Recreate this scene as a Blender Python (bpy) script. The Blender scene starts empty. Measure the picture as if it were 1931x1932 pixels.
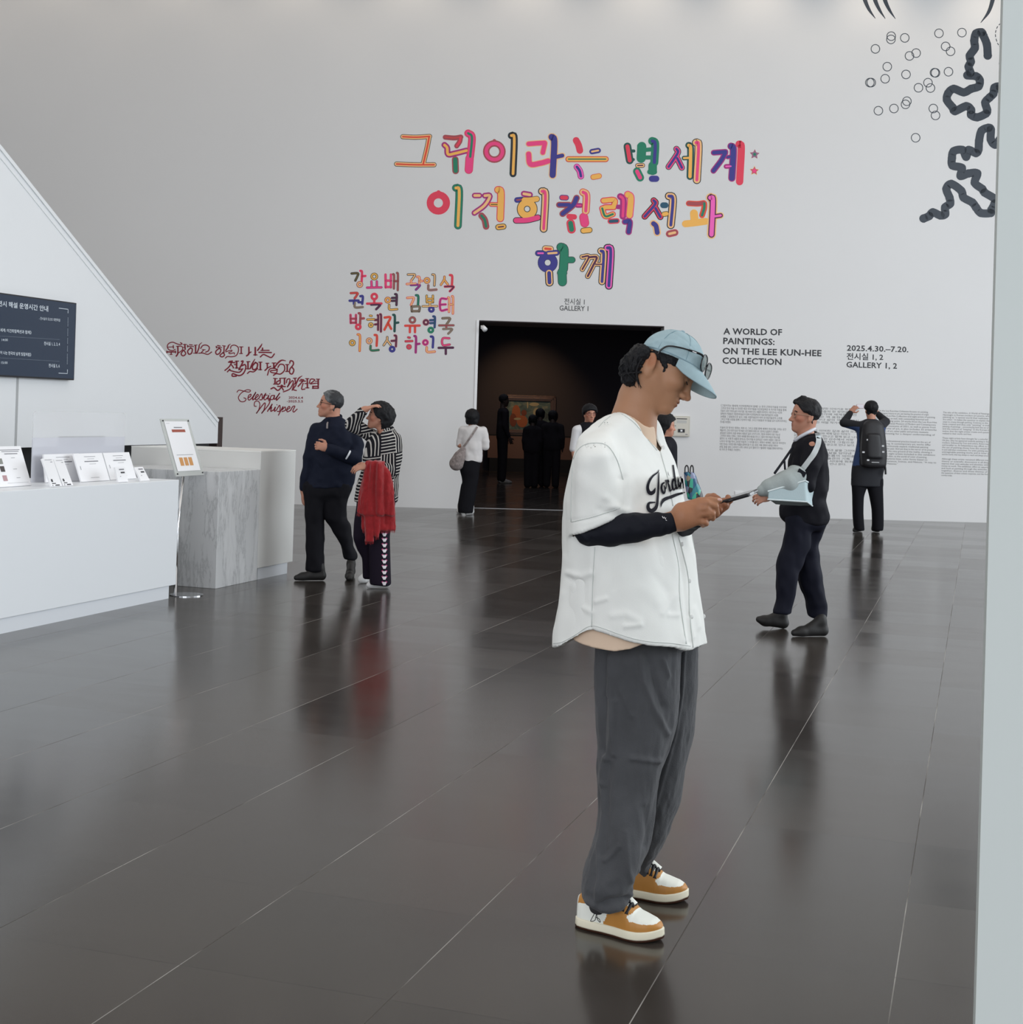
import bpy, bmesh, math, random, os
import numpy as np
from mathutils import Vector, Matrix, noise
from mathutils.bvhtree import BVHTree

C = bpy.context.scene.collection
SC = bpy.context.scene
PI = math.pi
# ------------------------------------------------------------------ camera
FPX, CX, CY = 2709.56, 965.5, 760.0          # focal length and optical centre in pixels of the 1931x1932 frame
PITCH, ROLL, EYE = 0.006991, 0.029553, 1.5
TILE_YAW, WALL_YAW = 0.31587, -0.045802

def _rot():
    cp, sp, cr, sr = math.cos(PITCH), math.sin(PITCH), math.cos(ROLL), math.sin(ROLL)
    M = np.array([[1, 0, 0], [0, 0, -1], [0, 1, 0]], float)
    P = np.array([[1, 0, 0], [0, cp, sp], [0, -sp, cp]])
    Q = np.array([[cr, -sr, 0], [sr, cr, 0], [0, 0, 1]])
    return Q @ M @ P
RC = _rot()
cam_d = bpy.data.cameras.new('camera')
cam = bpy.data.objects.new('camera', cam_d)
C.objects.link(cam)
cam.matrix_world = Matrix([[RC[0][i], -RC[1][i], -RC[2][i], (0, 0, EYE)[i]] for i in range(3)] + [[0, 0, 0, 1]])
cam_d.sensor_fit = 'HORIZONTAL'
cam_d.sensor_width = 36
cam_d.lens = 36 * FPX / 1931
cam_d.shift_x = 0
cam_d.shift_y = -(966 - CY) / 1931
cam_d.clip_end = 200
SC.camera = cam
# ------------------------------------------------------------------ world, lights, exposure
SC.view_settings.view_transform = 'Standard'
SC.view_settings.look = 'None'
SC.view_settings.gamma = 1
SC.view_settings.use_curve_mapping = False
SC.view_settings.exposure = 0.0
try:
    SC.cycles.use_denoising = True
    SC.cycles.max_bounces = 8
    SC.cycles.diffuse_bounces = 4
    SC.cycles.glossy_bounces = 4
    SC.cycles.transparent_max_bounces = 8
    SC.cycles.caustics_reflective = False
    SC.cycles.caustics_refractive = False
except Exception:
    pass
W = bpy.data.worlds.new('daylight')
SC.world = W
W.use_nodes = True
W.node_tree.nodes['Background'].inputs[0].default_value = (0.80, 0.88, 1.0, 1)
W.node_tree.nodes['Background'].inputs[1].default_value = 0.6

def area(name, loc, aim, sx, sy, power, col):
    d = bpy.data.lights.new(name, 'AREA')
    d.shape = 'RECTANGLE'; d.size = sx; d.size_y = sy; d.energy = power; d.color = col
    o = bpy.data.objects.new(name, d); C.objects.link(o)
    o.location = loc
    o.rotation_euler = (Vector(aim) - Vector(loc)).to_track_quat('-Z', 'Y').to_euler()
    return o
area('side_window_daylight', (13.2, 9.5, 3.9), (0, 11.0, 2.4), 17, 6.6, 1500, (0.90, 0.96, 1.0))
area('front_window_daylight', (-2, -8.6, 4.0), (0, 10, 2.2), 20, 7, 1150, (0.95, 0.97, 1.0))
area('ceiling_soft_fill', (0, 9, 8.2), (0, 9, 0), 20, 18, 650, (1.0, 0.94, 0.88))  # soft fill added under the ceiling, no fixture there

# ------------------------------------------------------------------ pixel helpers (a photo pixel gives a direction; a depth or a plane gives the place)
def ray(px, py):
    return RC.T @ np.array([(px - CX) / FPX, (py - CY) / FPX, 1.0])
def at(px, py, Y):
    d = ray(px, py); d = d / d[1] * Y
    return Vector((d[0], d[1], d[2] + EYE))
def on_floor(px, py):
    d = ray(px, py); d = d * (-EYE / d[2])
    return Vector((d[0], d[1], 0))
AV = Vector((math.sin(TILE_YAW), math.cos(TILE_YAW), 0))   # along the tile rows, away from the camera
BV = Vector((math.cos(TILE_YAW), -math.sin(TILE_YAW), 0))  # across them, to the right
ZV = Vector((0, 0, 1))
WO = Vector((0.05, 22.17, 0))                              # a point of the end wall's foot
WU = Vector((math.cos(WALL_YAW), -math.sin(WALL_YAW), 0))  # along the end wall, to the right
WN = Vector((-WU.y * 1.0, WU.x, 0)) * -1.0                 # its normal, towards the room
def on_plane(px, py, o, n):
    d = Vector(ray(px, py)); e = Vector((0, 0, EYE))
    return e + d * ((o - e).dot(n) / d.dot(n))
def wall_uz(px, py):
    p = on_plane(px, py, WO, WN) - WO
    return p.dot(WU), p.z
def wpt(u, z, n=0.0):
    return WO + WU * u + WN * n + ZV * z
def tile_pt(u, v, z=0.0):
    return BV * u + AV * v + ZV * z

# ------------------------------------------------------------------ materials
MATS = {}
def lin(c):
    c = c / 255.0
    return c / 12.92 if c <= 0.04045 else ((c + 0.055) / 1.055) ** 2.4
def rgb(r, g, b, k=1.0):
    return (min(lin(r) * k, 1), min(lin(g) * k, 1), min(lin(b) * k, 1), 1)
def mat(name, col, rough=0.6, metal=0.0, spec=0.5, noise_amt=0.0, noise_scale=20.0, bump=0.0, bump_scale=60.0, emit=None, emit_s=0.0, trans=0.0, alpha=1.0, sheen=0.0, sss=0.0):
    if name in MATS: return MATS[name]
    m = bpy.data.materials.new(name); m.use_nodes = True
    if rough >= 0.65 and spec == 0.5: spec = 0.12      # cloth and matt paint
    nt = m.node_tree; b = nt.nodes['Principled BSDF']
    b.inputs['Base Color'].default_value = col
    b.inputs['Roughness'].default_value = rough
    b.inputs['Metallic'].default_value = metal
    b.inputs['Specular IOR Level'].default_value = spec
    if trans: b.inputs['Transmission Weight'].default_value = trans
    if alpha < 1: b.inputs['Alpha'].default_value = alpha
    if sheen: b.inputs['Sheen Weight'].default_value = sheen
    if sss:
        b.inputs['Subsurface Weight'].default_value = sss
        b.inputs['Subsurface Radius'].default_value = (0.012, 0.005, 0.003)
        b.inputs['Subsurface Scale'].default_value = 1.0
    if emit:
        b.inputs['Emission Color'].default_value = emit
        b.inputs['Emission Strength'].default_value = emit_s
    if noise_amt or bump:
        tc = nt.nodes.new('ShaderNodeTexCoord')
    if noise_amt:
        n = nt.nodes.new('ShaderNodeTexNoise'); n.inputs['Scale'].default_value = noise_scale; n.inputs['Detail'].default_value = 5
        nt.links.new(tc.outputs['Object'], n.inputs['Vector'])
        mx = nt.nodes.new('ShaderNodeMix'); mx.data_type = 'RGBA'
        mx.inputs[6].default_value = tuple(c * (1 - noise_amt) for c in col[:3]) + (1,)
        mx.inputs[7].default_value = tuple(min(c * (1 + noise_amt), 1) for c in col[:3]) + (1,)
        nt.links.new(n.outputs['Fac'], mx.inputs[0]); nt.links.new(mx.outputs[2], b.inputs['Base Color'])
    if bump:
        n2 = nt.nodes.new('ShaderNodeTexNoise'); n2.inputs['Scale'].default_value = bump_scale; n2.inputs['Detail'].default_value = 4
        nt.links.new(tc.outputs['Object'], n2.inputs['Vector'])
        bp = nt.nodes.new('ShaderNodeBump'); bp.inputs['Strength'].default_value = bump; bp.inputs['Distance'].default_value = 0.01
        nt.links.new(n2.outputs['Fac'], bp.inputs['Height']); nt.links.new(bp.outputs['Normal'], b.inputs['Normal'])
    MATS[name] = m
    return m
def attr_mat(name, rough=0.6, spec=0.4, bump=0.0, bump_scale=60.0, sss=0.0, sheen=0.0):
    """base colour from the mesh's own colour attribute (several dyes or skin tones on one piece)"""
    if name in MATS: return MATS[name]
    m = mat(name, (0.5, 0.5, 0.5, 1), rough, spec=spec, bump=bump, bump_scale=bump_scale, sss=sss, sheen=sheen)
    a = m.node_tree.nodes.new('ShaderNodeAttribute'); a.attribute_name = 'dye'
    m.node_tree.links.new(a.outputs['Color'], m.node_tree.nodes['Principled BSDF'].inputs['Base Color'])
    return m

# ------------------------------------------------------------------ object helpers
def tag(o, label=None, cat=None, group=None, kind=None):
    if label: o['label'] = label
    if cat: o['category'] = cat
    if group: o['group'] = group
    if kind: o['kind'] = kind
    return o
def empty(name, loc, label=None, cat=None, group=None):
    o = bpy.data.objects.new(name, None); C.objects.link(o)
    o.location = loc; o.empty_display_size = 0.1
    return tag(o, label, cat, group)
def mesh_obj(name, verts, faces, m, parent=None, smooth=False, midx=None, origin=None, dye=None):
    """verts in world space; origin = world place of the parent (or of the object itself)"""
    V = np.asarray(verts, dtype=np.float64)
    if parent is not None:
        off = Vector((0, 0, 0)); p = parent
        while p is not None:
            off += Vector(p.location); p = p.parent
    elif origin is not None:
        off = Vector(origin)
    else:
        lo, hi = V.min(0), V.max(0); off = Vector(((lo[0] + hi[0]) / 2, (lo[1] + hi[1]) / 2, lo[2]))
    me = bpy.data.meshes.new(name)
    V = V - np.array(off)
    me.from_pydata(V.tolist(), [], [tuple(int(i) for i in f) for f in faces])
    ms = m if isinstance(m, (list, tuple)) else [m]
    for x in ms: me.materials.append(x)
    if midx is not None: me.polygons.foreach_set('material_index', np.asarray(midx, dtype=np.int32))
    if smooth: me.polygons.foreach_set('use_smooth', np.ones(len(me.polygons), dtype=bool))
    if dye is not None:
        ca = me.color_attributes.new('dye', 'FLOAT_COLOR', 'POINT')
        d = np.ones((len(V), 4), dtype=np.float32); d[:, :3] = dye
        ca.data.foreach_set('color', d.ravel())
    me.update()
    o = bpy.data.objects.new(name, me); C.objects.link(o)
    if parent is not None: o.parent = parent
    else: o.location = off
    return o
class MB:
    """collects simple shapes into one mesh"""
    def __init__(s): s.v = []; s.f = []; s.m = []
    def add(s, verts, faces, mi=0):
        n = len(s.v); s.v += [tuple(p) for p in verts]
        s.f += [tuple(i + n for i in f) for f in faces]; s.m += [mi] * len(faces)
        return s
    def box(s, o, ax, ay, az, mi=0):
        """corner o and three edge vectors"""
        o, ax, ay, az = Vector(o), Vector(ax), Vector(ay), Vector(az)
        p = [o, o + ax, o + ax + ay, o + ay]; p += [q + az for q in p]
        fs = [(3, 2, 1, 0), (4, 5, 6, 7), (0, 1, 5, 4), (1, 2, 6, 5), (2, 3, 7, 6), (3, 0, 4, 7)]
        if ax.cross(ay).dot(az) < 0: fs = [f[::-1] for f in fs]
        return s.add(p, fs, mi)
    def prism(s, poly, ext, mi=0):
        n = len(poly); e = Vector(ext)
        P = [Vector(p) for p in poly]; Q = [p + e for p in P]
        return s.add(P + Q, [tuple(range(n))[::-1], tuple(range(n, 2 * n))] + [(i, (i + 1) % n, n + (i + 1) % n, n + i) for i in range(n)], mi)
    def tube(s, pts, r, seg=8, mi=0, cap=True):
        pts = [Vector(p) for p in pts]
        rr = r if isinstance(r, (list, tuple)) else [r] * len(pts)
        base = len(s.v); up = None; n = len(pts)
        for i, p in enumerate(pts):
            t = (pts[min(i + 1, n - 1)] - pts[max(i - 1, 0)])
            t = t.normalized() if t.length > 1e-9 else Vector((0, 0, 1))
            if up is None or abs(up.dot(t)) > 0.98:
                up = Vector((0, 0, 1)) if abs(t.z) < 0.9 else Vector((1, 0, 0))
            a = t.cross(up).normalized(); b = a.cross(t).normalized(); up = b
            for k in range(seg):
                w = 2 * PI * k / seg
                s.v.append(tuple(p + (a * math.cos(w) + b * math.sin(w)) * rr[i]))
        for i in range(n - 1):
            for k in range(seg):
                a0 = base + i * seg + k; a1 = base + i * seg + (k + 1) % seg
                s.f.append((a0, a0 + seg, a1 + seg, a1)); s.m.append(mi)
        if cap:
            s.f.append(tuple(base + k for k in range(seg))); s.m.append(mi)
            s.f.append(tuple(base + (n - 1) * seg + k for k in range(seg))[::-1]); s.m.append(mi)
        return s
    def ball(s, c, r, seg=10, rings=6, mi=0, rot=None):
        c = Vector(c); r = r if isinstance(r, (tuple, list)) else (r, r, r)
        vs = []; fs = []
        for i in range(rings + 1):
            t = PI * i / rings
            for k in range(seg):
                w = 2 * PI * k / seg
                p = Vector((r[0] * math.sin(t) * math.cos(w), r[1] * math.sin(t) * math.sin(w), r[2] * math.cos(t)))
                if rot is not None: p = rot @ p
                vs.append(c + p)
        for i in range(rings):
            for k in range(seg):
                fs.append((i * seg + k, (i + 1) * seg + k, (i + 1) * seg + (k + 1) % seg, i * seg + (k + 1) % seg))
        return s.add(vs, fs, mi)
    def build(s, name, m, parent=None, smooth=False, origin=None, bevel=0.0, bseg=2):
        o = mesh_obj(name, s.v, s.f, m, parent, smooth, s.m, origin)
        if bevel:
            b = o.modifiers.new('bevel', 'BEVEL'); b.width = bevel; b.segments = bseg; b.limit_method = 'ANGLE'
        return o
def catmull(pts, n=6):
    P = [np.asarray(p, float) for p in pts]
    if len(P) < 3: return P
    out = []
    for i in range(len(P) - 1):
        a, b = P[i], P[i + 1]
        z = P[i - 1] if i else 2 * a - b
        c = P[i + 2] if i + 2 < len(P) else 2 * b - a
        for k in range(n):
            t = k / n
            out.append(0.5 * ((2 * a) + (b - z) * t + (2 * z - 5 * a + 4 * b - c) * t * t + (3 * a - z - 3 * b + c) * t ** 3))
    out.append(P[-1])
    return out
# ================================================================== the setting
white_wall = mat('white_wall_paint', (0.78, 0.78, 0.785, 1), 0.75, noise_amt=0.02, noise_scale=0.6, bump=0.02, bump_scale=8)
white_panel = mat('white_panel_paint', (0.80, 0.82, 0.84, 1), 0.45)
ceil_m = mat('ceiling_paint', (0.62, 0.60, 0.57, 1), 0.9)
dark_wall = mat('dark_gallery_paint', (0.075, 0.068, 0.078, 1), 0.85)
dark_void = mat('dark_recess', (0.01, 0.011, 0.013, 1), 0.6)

def floor_mat():
    m = bpy.data.materials.new('dark_slate_tiles'); m.use_nodes = True
    nt = m.node_tree; N = nt.nodes; L = nt.links; b = N['Principled BSDF']
    tc = N.new('ShaderNodeTexCoord'); sep = N.new('ShaderNodeSeparateXYZ'); L.new(tc.outputs['Object'], sep.inputs[0])
    def math_(op, a, b_=None, c_=None):
        n = N.new('ShaderNodeMath'); n.operation = op
        for i, x in enumerate((a, b_, c_)):
            if x is None: continue
            if isinstance(x, (int, float)): n.inputs[i].default_value = x
            else: L.new(x, n.inputs[i])
        return n.outputs[0]
    tu = math_('DIVIDE', math_('ADD', sep.outputs['X'], 0.18), 0.605)
    tv = math_('DIVIDE', math_('SUBTRACT', sep.outputs['Y'], 4.05), 0.655)
    fu, fv = math_('FRACT', tu), math_('FRACT', tv)
    du = math_('MULTIPLY', math_('SUBTRACT', 0.5, math_('ABSOLUTE', math_('SUBTRACT', fu, 0.5))), 0.605)
    dv = math_('MULTIPLY', math_('SUBTRACT', 0.5, math_('ABSOLUTE', math_('SUBTRACT', fv, 0.5))), 0.655)
    gu = math_('LESS_THAN', du, 0.0016); gv = math_('LESS_THAN', dv, 0.0014)
    cmb = N.new('ShaderNodeCombineXYZ'); L.new(math_('FLOOR', tu), cmb.inputs[0]); L.new(math_('FLOOR', tv), cmb.inputs[1])
    wn = N.new('ShaderNodeTexWhiteNoise'); wn.noise_dimensions = '2D'; L.new(cmb.outputs[0], wn.inputs['Vector'])
    n1 = N.new('ShaderNodeTexNoise'); n1.inputs['Scale'].default_value = 2.2; n1.inputs['Detail'].default_value = 6
    mp = N.new('ShaderNodeMapping'); mp.inputs['Scale'].default_value = (1.0, 2.2, 1); L.new(tc.outputs['Object'], mp.inputs[0]); L.new(mp.outputs[0], n1.inputs['Vector'])
    f = math_('ADD', math_('MULTIPLY', wn.outputs['Value'], 0.55), math_('MULTIPLY', n1.outputs['Fac'], 0.45))
    mx = N.new('ShaderNodeMix'); mx.data_type = 'RGBA'
    mx.inputs[6].default_value = (0.031, 0.026, 0.022, 1); mx.inputs[7].default_value = (0.060, 0.051, 0.044, 1)
    L.new(f, mx.inputs[0])
    # pale long joints, their broken glint painted into the colour; dark in the cross joints
    n2 = N.new('ShaderNodeTexNoise'); n2.inputs['Scale'].default_value = 1.6; n2.inputs['Detail'].default_value = 3; L.new(tc.outputs['Object'], n2.inputs['Vector'])
    worn = N.new('ShaderNodeMapRange'); worn.inputs[1].default_value = 0.44; worn.inputs[2].default_value = 0.58; L.new(n2.outputs['Fac'], worn.inputs[0])  # mask for the broken patches of painted glint
    m2 = N.new('ShaderNodeMix'); m2.data_type = 'RGBA'; L.new(math_('MULTIPLY', gu, worn.outputs[0]), m2.inputs[0]); L.new(mx.outputs[2], m2.inputs[6]); m2.inputs[7].default_value = (0.30, 0.29, 0.27, 1)
    m3 = N.new('ShaderNodeMix'); m3.data_type = 'RGBA'; L.new(math_('MULTIPLY', gv, 0.8), m3.inputs[0]); L.new(m2.outputs[2], m3.inputs[6]); m3.inputs[7].default_value = (0.012, 0.011, 0.010, 1)
    L.new(m3.outputs[2], b.inputs['Base Color'])
    r0 = math_('ADD', 0.115, math_('ADD', math_('MULTIPLY', wn.outputs['Value'], 0.05), math_('MULTIPLY', n1.outputs['Fac'], 0.07)))
    L.new(math_('ADD', r0, math_('MULTIPLY', gu, 0.4)), b.inputs['Roughness'])
    b.inputs['Specular IOR Level'].default_value = 0.5
    b.inputs['IOR'].default_value = 1.45
    n3 = N.new('ShaderNodeTexNoise'); n3.inputs['Scale'].default_value = 3.5; n3.inputs['Detail'].default_value = 3; L.new(tc.outputs['Object'], n3.inputs['Vector'])
    bp = N.new('ShaderNodeBump'); bp.inputs['Strength'].default_value = 0.10; bp.inputs['Distance'].default_value = 0.004
    L.new(n3.outputs['Fac'], bp.inputs['Height']); L.new(bp.outputs['Normal'], b.inputs['Normal'])
    return m
fl = mesh_obj('floor', [(-22, -10, 0), (22, -10, 0), (22, 36, 0), (-22, 36, 0)], [(0, 1, 2, 3)], floor_mat(), origin=(0, 0, 0))
fl.rotation_euler = (0, 0, -TILE_YAW); tag(fl, kind='structure')

# end wall with the gallery doorway
DU0, DZ = wall_uz(903, 604)
DU1, _ = wall_uz(1254, 614)
WT = 8.9
def wall_box(mb, u0, u1, z0, z1, t0=0.0, t1=-0.35, mi=0):
    return mb.box(wpt(u0, z0, t0), WU * (u1 - u0), WN * (t1 - t0), ZV * (z1 - z0), mi)
mb = MB()
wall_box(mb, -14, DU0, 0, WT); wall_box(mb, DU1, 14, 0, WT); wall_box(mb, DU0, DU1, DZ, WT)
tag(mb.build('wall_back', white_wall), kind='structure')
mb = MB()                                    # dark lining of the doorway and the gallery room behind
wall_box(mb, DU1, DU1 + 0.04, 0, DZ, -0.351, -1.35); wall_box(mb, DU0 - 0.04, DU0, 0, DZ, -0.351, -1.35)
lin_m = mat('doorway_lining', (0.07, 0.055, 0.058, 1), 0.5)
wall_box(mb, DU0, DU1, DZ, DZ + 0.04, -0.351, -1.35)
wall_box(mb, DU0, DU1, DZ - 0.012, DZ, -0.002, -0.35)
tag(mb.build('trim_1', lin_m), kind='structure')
mb = MB()
wall_box(mb, DU0 - 0.028, DU0 + 0.012, 0, DZ, 0.012, -0.35)
tag(mb.build('trim_2', mat('white_door_trim', (0.88, 0.88, 0.9, 1), 0.4)), kind='structure')  # paler than the wall: the reveal's lit edge painted as a strip
mb = MB()
wall_box(mb, DU0, DU1, 0.0, 0.004, -0.25, -0.31)
tag(mb.build('trim_3', mat('threshold_metal', (0.42, 0.42, 0.43, 1), 0.35, 0.9)), kind='structure')
GB = -15.0                                     # the gallery's far wall, behind the end wall's face
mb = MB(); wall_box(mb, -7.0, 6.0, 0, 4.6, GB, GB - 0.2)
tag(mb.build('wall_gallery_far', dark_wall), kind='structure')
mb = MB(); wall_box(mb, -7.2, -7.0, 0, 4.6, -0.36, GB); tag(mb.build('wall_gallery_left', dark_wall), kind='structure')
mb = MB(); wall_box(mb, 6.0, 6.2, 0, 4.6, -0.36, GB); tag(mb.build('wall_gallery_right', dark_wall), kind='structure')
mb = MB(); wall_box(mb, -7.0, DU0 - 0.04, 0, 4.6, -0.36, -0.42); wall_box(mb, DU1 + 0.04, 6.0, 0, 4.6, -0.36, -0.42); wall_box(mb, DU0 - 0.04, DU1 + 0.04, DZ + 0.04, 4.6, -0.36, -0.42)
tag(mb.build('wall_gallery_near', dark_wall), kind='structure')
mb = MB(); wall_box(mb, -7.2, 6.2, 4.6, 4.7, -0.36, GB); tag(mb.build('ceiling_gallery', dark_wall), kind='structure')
# side walls, ceiling, near pillar
mb = MB(); mb.box((-13.6, -8, 0), (-0.2, 0, 0), (0, 32, 0), (0, 0, WT)); tag(mb.build('wall_left', white_wall), kind='structure')
mb = MB()
mb.box((13.6, -8, 0), (0.2, 0, 0), (0, 9, 0), (0, 0, WT)); mb.box((13.6, 18.5, 0), (0.2, 0, 0), (0, 5, 0), (0, 0, WT))
mb.box((13.6, 1, 0), (0.2, 0, 0), (0, 17.5, 0), (0, 0, 0.5)); mb.box((13.6, 1, 7.3), (0.2, 0, 0), (0, 17.5, 0), (0, 0, WT - 7.3))
tag(mb.build('wall_right', white_wall), kind='structure')
mb = MB(); mb.box((-14, -9, WT), (28, 0, 0), (0, 33, 0), (0, 0, 0.2)); tag(mb.build('ceiling', ceil_m), kind='structure')
pb = at(1850, 1932, 2.7)
mb = MB(); mb.box((pb.x - 0.0135, 2.7, 0), BV * 0.9, AV * -0.6, ZV * WT)
tag(mb.build('pillar', mat('pillar_paint', (0.60, 0.645, 0.63, 1), 0.7, noise_amt=0.02, noise_scale=1.0)), kind='structure')

# ceiling downlights that wash the end wall
dl_white = mat('downlight_ring', (0.8, 0.8, 0.8, 1), 0.4)
glow = mat('downlight_lens', (1, 0.9, 0.75, 1), 0.3, emit=(1, 0.85, 0.65, 1), emit_s=6)
for i, u in enumerate([-9.0, -7.2, -5.4, -3.6, -1.8, 0.0, 1.8, 3.6, 5.4, 7.2]):
    p = wpt(u, WT - 0.03, 0.9)
    e = empty('ceiling_downlight', p, 'round white downlight in the ceiling washing the end wall', 'ceiling light', 'downlights along the end wall')
    mb = MB(); mb.tube([p + ZV * 0.03, p], 0.11, 20); mb.build('housing', dl_white, e)
    mb = MB(); mb.tube([p, p - ZV * 0.004], 0.08, 20); mb.build('lens', glow, e)
    d = bpy.data.lights.new('downlight_beam', 'SPOT'); d.energy = 40; d.color = (1.0, 0.84, 0.66); d.spot_size = 1.75; d.spot_blend = 0.9; d.shadow_soft_size = 0.08
    o = bpy.data.objects.new('downlight_beam', d); C.objects.link(o); o.parent = e; o.location = (0, 0, -0.03)
    o.rotation_euler = (Vector(wpt(u, WT - 2.2, 0)) - Vector(p)).to_track_quat('-Z', 'Y').to_euler()
    

# white stair side on the left, with its slanted top
SU = -5.87 - 2.35                              # how far left of the desk front its face stands
SN = BV
def on_stair(px, py): return on_plane(px, py, tile_pt(SU, 12), SN)
def stair_vz(px, py):
    p = on_stair(px, py); return p.dot(AV), p.z
v1, zt1 = stair_vz(412, 792); v0, zt0 = stair_vz(0, 274)
slope = (zt0 - zt1) / (v0 - v1)
_, zb = stair_vz(313, 838.5)
vL = 2.0
def sp(v, z, n=0.0): return tile_pt(SU + n, v, z)
top = lambda v: zt1 + slope * (v - v1)
vv = v1 - (6.6 - zt1) / -slope if slope < 0 else v1
mb = MB()
mb.prism([sp(v1, zb), sp(v1, zt1), sp(vv, top(vv)), sp(vL, top(vv)), sp(vL, zb)], BV * -0.16)
tag(mb.build('wall_stair', white_panel), kind='structure')
mb = MB()                                      # raised coping along the slanted edge
nrm = (AV * -slope + ZV).normalized()
for a0, w, d in ((0.0, 0.035, 0.012), (-0.075, 0.018, 0.006)):
    p0 = sp(v1, zt1) + nrm * (a0 - w); p1 = sp(vv, top(vv)) + nrm * (a0 - w)
    mb.box(p0, p1 - p0, nrm * w, BV * d)
tag(mb.build('trim_4', white_panel), kind='structure')
mb = MB()
vs, _ = stair_vz(29, 780)
mb.box(sp(vs, zb, 0.001), AV * 0.03, BV * 0.002, ZV * (stair_vz(30, 700)[1] - zb))
tag(mb.build('trim_5', mat('panel_joint', (0.42, 0.43, 0.44, 1), 0.6)), kind='structure')
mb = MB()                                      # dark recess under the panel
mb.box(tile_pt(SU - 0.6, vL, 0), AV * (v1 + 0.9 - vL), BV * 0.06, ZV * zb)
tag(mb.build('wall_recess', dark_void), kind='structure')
mb = MB()                                      # brown end post of the stair, behind the slanted panel
mb.box(sp(v1 + 0.02, 0, -0.12), AV * 0.12, BV * 0.10, ZV * (zt1 + 0.03))
tag(mb.build('trim_6', mat('brown_post', (0.045, 0.028, 0.025, 1), 0.5)), kind='structure')
# ================================================================== lettering and graphics on the end wall
def ribbon(mb, pts, w, fn, layer, mi=0, n=6, caps=True, seg=12):
    """a stroke of width w (pixels) along pts; fn(px, py, layer) gives the place on the surface"""
    P = catmull(pts, n) if n > 1 else [np.asarray(p, float) for p in pts]
    m = len(P)
    if isinstance(w, (list, tuple)):
        ww = np.interp(np.linspace(0, 1, m), np.linspace(0, 1, len(w)), w)
    else: ww = [w] * m
    vs = []
    for i, p in enumerate(P):
        t = P[min(i + 1, m - 1)] - P[max(i - 1, 0)]
        l = math.hypot(*t) or 1.0
        nx, ny = -t[1] / l, t[0] / l
        h = ww[i] / 2
        vs += [fn(p[0] + nx * h, p[1] + ny * h, layer), fn(p[0] - nx * h, p[1] - ny * h, layer)]
    mb.add(vs, [(2 * i, 2 * i + 1, 2 * i + 3, 2 * i + 2) for i in range(m - 1)], mi)
    if caps:
        for k, sg in ((0, -1), (m - 1, 1)):
            t = P[min(k + 1, m - 1)] - P[max(k - 1, 0)]; a0 = math.atan2(t[1] * sg, t[0] * sg); h = ww[k] / 2
            mb.add([fn(P[k][0] + h * math.cos(a0 + PI * (q / 8 - .5)), P[k][1] + h * math.sin(a0 + PI * (q / 8 - .5)), layer) for q in range(9)], [tuple(range(9))], mi)
def disc(mb, c, r, fn, layer, mi=0, seg=14):
    r = r if isinstance(r, (tuple, list)) else (r, r)
    mb.add([fn(c[0] + r[0] * math.cos(2 * PI * k / seg), c[1] + r[1] * math.sin(2 * PI * k / seg), layer) for k in range(seg)], [tuple(range(seg))], mi)
def ring(mb, c, r, w, fn, layer, mi=0, seg=28):
    r = r if isinstance(r, (tuple, list)) else (r, r)
    vs = []
    for k in range(seg):
        a = 2 * PI * k / seg
        for s in (1, -1): vs.append(fn(c[0] + (r[0] + s * w / 2) * math.cos(a), c[1] + (r[1] + s * w / 2) * math.sin(a), layer))
    mb.add(vs, [(2 * k, 2 * k + 1, (2 * k + 3) % (2 * seg), (2 * k + 2) % (2 * seg)) for k in range(seg)], mi)
def on_wall(px, py, layer):
    u, z = wall_uz(px, py)
    return wpt(u, z, 0.0015 + 0.0012 * layer)

PAL = dict(K=(28, 28, 38), O=(205, 66, 44), P=(238, 172, 118), M=(214, 58, 118), C=(204, 52, 76), B=(150, 64, 72), G=(18, 112, 86), D=(18, 70, 66), A=(224, 164, 78), N=(48, 46, 124), U=(150, 32, 110), H=(228, 88, 170), L=(92, 76, 40), T=(26, 72, 96), V=(72, 24, 60), R=(196, 60, 50), Q=(140, 96, 130), Y=(120, 104, 92))
PK = list(PAL)
ink = [mat('vinyl_' + n, rgb(*PAL[k], 1.4), 0.55) for k, n in zip(PK, 'black orange_red peach pink crimson brown green dark_green amber navy purple hot_pink olive teal plum red mauve taupe'.split())]
def strokes(mb, spec, tf, fn, L0=0):
    """spec: list of (layers, points); layers 'K46 P36 O16' from the outside in, widths in the tracing's units"""
    for i, (lay, pts) in enumerate(spec):
        for j, s in enumerate(lay.split()):
            ci, w = PK.index(s[0]), float(s[1:]) * tf[2]
            q = [(tf[0] + x * tf[2], tf[1] + y * tf[2]) for x, y in pts]
            lv = L0 + i * 0.13 + j
            if len(q) == 1:
                r0 = RINGR * tf[2]
                ring(mb, q[0], r0, w, fn, lv, ci)
            else: ribbon(mb, q, w, fn, lv, ci)
RINGR = 78
TA = (720, 220, 380 / 1931); TB = (1080, 220, 380 / 1931)
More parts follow.
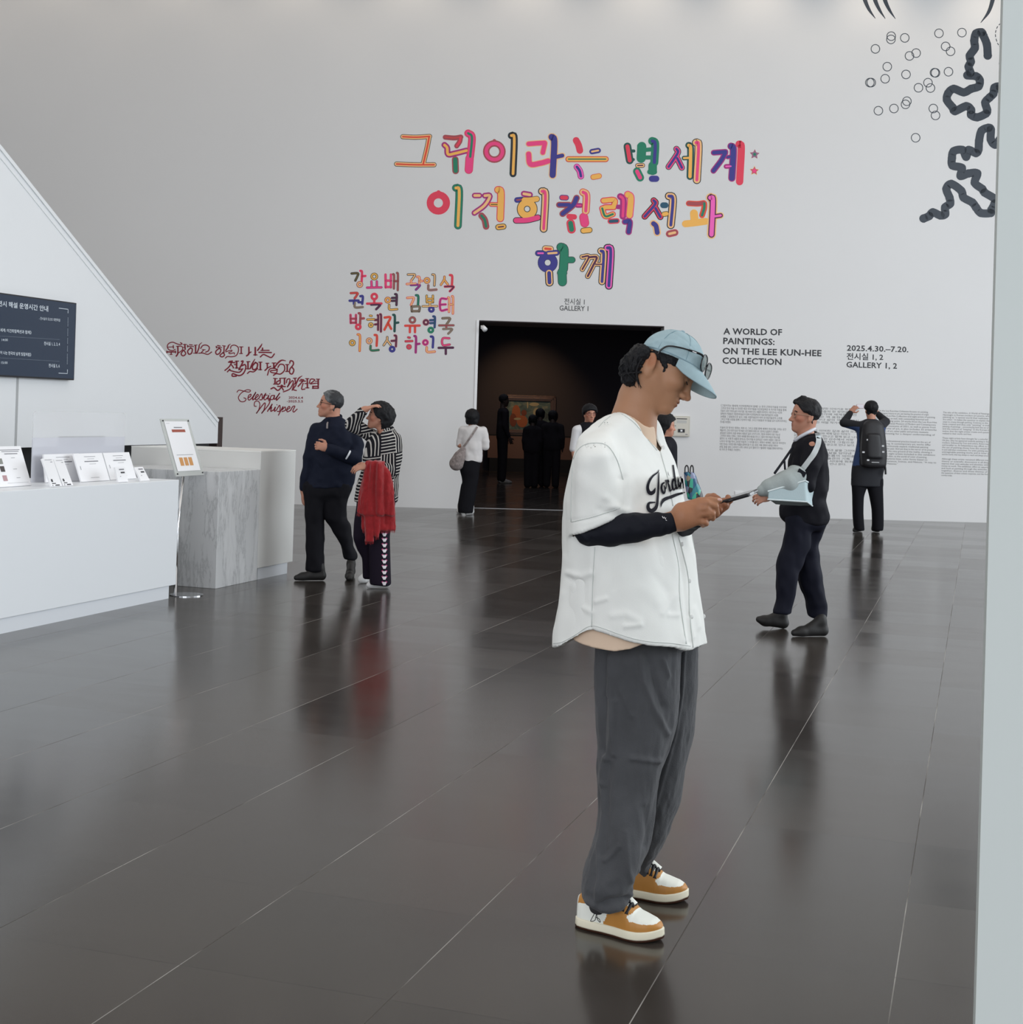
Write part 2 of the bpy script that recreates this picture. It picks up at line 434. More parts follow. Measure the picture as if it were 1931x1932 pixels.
title = [
 (TA, 78, [('K48 P37 O15', [(205, 193), (330, 198), (462, 190)]), ('K48 P37 O17', [(458, 192), (440, 290), (402, 450)]), ('K48 P37 O15', [(145, 455), (320, 462), (505, 462)])]),
 (TA, 78, [('B48 R8', [(612, 198), (700, 205), (762, 196)]), ('B48 C22', [(758, 200), (750, 240), (722, 282)]), ('U58 A26', [(605, 272), (630, 300), (640, 362), (710, 352), (815, 326)]), ('C74 M58 G22', [(832, 160), (868, 200), (852, 385)]), ('B64 G42', [(708, 412), (712, 520)]), ('C80 M70', [(846, 400), (838, 510)])]),
 (TA, 78, [('B62 M34', [(1083, 335)]), ('B34', [(1083, 232), (1083, 245)]), ('D68 K62 A26', [(1246, 182), (1274, 210), (1262, 548)])]),
 (TA, 78, [('P58 M44', [(1412, 262), (1490, 256), (1566, 252)]), ('P58 M44', [(1568, 256), (1548, 345)]), ('P64 M50', [(1412, 360), (1428, 455), (1520, 448), (1600, 426)]), ('P76 N60', [(1632, 196), (1658, 240), (1642, 560)]), ('P56 N38', [(1670, 388), (1735, 374)])]),
 (TB, 78, [('C64', [(38, 228), (60, 270), (74, 325)]), ('N52 P18', [(190, 336), (250, 325)]), ('R58 A42 G12', [(-36, 408), (140, 408), (322, 408)]), ('U62 H50 N24', [(45, 482), (72, 520), (84, 572)]), ('R54 A44', [(202, 580), (258, 570)])]),
 (TB, 78, [('D74 C38', [(530, 286), (552, 420)]), ('D30', [(570, 330), (592, 330)]), ('D30', [(570, 412), (586, 412)]), ('G88', [(668, 286), (662, 400)]), ('G44', [(645, 280), (645, 350)]), ('G40', [(700, 320), (780, 312)]), ('G40', [(700, 392), (770, 392)]), ('G78 N30', [(768, 234), (796, 262), (788, 440)]), ('K46 P34 V12', [(628, 470), (676, 468)]), ('G76 M36', [(622, 525), (652, 585)]), ('G82', [(772, 470), (772, 520)]), ('G50', [(745, 530), (790, 530)]), ('N60', [(766, 596), (806, 596)])]),
 (TB, 78, [('D60 M46 N22', [(1000, 310), (1012, 350), (925, 482)]), ('D60 M46 N22', [(1008, 400), (1052, 490)]), ('D66 A32', [(1118, 276), (1136, 310), (1130, 575)]), ('D44 A20', [(1072, 398), (1120, 396)]), ('K78 P62 M28', [(1188, 250), (1212, 280), (1196, 608)])]),
 (TB, 78, [('U56 N36', [(1358, 346), (1470, 338)]), ('U56 N36', [(1470, 346), (1430, 420), (1355, 520)]), ('U70 N52', [(1524, 284), (1546, 320), (1532, 590)]), ('U40 N22', [(1490, 390), (1530, 380)]), ('U46 H14', [(1476, 478), (1522, 476)]), ('C70', [(1602, 264), (1622, 300), (1606, 624)])]),
 (TA, 78, [('C68', [(546, 828)]), ('C40', [(548, 726), (548, 745)]), ('D74 G66 A28', [(714, 684), (746, 714), (734, 1045)])]),
 (TA, 78, [('U54 P26', [(894, 757), (940, 757)]), ('U56 P26', [(992, 758), (1040, 762), (990, 850), (892, 924)]), ('C74 A58', [(1118, 702), (1146, 730), (1140, 976)]), ('C46 A28 L10', [(1052, 842), (1110, 844)]), ('B62 G24', [(960, 950), (990, 990), (1004, 1054)]), ('L60 A44 V12', [(1122, 1060), (1170, 1054)])]),
 (TA, 62, [('U58 P26', [(1366, 740), (1424, 750)]), ('N54 B14', [(1300, 800), (1350, 795)]), ('K60 A50', [(1370, 800), (1420, 800), (1490, 790)]), ('K76 A62', [(1398, 886)]), ('K62 M48', [(1292, 996), (1400, 992), (1500, 968)]), ('K76 P58 M26', [(1540, 716), (1572, 750), (1556, 1076)])]),
 (TA, 78, [('N54 C40', [(1732, 776), (1772, 778)]), ('B62 N40', [(1872, 780), (1836, 850), (1738, 932)]), ('B58 N34', [(1704, 846), (1800, 846)]), ('U46 M14', [(1878, 852), (1912, 852)]), ('R74 P60 M30', [(1934, 725), (1966, 756), (1960, 905)]), ('C52', [(1800, 958), (1850, 962)]), ('C80 G46', [(1814, 1022), (1824, 1082)]), ('C86 M74', [(1940, 965), (1950, 1020)]), ('L58 A44', [(1936, 1094), (1996, 1088)])]),
 (TB, 78, [('C60 A42', [(300, 806), (406, 802), (396, 868)]), ('C60 A38', [(300, 880), (320, 870), (400, 868)]), ('C58 A40 G20', [(288, 880), (318, 955), (390, 936)]), ('U64 M26', [(462, 766), (490, 800), (486, 955)]), ('U44', [(440, 866), (470, 866)]), ('M74 A56', [(534, 748), (562, 782), (550, 946)]), ('C52 T30', [(366, 1004), (430, 1000)]), ('U60 N38', [(506, 1008), (552, 1008), (542, 1106)])]),
 (TB, 78, [('K62 C46 N24', [(782, 804), (796, 840), (696, 958)]), ('K62 C46 N24', [(800, 880), (846, 962)]), ('T56', [(872, 850), (896, 850)]), ('L52 A38', [(880, 936), (905, 932)]), ('K78 P60 N28', [(928, 762), (966, 790), (946, 1040)]), ('P70 N46', [(780, 1026), (804, 1050), (816, 1112)]), ('C66 B60 P24', [(932, 1124), (986, 1112)])]),
 (TB, 78, [('O54 B36', [(1118, 832), (1200, 836), (1262, 828)]), ('O56 G24', [(1268, 834), (1266, 880), (1246, 946)]), ('A76', [(1168, 928), (1176, 1010)]), ('A66', [(1086, 1028), (1180, 1018), (1280, 1004)]), ('P86 V64 H42', [(1326, 778), (1350, 806), (1336, 1130)]), ('P62 V44 H22', [(1372, 956), (1424, 948)])]),
 (TA, 62, [('K64 P52 O22', [(1572, 1266), (1622, 1270)]), ('K58 N52 H16', [(1502, 1310), (1550, 1310)]), ('K58 N52 P20', [(1600, 1312), (1680, 1306)]), ('K68 N62', [(1595, 1400)]), ('K88 G78', [(1722, 1252), (1752, 1280), (1746, 1460)]), ('K64 G54', [(1780, 1374), (1830, 1374)]), ('K80 P62 N36', [(1608, 1500), (1612, 1590)]), ('K88 G80', [(1732, 1490), (1736, 1584)]), ('K54 G46', [(1710, 1498), (1756, 1500)])]),
 (TB, 78, [('K52 P38 V16', [(96, 1346), (160, 1344), (98, 1464)]), ('K54 P40 V20', [(165, 1348), (236, 1350), (200, 1430), (150, 1530)]), ('K46 P30 V12', [(225, 1416), (285, 1416)]), ('K70 P54 N26', [(276, 1288), (302, 1320), (286, 1582)]), ('K76 H56 N28', [(338, 1258), (370, 1292), (352, 1622)])]),
]
names = ['letter'] * len(title)
ref = wpt(*wall_uz(1090, 400), 0.0)
tt = empty('wall_title', ref, 'large multicoloured hand-drawn Korean title lettering above the gallery doorway', 'wall lettering')
for tf, rr, spec in title:
    RINGR = rr
    mb = MB(); strokes(mb, spec, tf, on_wall); mb.build('letter', ink, tt)
def star(mb, c, r, fn, layer, mi):
    mb.add([fn(c[0] + (r if k % 2 == 0 else r * 0.5) * math.sin(PI * k / 5 + 0.05), c[1] - (r if k % 2 == 0 else r * 0.5) * math.cos(PI * k / 5 + 0.05), layer) for k in range(10)] + [fn(c[0], c[1], layer)], [(k, (k + 1) % 10, 10) for k in range(10)], mi)
for (x, y), c1, c2, c3 in (((1750, 362), 'B', 'Q', 'G'), ((1747, 520), 'P', 'B', 'M')):
    mb = MB(); q = (TB[0] + x * TB[2], TB[1] + y * TB[2])
    for k, (c, r) in enumerate(((c1, 9.6), (c2, 7.8), (c3, 4.5 if c3 == 'G' else 6.0))): star(mb, q, r, on_wall, k, PK.index(c))
    mb.build('star', ink, tt)

# the eight names beside the doorway: syllables put together from their letters
def jamo(ch, x0, y0, x1, y1):
    X = lambda t: x0 + (x1 - x0) * t
    Y = lambda t: y0 + (y1 - y0) * t
    D = {'ㄱ': [[(.05, .12), (.9, .1), (.8, .5), (.55, .95)]], 'ㄴ': [[(.15, .0), (.2, .8), (.95, .75)]], 'ㄷ': [[(.9, .08), (.15, .1), (.15, .9), (.95, .85)]],
         'ㅁ': [[(.12, .08), (.15, .95)], [(.12, .1), (.9, .08), (.86, .95)], [(.15, .92), (.86, .9)]], 'ㅂ': [[(.12, .0), (.15, .95)], [(.85, .0), (.85, .95)], [(.15, .45), (.85, .45)], [(.15, .92), (.85, .92)]],
         'ㅅ': [[(.5, .0), (.45, .35), (.02, .95)], [(.5, .4), (.95, .9)]], 'ㅈ': [[(.08, .08), (.85, .06), (.5, .5), (.05, .98)], [(.55, .5), (.95, .92)]],
         'ㅌ': [[(.9, .08), (.12, .1), (.12, .9), (.95, .86)], [(.15, .5), (.8, .48)]], 'ㅎ': [[(.4, -.02), (.6, .0)], [(.05, .27), (.95, .25)]], 'ㅇ': [],
         'ㅏ': [[(.2, .0), (.45, .1), (.4, 1.0)], [(.5, .5), (.98, .47)]], 'ㅐ': [[(.1, .08), (.25, .15), (.22, .95)], [(.7, .0), (.85, .1), (.82, 1.05)], [(.25, .5), (.8, .5)]],
         'ㅓ': [[(.5, .0), (.75, .1), (.7, 1.0)], [(.02, .5), (.65, .47)]], 'ㅕ': [[(.5, .0), (.75, .1), (.7, 1.0)], [(.02, .35), (.65, .33)], [(.02, .62), (.65, .6)]],
         'ㅖ': [[(.42, .06), (.5, .12), (.48, .95)], [(.8, .0), (.95, .1), (.92, 1.05)], [(.0, .35), (.45, .33)], [(.0, .62), (.45, .6)]], 'ㅣ': [[(.2, .0), (.55, .1), (.5, 1.0)]],
         'ㅛ': [[(.3, .1), (.32, .7)], [(.68, .1), (.68, .7)], [(.0, .85), (1., .82)]], 'ㅜ': [[(.0, .25), (1., .22)], [(.5, .3), (.5, .98)]], 'ㅠ': [[(.0, .2), (1., .18)], [(.33, .25), (.32, .98)], [(.68, .25), (.68, .98)]],
         'ㅗ': [[(.5, .1), (.5, .7)], [(.0, .85), (1., .82)]], 'ㅝ': [[(.0, .4), (.62, .36)], [(.3, .45), (.3, 1.)], [(.62, .7), (.85, .7)], [(.75, -.45), (.92, -.4), (.88, 1.0)]],
         'ㅘ': [[(.3, .1), (.3, .6)], [(.0, .75), (.62, .7)], [(.72, -.6), (.88, -.5), (.85, 1.0)], [(.88, .2), (1.08, .18)]]}
    out = [[(X(a), Y(b)) for a, b in s] for s in D[ch]]
    return out, ((X(.5), Y(.68 if ch == 'ㅎ' else .5)), (X(.5) - X(.12 if ch == 'ㅇ' else .2)) if ch in 'ㅇㅎ' else 0)
VERT = 'ㅏㅐㅓㅕㅖㅣ'
def syllable(mb, jj, cols, x, y, w, h):
    a, v = jj[0], jj[1]; f = jj[2] if len(jj) > 2 else None
    if v in VERT:
        hb = .62 if f else .92
        B = [(a, 0, .1, .52, hb), (v, .55, 0, 1.0, .66 if f else 1.0)]
    elif v in 'ㅝㅘ':
        B = [(a, .05, .02, .6, .40), (v, 0, .40, 1.0, .72 if f else 1.0)]
    else:
        B = [(a, .2, 0, .8, .42 if f else .5), (v, 0, .42 if f else .5, 1., .68 if f else 1.0)]
    if f: B.append((f, .25, .66, .95, 1.0))
    for k, (ch, bx0, by0, bx1, by1) in enumerate(B):
        ss, (cc, cr) = jamo(ch, x + bx0 * w, y + by0 * h, x + bx1 * w, y + by1 * h)
        o, i = cols[k][0], cols[k][1]
        if cr:
            cr = min(cr, (by1 - by0) * h * (.5 if ch == 'ㅇ' else .34)) - 1.2
            ring(mb, cc, cr, 4.8, on_wall, k * 0.2, PK.index(o), 20); ring(mb, cc, cr, 2.4, on_wall, 1 + k * .2, PK.index(i), 20)
        for s in ss:
            ribbon(mb, s, 4.6, on_wall, k * 0.2, PK.index(o), 4, seg=8); ribbon(mb, s, 2.4, on_wall, 1 + k * .2, PK.index(i), 4, seg=8)
sy = [[('ㄱㅏㅇ', 'KL MC BP', 663, 511), ('ㅇㅛ', 'LA UM', 693, 514), ('ㅂㅐ', 'CM YB', 726, 515), ('ㄱㅘㄱ', 'KP CP NU', 768, 516), ('ㅇㅣㄴ', 'BA KP BY', 799, 518), ('ㅅㅣㄱ', 'BA RC CV', 832, 519)],
      [('ㄱㅝㄴ', 'BR NN YY', 660, 551), ('ㅇㅗㄱ', 'CC CC VV', 693, 553), ('ㅇㅕㄴ', 'BA KV LA', 725, 555), ('ㄱㅣㅁ', 'CP DG LY', 768, 557), ('ㅂㅗㅇ', 'LA LP NN', 798, 558), ('ㅌㅐ', 'MU CP', 830, 559)],
      [('ㅂㅏㅇ', 'MB BB CC', 660, 591), ('ㅎㅖ', 'LA BV', 693, 593), ('ㅈㅏ', 'RO DD', 725, 594), ('ㅇㅠ', 'YB CO', 765, 596), ('ㅇㅕㅇ', 'BV NT GG', 797, 597), ('ㄱㅜㄱ', 'LY YB YY', 829, 599)],
      [('ㅇㅣ', 'LA RA', 658, 631), ('ㅇㅣㄴ', 'BP OR LG', 690, 632), ('ㅅㅓㅇ', 'KP BV NN', 724, 633), ('ㅎㅏ', 'BC UU', 765, 634), ('ㅇㅣㄴ', 'MU NN RP', 796, 635), ('ㄷㅜ', 'BM VV', 828, 637)]]
nm = empty('wall_names', wpt(*wall_uz(757, 590), 0), 'block of eight small multicoloured Korean names left of the doorway', 'wall lettering')
for row in sy:
    for jj, cc, x, y in row:
        mb = MB(); syllable(mb, jj, [c for c in cc.split()], x, y, 27, 31); mb.build('letter', ink, nm)

# plain printed text
TEXTS = []                                       # (lettering name, lines, material, parent, tags): set in one go by set_texts()
def text_obj(name, lines, m, parent=None, label=None, cat=None, fn=on_wall, up=None):
    TEXTS.append((name, lines, m, parent, label, cat, fn, up))
def set_texts():
    c = bpy.data.curves.new('printed_text', 'FONT'); c.resolution_u = 2
    tmp = bpy.data.scenes.new('type_setting'); vl = tmp.view_layers[0]
    o = bpy.data.objects.new('printed_text', c); tmp.collection.objects.link(o)
    def shape(body, off, fill):
        c.fill_mode = fill; c.offset = off; c.body = body
        o.update_tag(); vl.update()
        e = o.evaluated_get(vl.depsgraph); me = e.to_mesh()
        r = (np.array([(v.co.x, v.co.y) for v in me.vertices]).reshape(-1, 2), [tuple(p.vertices) for p in me.polygons])
        e.to_mesh_clear(); return r
    gl = {}; bar = shape('|', 0.0, 'NONE')[0][:, 0].min()
    def glyph(ch, off):
        if (ch, off) not in gl:
            adv = shape(ch + '|', 0.0, 'NONE')[0][:, 0].max() - shape('|', 0.0, 'NONE')[0][:, 0].max() if (ch, 0.0, 'adv') not in gl else gl[(ch, 0.0, 'adv')]
            gl[(ch, 0.0, 'adv')] = adv
            gl[(ch, off)] = (shape(ch, off, 'FRONT') if ch != ' ' else (np.zeros((0, 2)), [])) + (adv,)
        return gl[(ch, off)]
    def line(body, off):
        V, Fs, x, n = [], [], 0.0, 0
        for ch in body:
            v, f, adv = glyph(ch, off)
            if len(v):
                V.append(v + [x, 0]); Fs += [tuple(i + n for i in q) for q in f]; n += len(v)
            x += adv + (0.02 if off > 0.02 else 0)
        return np.concatenate(V), Fs
    jobs = {}
    for _, lines, *_r in TEXTS:
        for l in lines: jobs[(l[0], l[4])] = line(l[0], l[4])
    bpy.data.objects.remove(o); bpy.data.scenes.remove(tmp)
    for name, lines, m, parent, label, cat, fn, up in TEXTS:
        mb = MB()
        for body, p0, p1, size, off in lines:
            V, Fs = jobs[(body, off)]
            p0, p1 = np.array(p0, float), np.array(p1, float)
            x0, x1 = V[:, 0].min(), V[:, 0].max()
            d = p1 - p0; L = np.linalg.norm(d); t = d / L
            nrm = np.array([t[1], -t[0]]) if up is None else np.array(up, float)
            sx = L / (x1 - x0)
            mb.add([fn(*(p0 + t * (a - x0) * sx + nrm * b * size), 0) for a, b in V], Fs)
        o = mb.build(name, m, parent)
        if label: tag(o, label, cat)
black_ink = mat('black_vinyl_text', (0.018, 0.018, 0.024, 1), 0.5)
grey_ink = mat('grey_vinyl_text', (0.10, 0.10, 0.105, 1), 0.5)
def text_thing(name, lines, m, label, cat='wall lettering', part='text_line'):
    p = [wpt(*wall_uz(*l[1])) for l in lines]
    e = empty(name, sum(p, Vector()) / len(p), label, cat)
    for l in lines: text_obj(part, [l], m, e)
text_thing('wall_heading', [('A WORLD OF', (1365.5, 630.5), (1476, 632.5), 16.3, .026), ('PAINTINGS:', (1365, 648.5), (1462, 650.7), 16.3, .026), ('ON THE LEE KUN-HEE', (1364, 667.5), (1550.5, 672), 16.3, .026), ('COLLECTION', (1363.5, 685.7), (1475, 688.5), 16.3, .026)], black_ink, 'bold black English capital heading in four lines right of the doorway')
text_thing('wall_dates', [('2025.4.30.–7.20.', (1598.5, 661.5), (1714.5, 664.5), 14.6, .022), ('전시실 1, 2', (1598, 677.5), (1667, 679), 14, .018), ('GALLERY 1, 2', (1597.5, 692.7), (1693, 695.5), 14.6, .022)], black_ink, 'three lines of dates and gallery numbers on the wall at right')
text_thing('doorway_number', [('전시실 1', (1065, 573.5), (1103.5, 574.5), 13, .008), ('GALLERY 1', (1056, 585.5), (1110.5, 586.8), 13, .014)], mat('grey_door_text', (0.075, 0.075, 0.08, 1), 0.5), 'small grey gallery number in two lines just over the doorway')
KO1 = ['《그림이라는 별세계: 이건희컬렉션과 함께》는 한국 근현대 미술을 아우르며', '그려낸 한국 미술 속 다양한 색과 이야기들을 이건희컬렉션 속 작가와 작품을 통해', '이들의 오랜 기억과 삶의 이야기를 그림 속에서 만나 새롭게 마주한다. 이번 전시는 이건희', '컬렉션의 작품들과 국립현대미술관과 함께 이건희컬렉션과 서울시립미술관의 소장품', '24점을 그 출발점으로 삼고, 서울 시립미술관과 여러 공사립미술관의 소장품', '그리고 작품 32점을 함께 구성하여 작품 그리고 자료들과 작가들을 깊이 있게 마주하는', '전시를 마련했다.']
KO2 = ['미술의 한 형식인 회화는 색과 선, 그리고 점을 통해 세계의 한순간을 그리는 공간', '예술이다. 근대 이후의 많은 작가들은 사진 매체의 등장으로 고민하고 실험하기 시작했다', '끊임없이 회화의 흐름 속에서 새로운 길로 나아가고자 그림과 회화의 다른 가능성', '그러하듯 회화는 언제나 그림의 세계를 통해 세상을 만나고 그림의 색과 마음의 목소리를', '말한다. 또, 이제 막 새롭게 생겨나는 한국 미술 속 움직임은 시대의 흐름과 그림으로', '나아가 작가들 역시 고유한 미술의 그 의미를 찾고, 회화의 세계에 그림으로 이어진다', '이번 전시는 이러한 회화 작품들 살피며 볼 수 있는 풍경, 색채, 형태의 세계로 회화의', '문법, 말을 걸다 그려지기 시작 너머의 감각 열어가기 ‘별세계’ 이들을 통해 마주하는', '네 가지 큰 주제로 구성한다.']
KO3 = ['그림을 매개로 다양한 이야기로 확장하는', '그려내던 현대미술의 한 장면을 만나', '그의 폭넓은 시각에 세계를 발견', '화면의 그 깊은 색 표현을 다', '그리고 하나하나 삶의 색과 이야기', '로 통해 조명한 여덟 작가의 작품', '마련했다.']
KO4 = ['그 길 위 같이 이어진 길과 삶의 모습', '근현대 미술의 역사와 색채 담긴 이야기', '한국 근대 미술로 만나고 함께 읽고 나누', '의 기억들을 간직한 산수에서 서정', '움직이는 그 속에서의 그림으로', '의 장면과 회화의 풍경으로 만나 보다.']
KO5 = ['그림이라는 이름의 색과 삶을 그리며', '그 시간의 풍경과 삶을 담아낸', '로 구성하여, 그 흐름의 의미를', '한 자연 회화와 미술관의 기록', '로 그리운 풍경의 시대에 회화의', '만난 예술의 이야기를 만나 본다.']
EN1 = ['Paintings: On the Lee Kun-Hee Collection focuses on painting,', 'which has the longest history in art, yet leaving the practice of origin', 'centering on Lee Kun-Hee Collection and eight artists of painting', 'that have been shown as well, with outstanding historical and', 'aesthetic as its starting point. 24 works from the Lee Kun-Hee', 'Collection of the National Museum of Modern and Contemporary', 'Art and regional museums of 2021, as well as pieces from', 'the leading works of art, it also includes 32 artworks', 'from the museum of art, other public and private museums', 'collections, allowing for a deeper understanding of', 'artists.']
EN2 = ['As an art, is a two-dimensional practice based on the act of', 'seeing and painting. In contemporary art, works differ', 'even and media continuously expand, traditional painting', 'becomes a thing of the past. And yet they in the mirror of its practice', 'show that it is just the very ground of the reality, showing it', 'as what it is, the eight artists included in this exhibition', 'worked in 2021 and after, as the world of color of painting.', 'The exhibition explores lines, color forms based on', 'meaning, Happenstance, Scenes, and Nature, “A way to', 'find Painting through Memories.”']
EN3 = ['The title of the exhibition, A World of Paintings, is from Jeon', 'Hyeongjin in Korean modern art poems, who redefined art', 'painting as “a special world that replicates the beauties of', 'the other.” It makes the question to explain the complex of', 'ways to create through painting. Contrary to this, and most', 'have created and thus only “painting” is traditional in ways', 'painting of paintings – encountering both the act of drawing', 'and the notions of “keeping” in the Korean language, the', 'notion that the eight artists create and questions, which is', 'realized in their works and lives.']
EN4 = ['These eight artists have thought for a colorful, different world.', 'Oh Jiho, who has appeared towards painting in the history of', 'modern, followed by Yoo and colors, Kwon expresses much', 'and hereafter on. An Independence way, official, to remember', 'the act of painting shows how the unsaid being forever', 'in and unbroken connections. For artist, painting was both the', 'unimaginable painting works and in inner paintings, these', 'and the world, that may always to reach and always around.']
EN5 = ['Although these artists remained different modern and under', 'theory or scientific dissonance is all they continuously', 'express their own attitudes and identities, while the same', 'moves to work. The exhibition offers an opportunity to read', 'and look at painting through the attitudes and world, an', 'together, diverse and these themes of the artist, in', 'the questions of their artistic response, and the thoughts, which', 'convey today.']
def para(name, x0, widths_px, y0, pitch, blocks, label, size):
    y = y0; e = empty(name, wpt(*wall_uz(x0 + widths_px / 2, y0 + 40)), label, 'wall text')
    for lines, gap in blocks:
        rows = []
        for k, s in enumerate(lines):
            w = widths_px if k < len(lines) - 1 else widths_px * min(1.0, len(s) / max(len(l) for l in lines))
            w *= 0.93 + 0.07 * math.sin(k * 2.3 + len(s))
            rows.append((s, (x0 - 0.028 * (y - y0), y), (x0 - 0.028 * (y - y0) + w, y + w * 0.031), size, 0.0))
            y += pitch
        text_obj('paragraph', rows, grey_ink, e)
        y += gap
para('wall_text', 1360.5, 126, 766.5, 5.2, ((KO1, 5.2), (KO2, 0)), 'column of small grey Korean wall text nearest the doorway, two paragraphs', 4.6)
para('wall_text', 1500, 122, 771, 5.2, ((KO3, 5.2), (KO4, 5.0), (KO5, 0)), 'column of small grey Korean wall text between the sling man and the backpack man', 4.6)
para('wall_text', 1640, 130, 775.5, 4.75, ((EN1, 4.6), (EN2, 0)), 'column of small grey English wall text just right of the backpack man', 4.5)
para('wall_text', 1780, 118, 779.5, 4.4, ((EN3, 4.2), (EN4, 4.2), (EN5, 0)), 'outermost column of small grey English wall text, beside the pillar', 4.4)

# red ornamental title and its English lines
red_ink = mat('dark_red_vinyl', rgb(120, 16, 38, 1.35), 0.5)
T1 = (310, 635, 160 / 1931); T2 = (420, 660, 200 / 1931)
def thin(mb, tf, lines):
    for w, pts in lines:
        w = [x * tf[2] for x in w] if isinstance(w, (list, tuple)) else w * tf[2]
        ribbon(mb, [(tf[0] + x * tf[2], tf[1] + y * tf[2]) for x, y in pts], w, on_wall, 0, 0, 5, seg=6)
rt = empty('ornamental_title', wpt(*wall_uz(460, 690), 0), 'dark red ornamental Korean title in three stepped lines on the wall at left', 'wall lettering')
mb = MB()
thin(mb, T1, [(24, [(250, 295), (190, 320), (110, 300), (70, 230), (100, 160), (190, 128), (290, 165), (370, 185), (405, 160), (370, 140)]), (20, [(90, 240), (205, 235)]), (26, [(205, 205), (210, 265)]), (30, [(60, 350), (260, 350)]), (24, [(60, 330), (62, 372)]), (24, [(258, 330), (258, 372)]), (26, [(160, 355), (158, 405)]), (22, [(135, 405), (180, 405)]),
    (34, [(310, 225), (310, 380), (275, 445)]), (22, [(280, 222), (400, 225), (415, 300), (310, 385)]), (34, [(470, 180), (478, 290)]), (18, [(430, 180), (515, 180)]), (18, [(420, 250), (470, 240)]), (28, [(440, 310), (385, 390), (430, 440), (490, 390), (450, 312)]),
    (30, [(535, 205), (535, 235)]), (20, [(535, 220), (670, 228)]), (24, [(575, 185), (640, 192)]), (30, [(600, 255), (535, 330), (560, 400), (620, 380), (640, 290), (600, 255)]), (34, [(715, 200), (715, 375)]), (18, [(680, 198), (750, 190)]), (18, [(665, 378), (755, 382)]), ([30, 30, 14], [(745, 375), (790, 260), (800, 190), (855, 138)]),
    (26, [(830, 270), (880, 205), (960, 195), (1025, 240), (1010, 320), (945, 355)]), (18, [(865, 295), (935, 300)]), (24, [(900, 305), (850, 360)]), (24, [(785, 380), (880, 375), (990, 405), (1080, 352)])])
thin(mb, T1, [(28, [(1185, 225), (1190, 255)]), (20, [(1185, 240), (1310, 250)]), (26, [(1215, 205), (1275, 215)]), (30, [(1250, 265), (1175, 340), (1195, 405), (1260, 380), (1290, 300), (1250, 265)]), (30, [(1365, 215), (1360, 370)]), (18, [(1325, 205), (1400, 218)]), (28, [(1340, 365), (1270, 430), (1320, 465), (1375, 420), (1340, 365)]),
    ([30, 34, 14], [(1400, 320), (1450, 250), (1465, 205), (1510, 170)]), (22, [(1400, 350), (1470, 325), (1540, 310), (1530, 340), (1470, 365), (1500, 390), (1590, 370), (1600, 400)]), (24, [(1510, 270), (1530, 215), (1600, 195), (1680, 240), (1690, 330), (1640, 430), (1540, 460), (1440, 455), (1395, 490)]), (32, [(1755, 240), (1755, 385)]), (20, [(1715, 235), (1795, 235)]), (20, [(1715, 388), (1785, 388)])])
thin(mb, T2, [(28, [(480, -45), (480, 70), (440, 110)]), (22, [(470, 70), (520, 40)]), (32, [(598, -40), (598, 95)]), (20, [(570, 92), (630, 92)]), ([28, 28, 12], [(640, 10), (700, -70), (720, -110)]), (26, [(665, 45), (890, 50)]), (22, [(700, 10), (850, 10)]), (28, [(730, -30), (730, 10)]), (24, [(690, 130), (745, 85), (810, 110), (890, 140), (945, 75)])])
mb.build('text_line', red_ink, rt)
mb = MB()
thin(mb, T2, [(24, [(110, 225), (225, 235)]), (24, [(130, 210), (180, 205)]), (24, [(165, 235), (120, 310), (45, 375)]), (22, [(160, 270), (200, 320), (195, 330)]), (32, [(258, 210), (258, 330)]), (20, [(215, 270), (250, 270)]), (18, [(230, 208), (295, 206)]), (18, [(230, 332), (290, 332)]), (24, [(90, 400), (140, 350), (140, 375), (300, 410), (370, 345)]),
    (28, [(345, 210), (375, 215), (300, 360)]), (20, [(300, 360), (345, 350)]), (26, [(355, 290), (410, 270), (425, 330), (380, 430), (300, 470), (190, 435), (180, 480), (250, 480)]), (30, [(465, 220), (465, 345)]), (18, [(440, 218), (500, 215)]), (18, [(440, 347), (500, 347)]), ([26, 30, 14], [(505, 340), (545, 250), (590, 170)]), (28, [(600, 230), (545, 300), (560, 360), (620, 340), (640, 260), (600, 230)]), (22, [(640, 340), (570, 400), (500, 395), (455, 430)]), (32, [(690, 230), (690, 360)]), (18, [(660, 225), (720, 225)]), (18, [(655, 362), (715, 362)]),
    (26, [(815, 250), (815, 330), (775, 375)]), (18, [(790, 245), (845, 245)]), (22, [(815, 335), (880, 300)]), (30, [(935, 245), (935, 330)]), (18, [(905, 240), (975, 240)]), (22, [(820, 460), (860, 350), (960, 340), (980, 370), (880, 380), (890, 410), (980, 420), (1000, 350)]), ([28, 32, 14], [(940, 330), (1010, 240), (1080, 190), (1150, 200)]), (24, [(1010, 320), (1050, 265), (1120, 280), (1130, 370), (1060, 440), (980, 435), (930, 465)]),
    (30, [(1180, 275), (1180, 390)]), (18, [(1150, 270), (1210, 268)]), (18, [(1150, 395), (1215, 395)]), (26, [(1225, 240), (1240, 200), (1285, 215), (1290, 270), (1230, 350), (1225, 420), (1270, 440), (1300, 370), (1270, 320)])])
mb.build('text_line', red_ink, rt)
mb = MB()
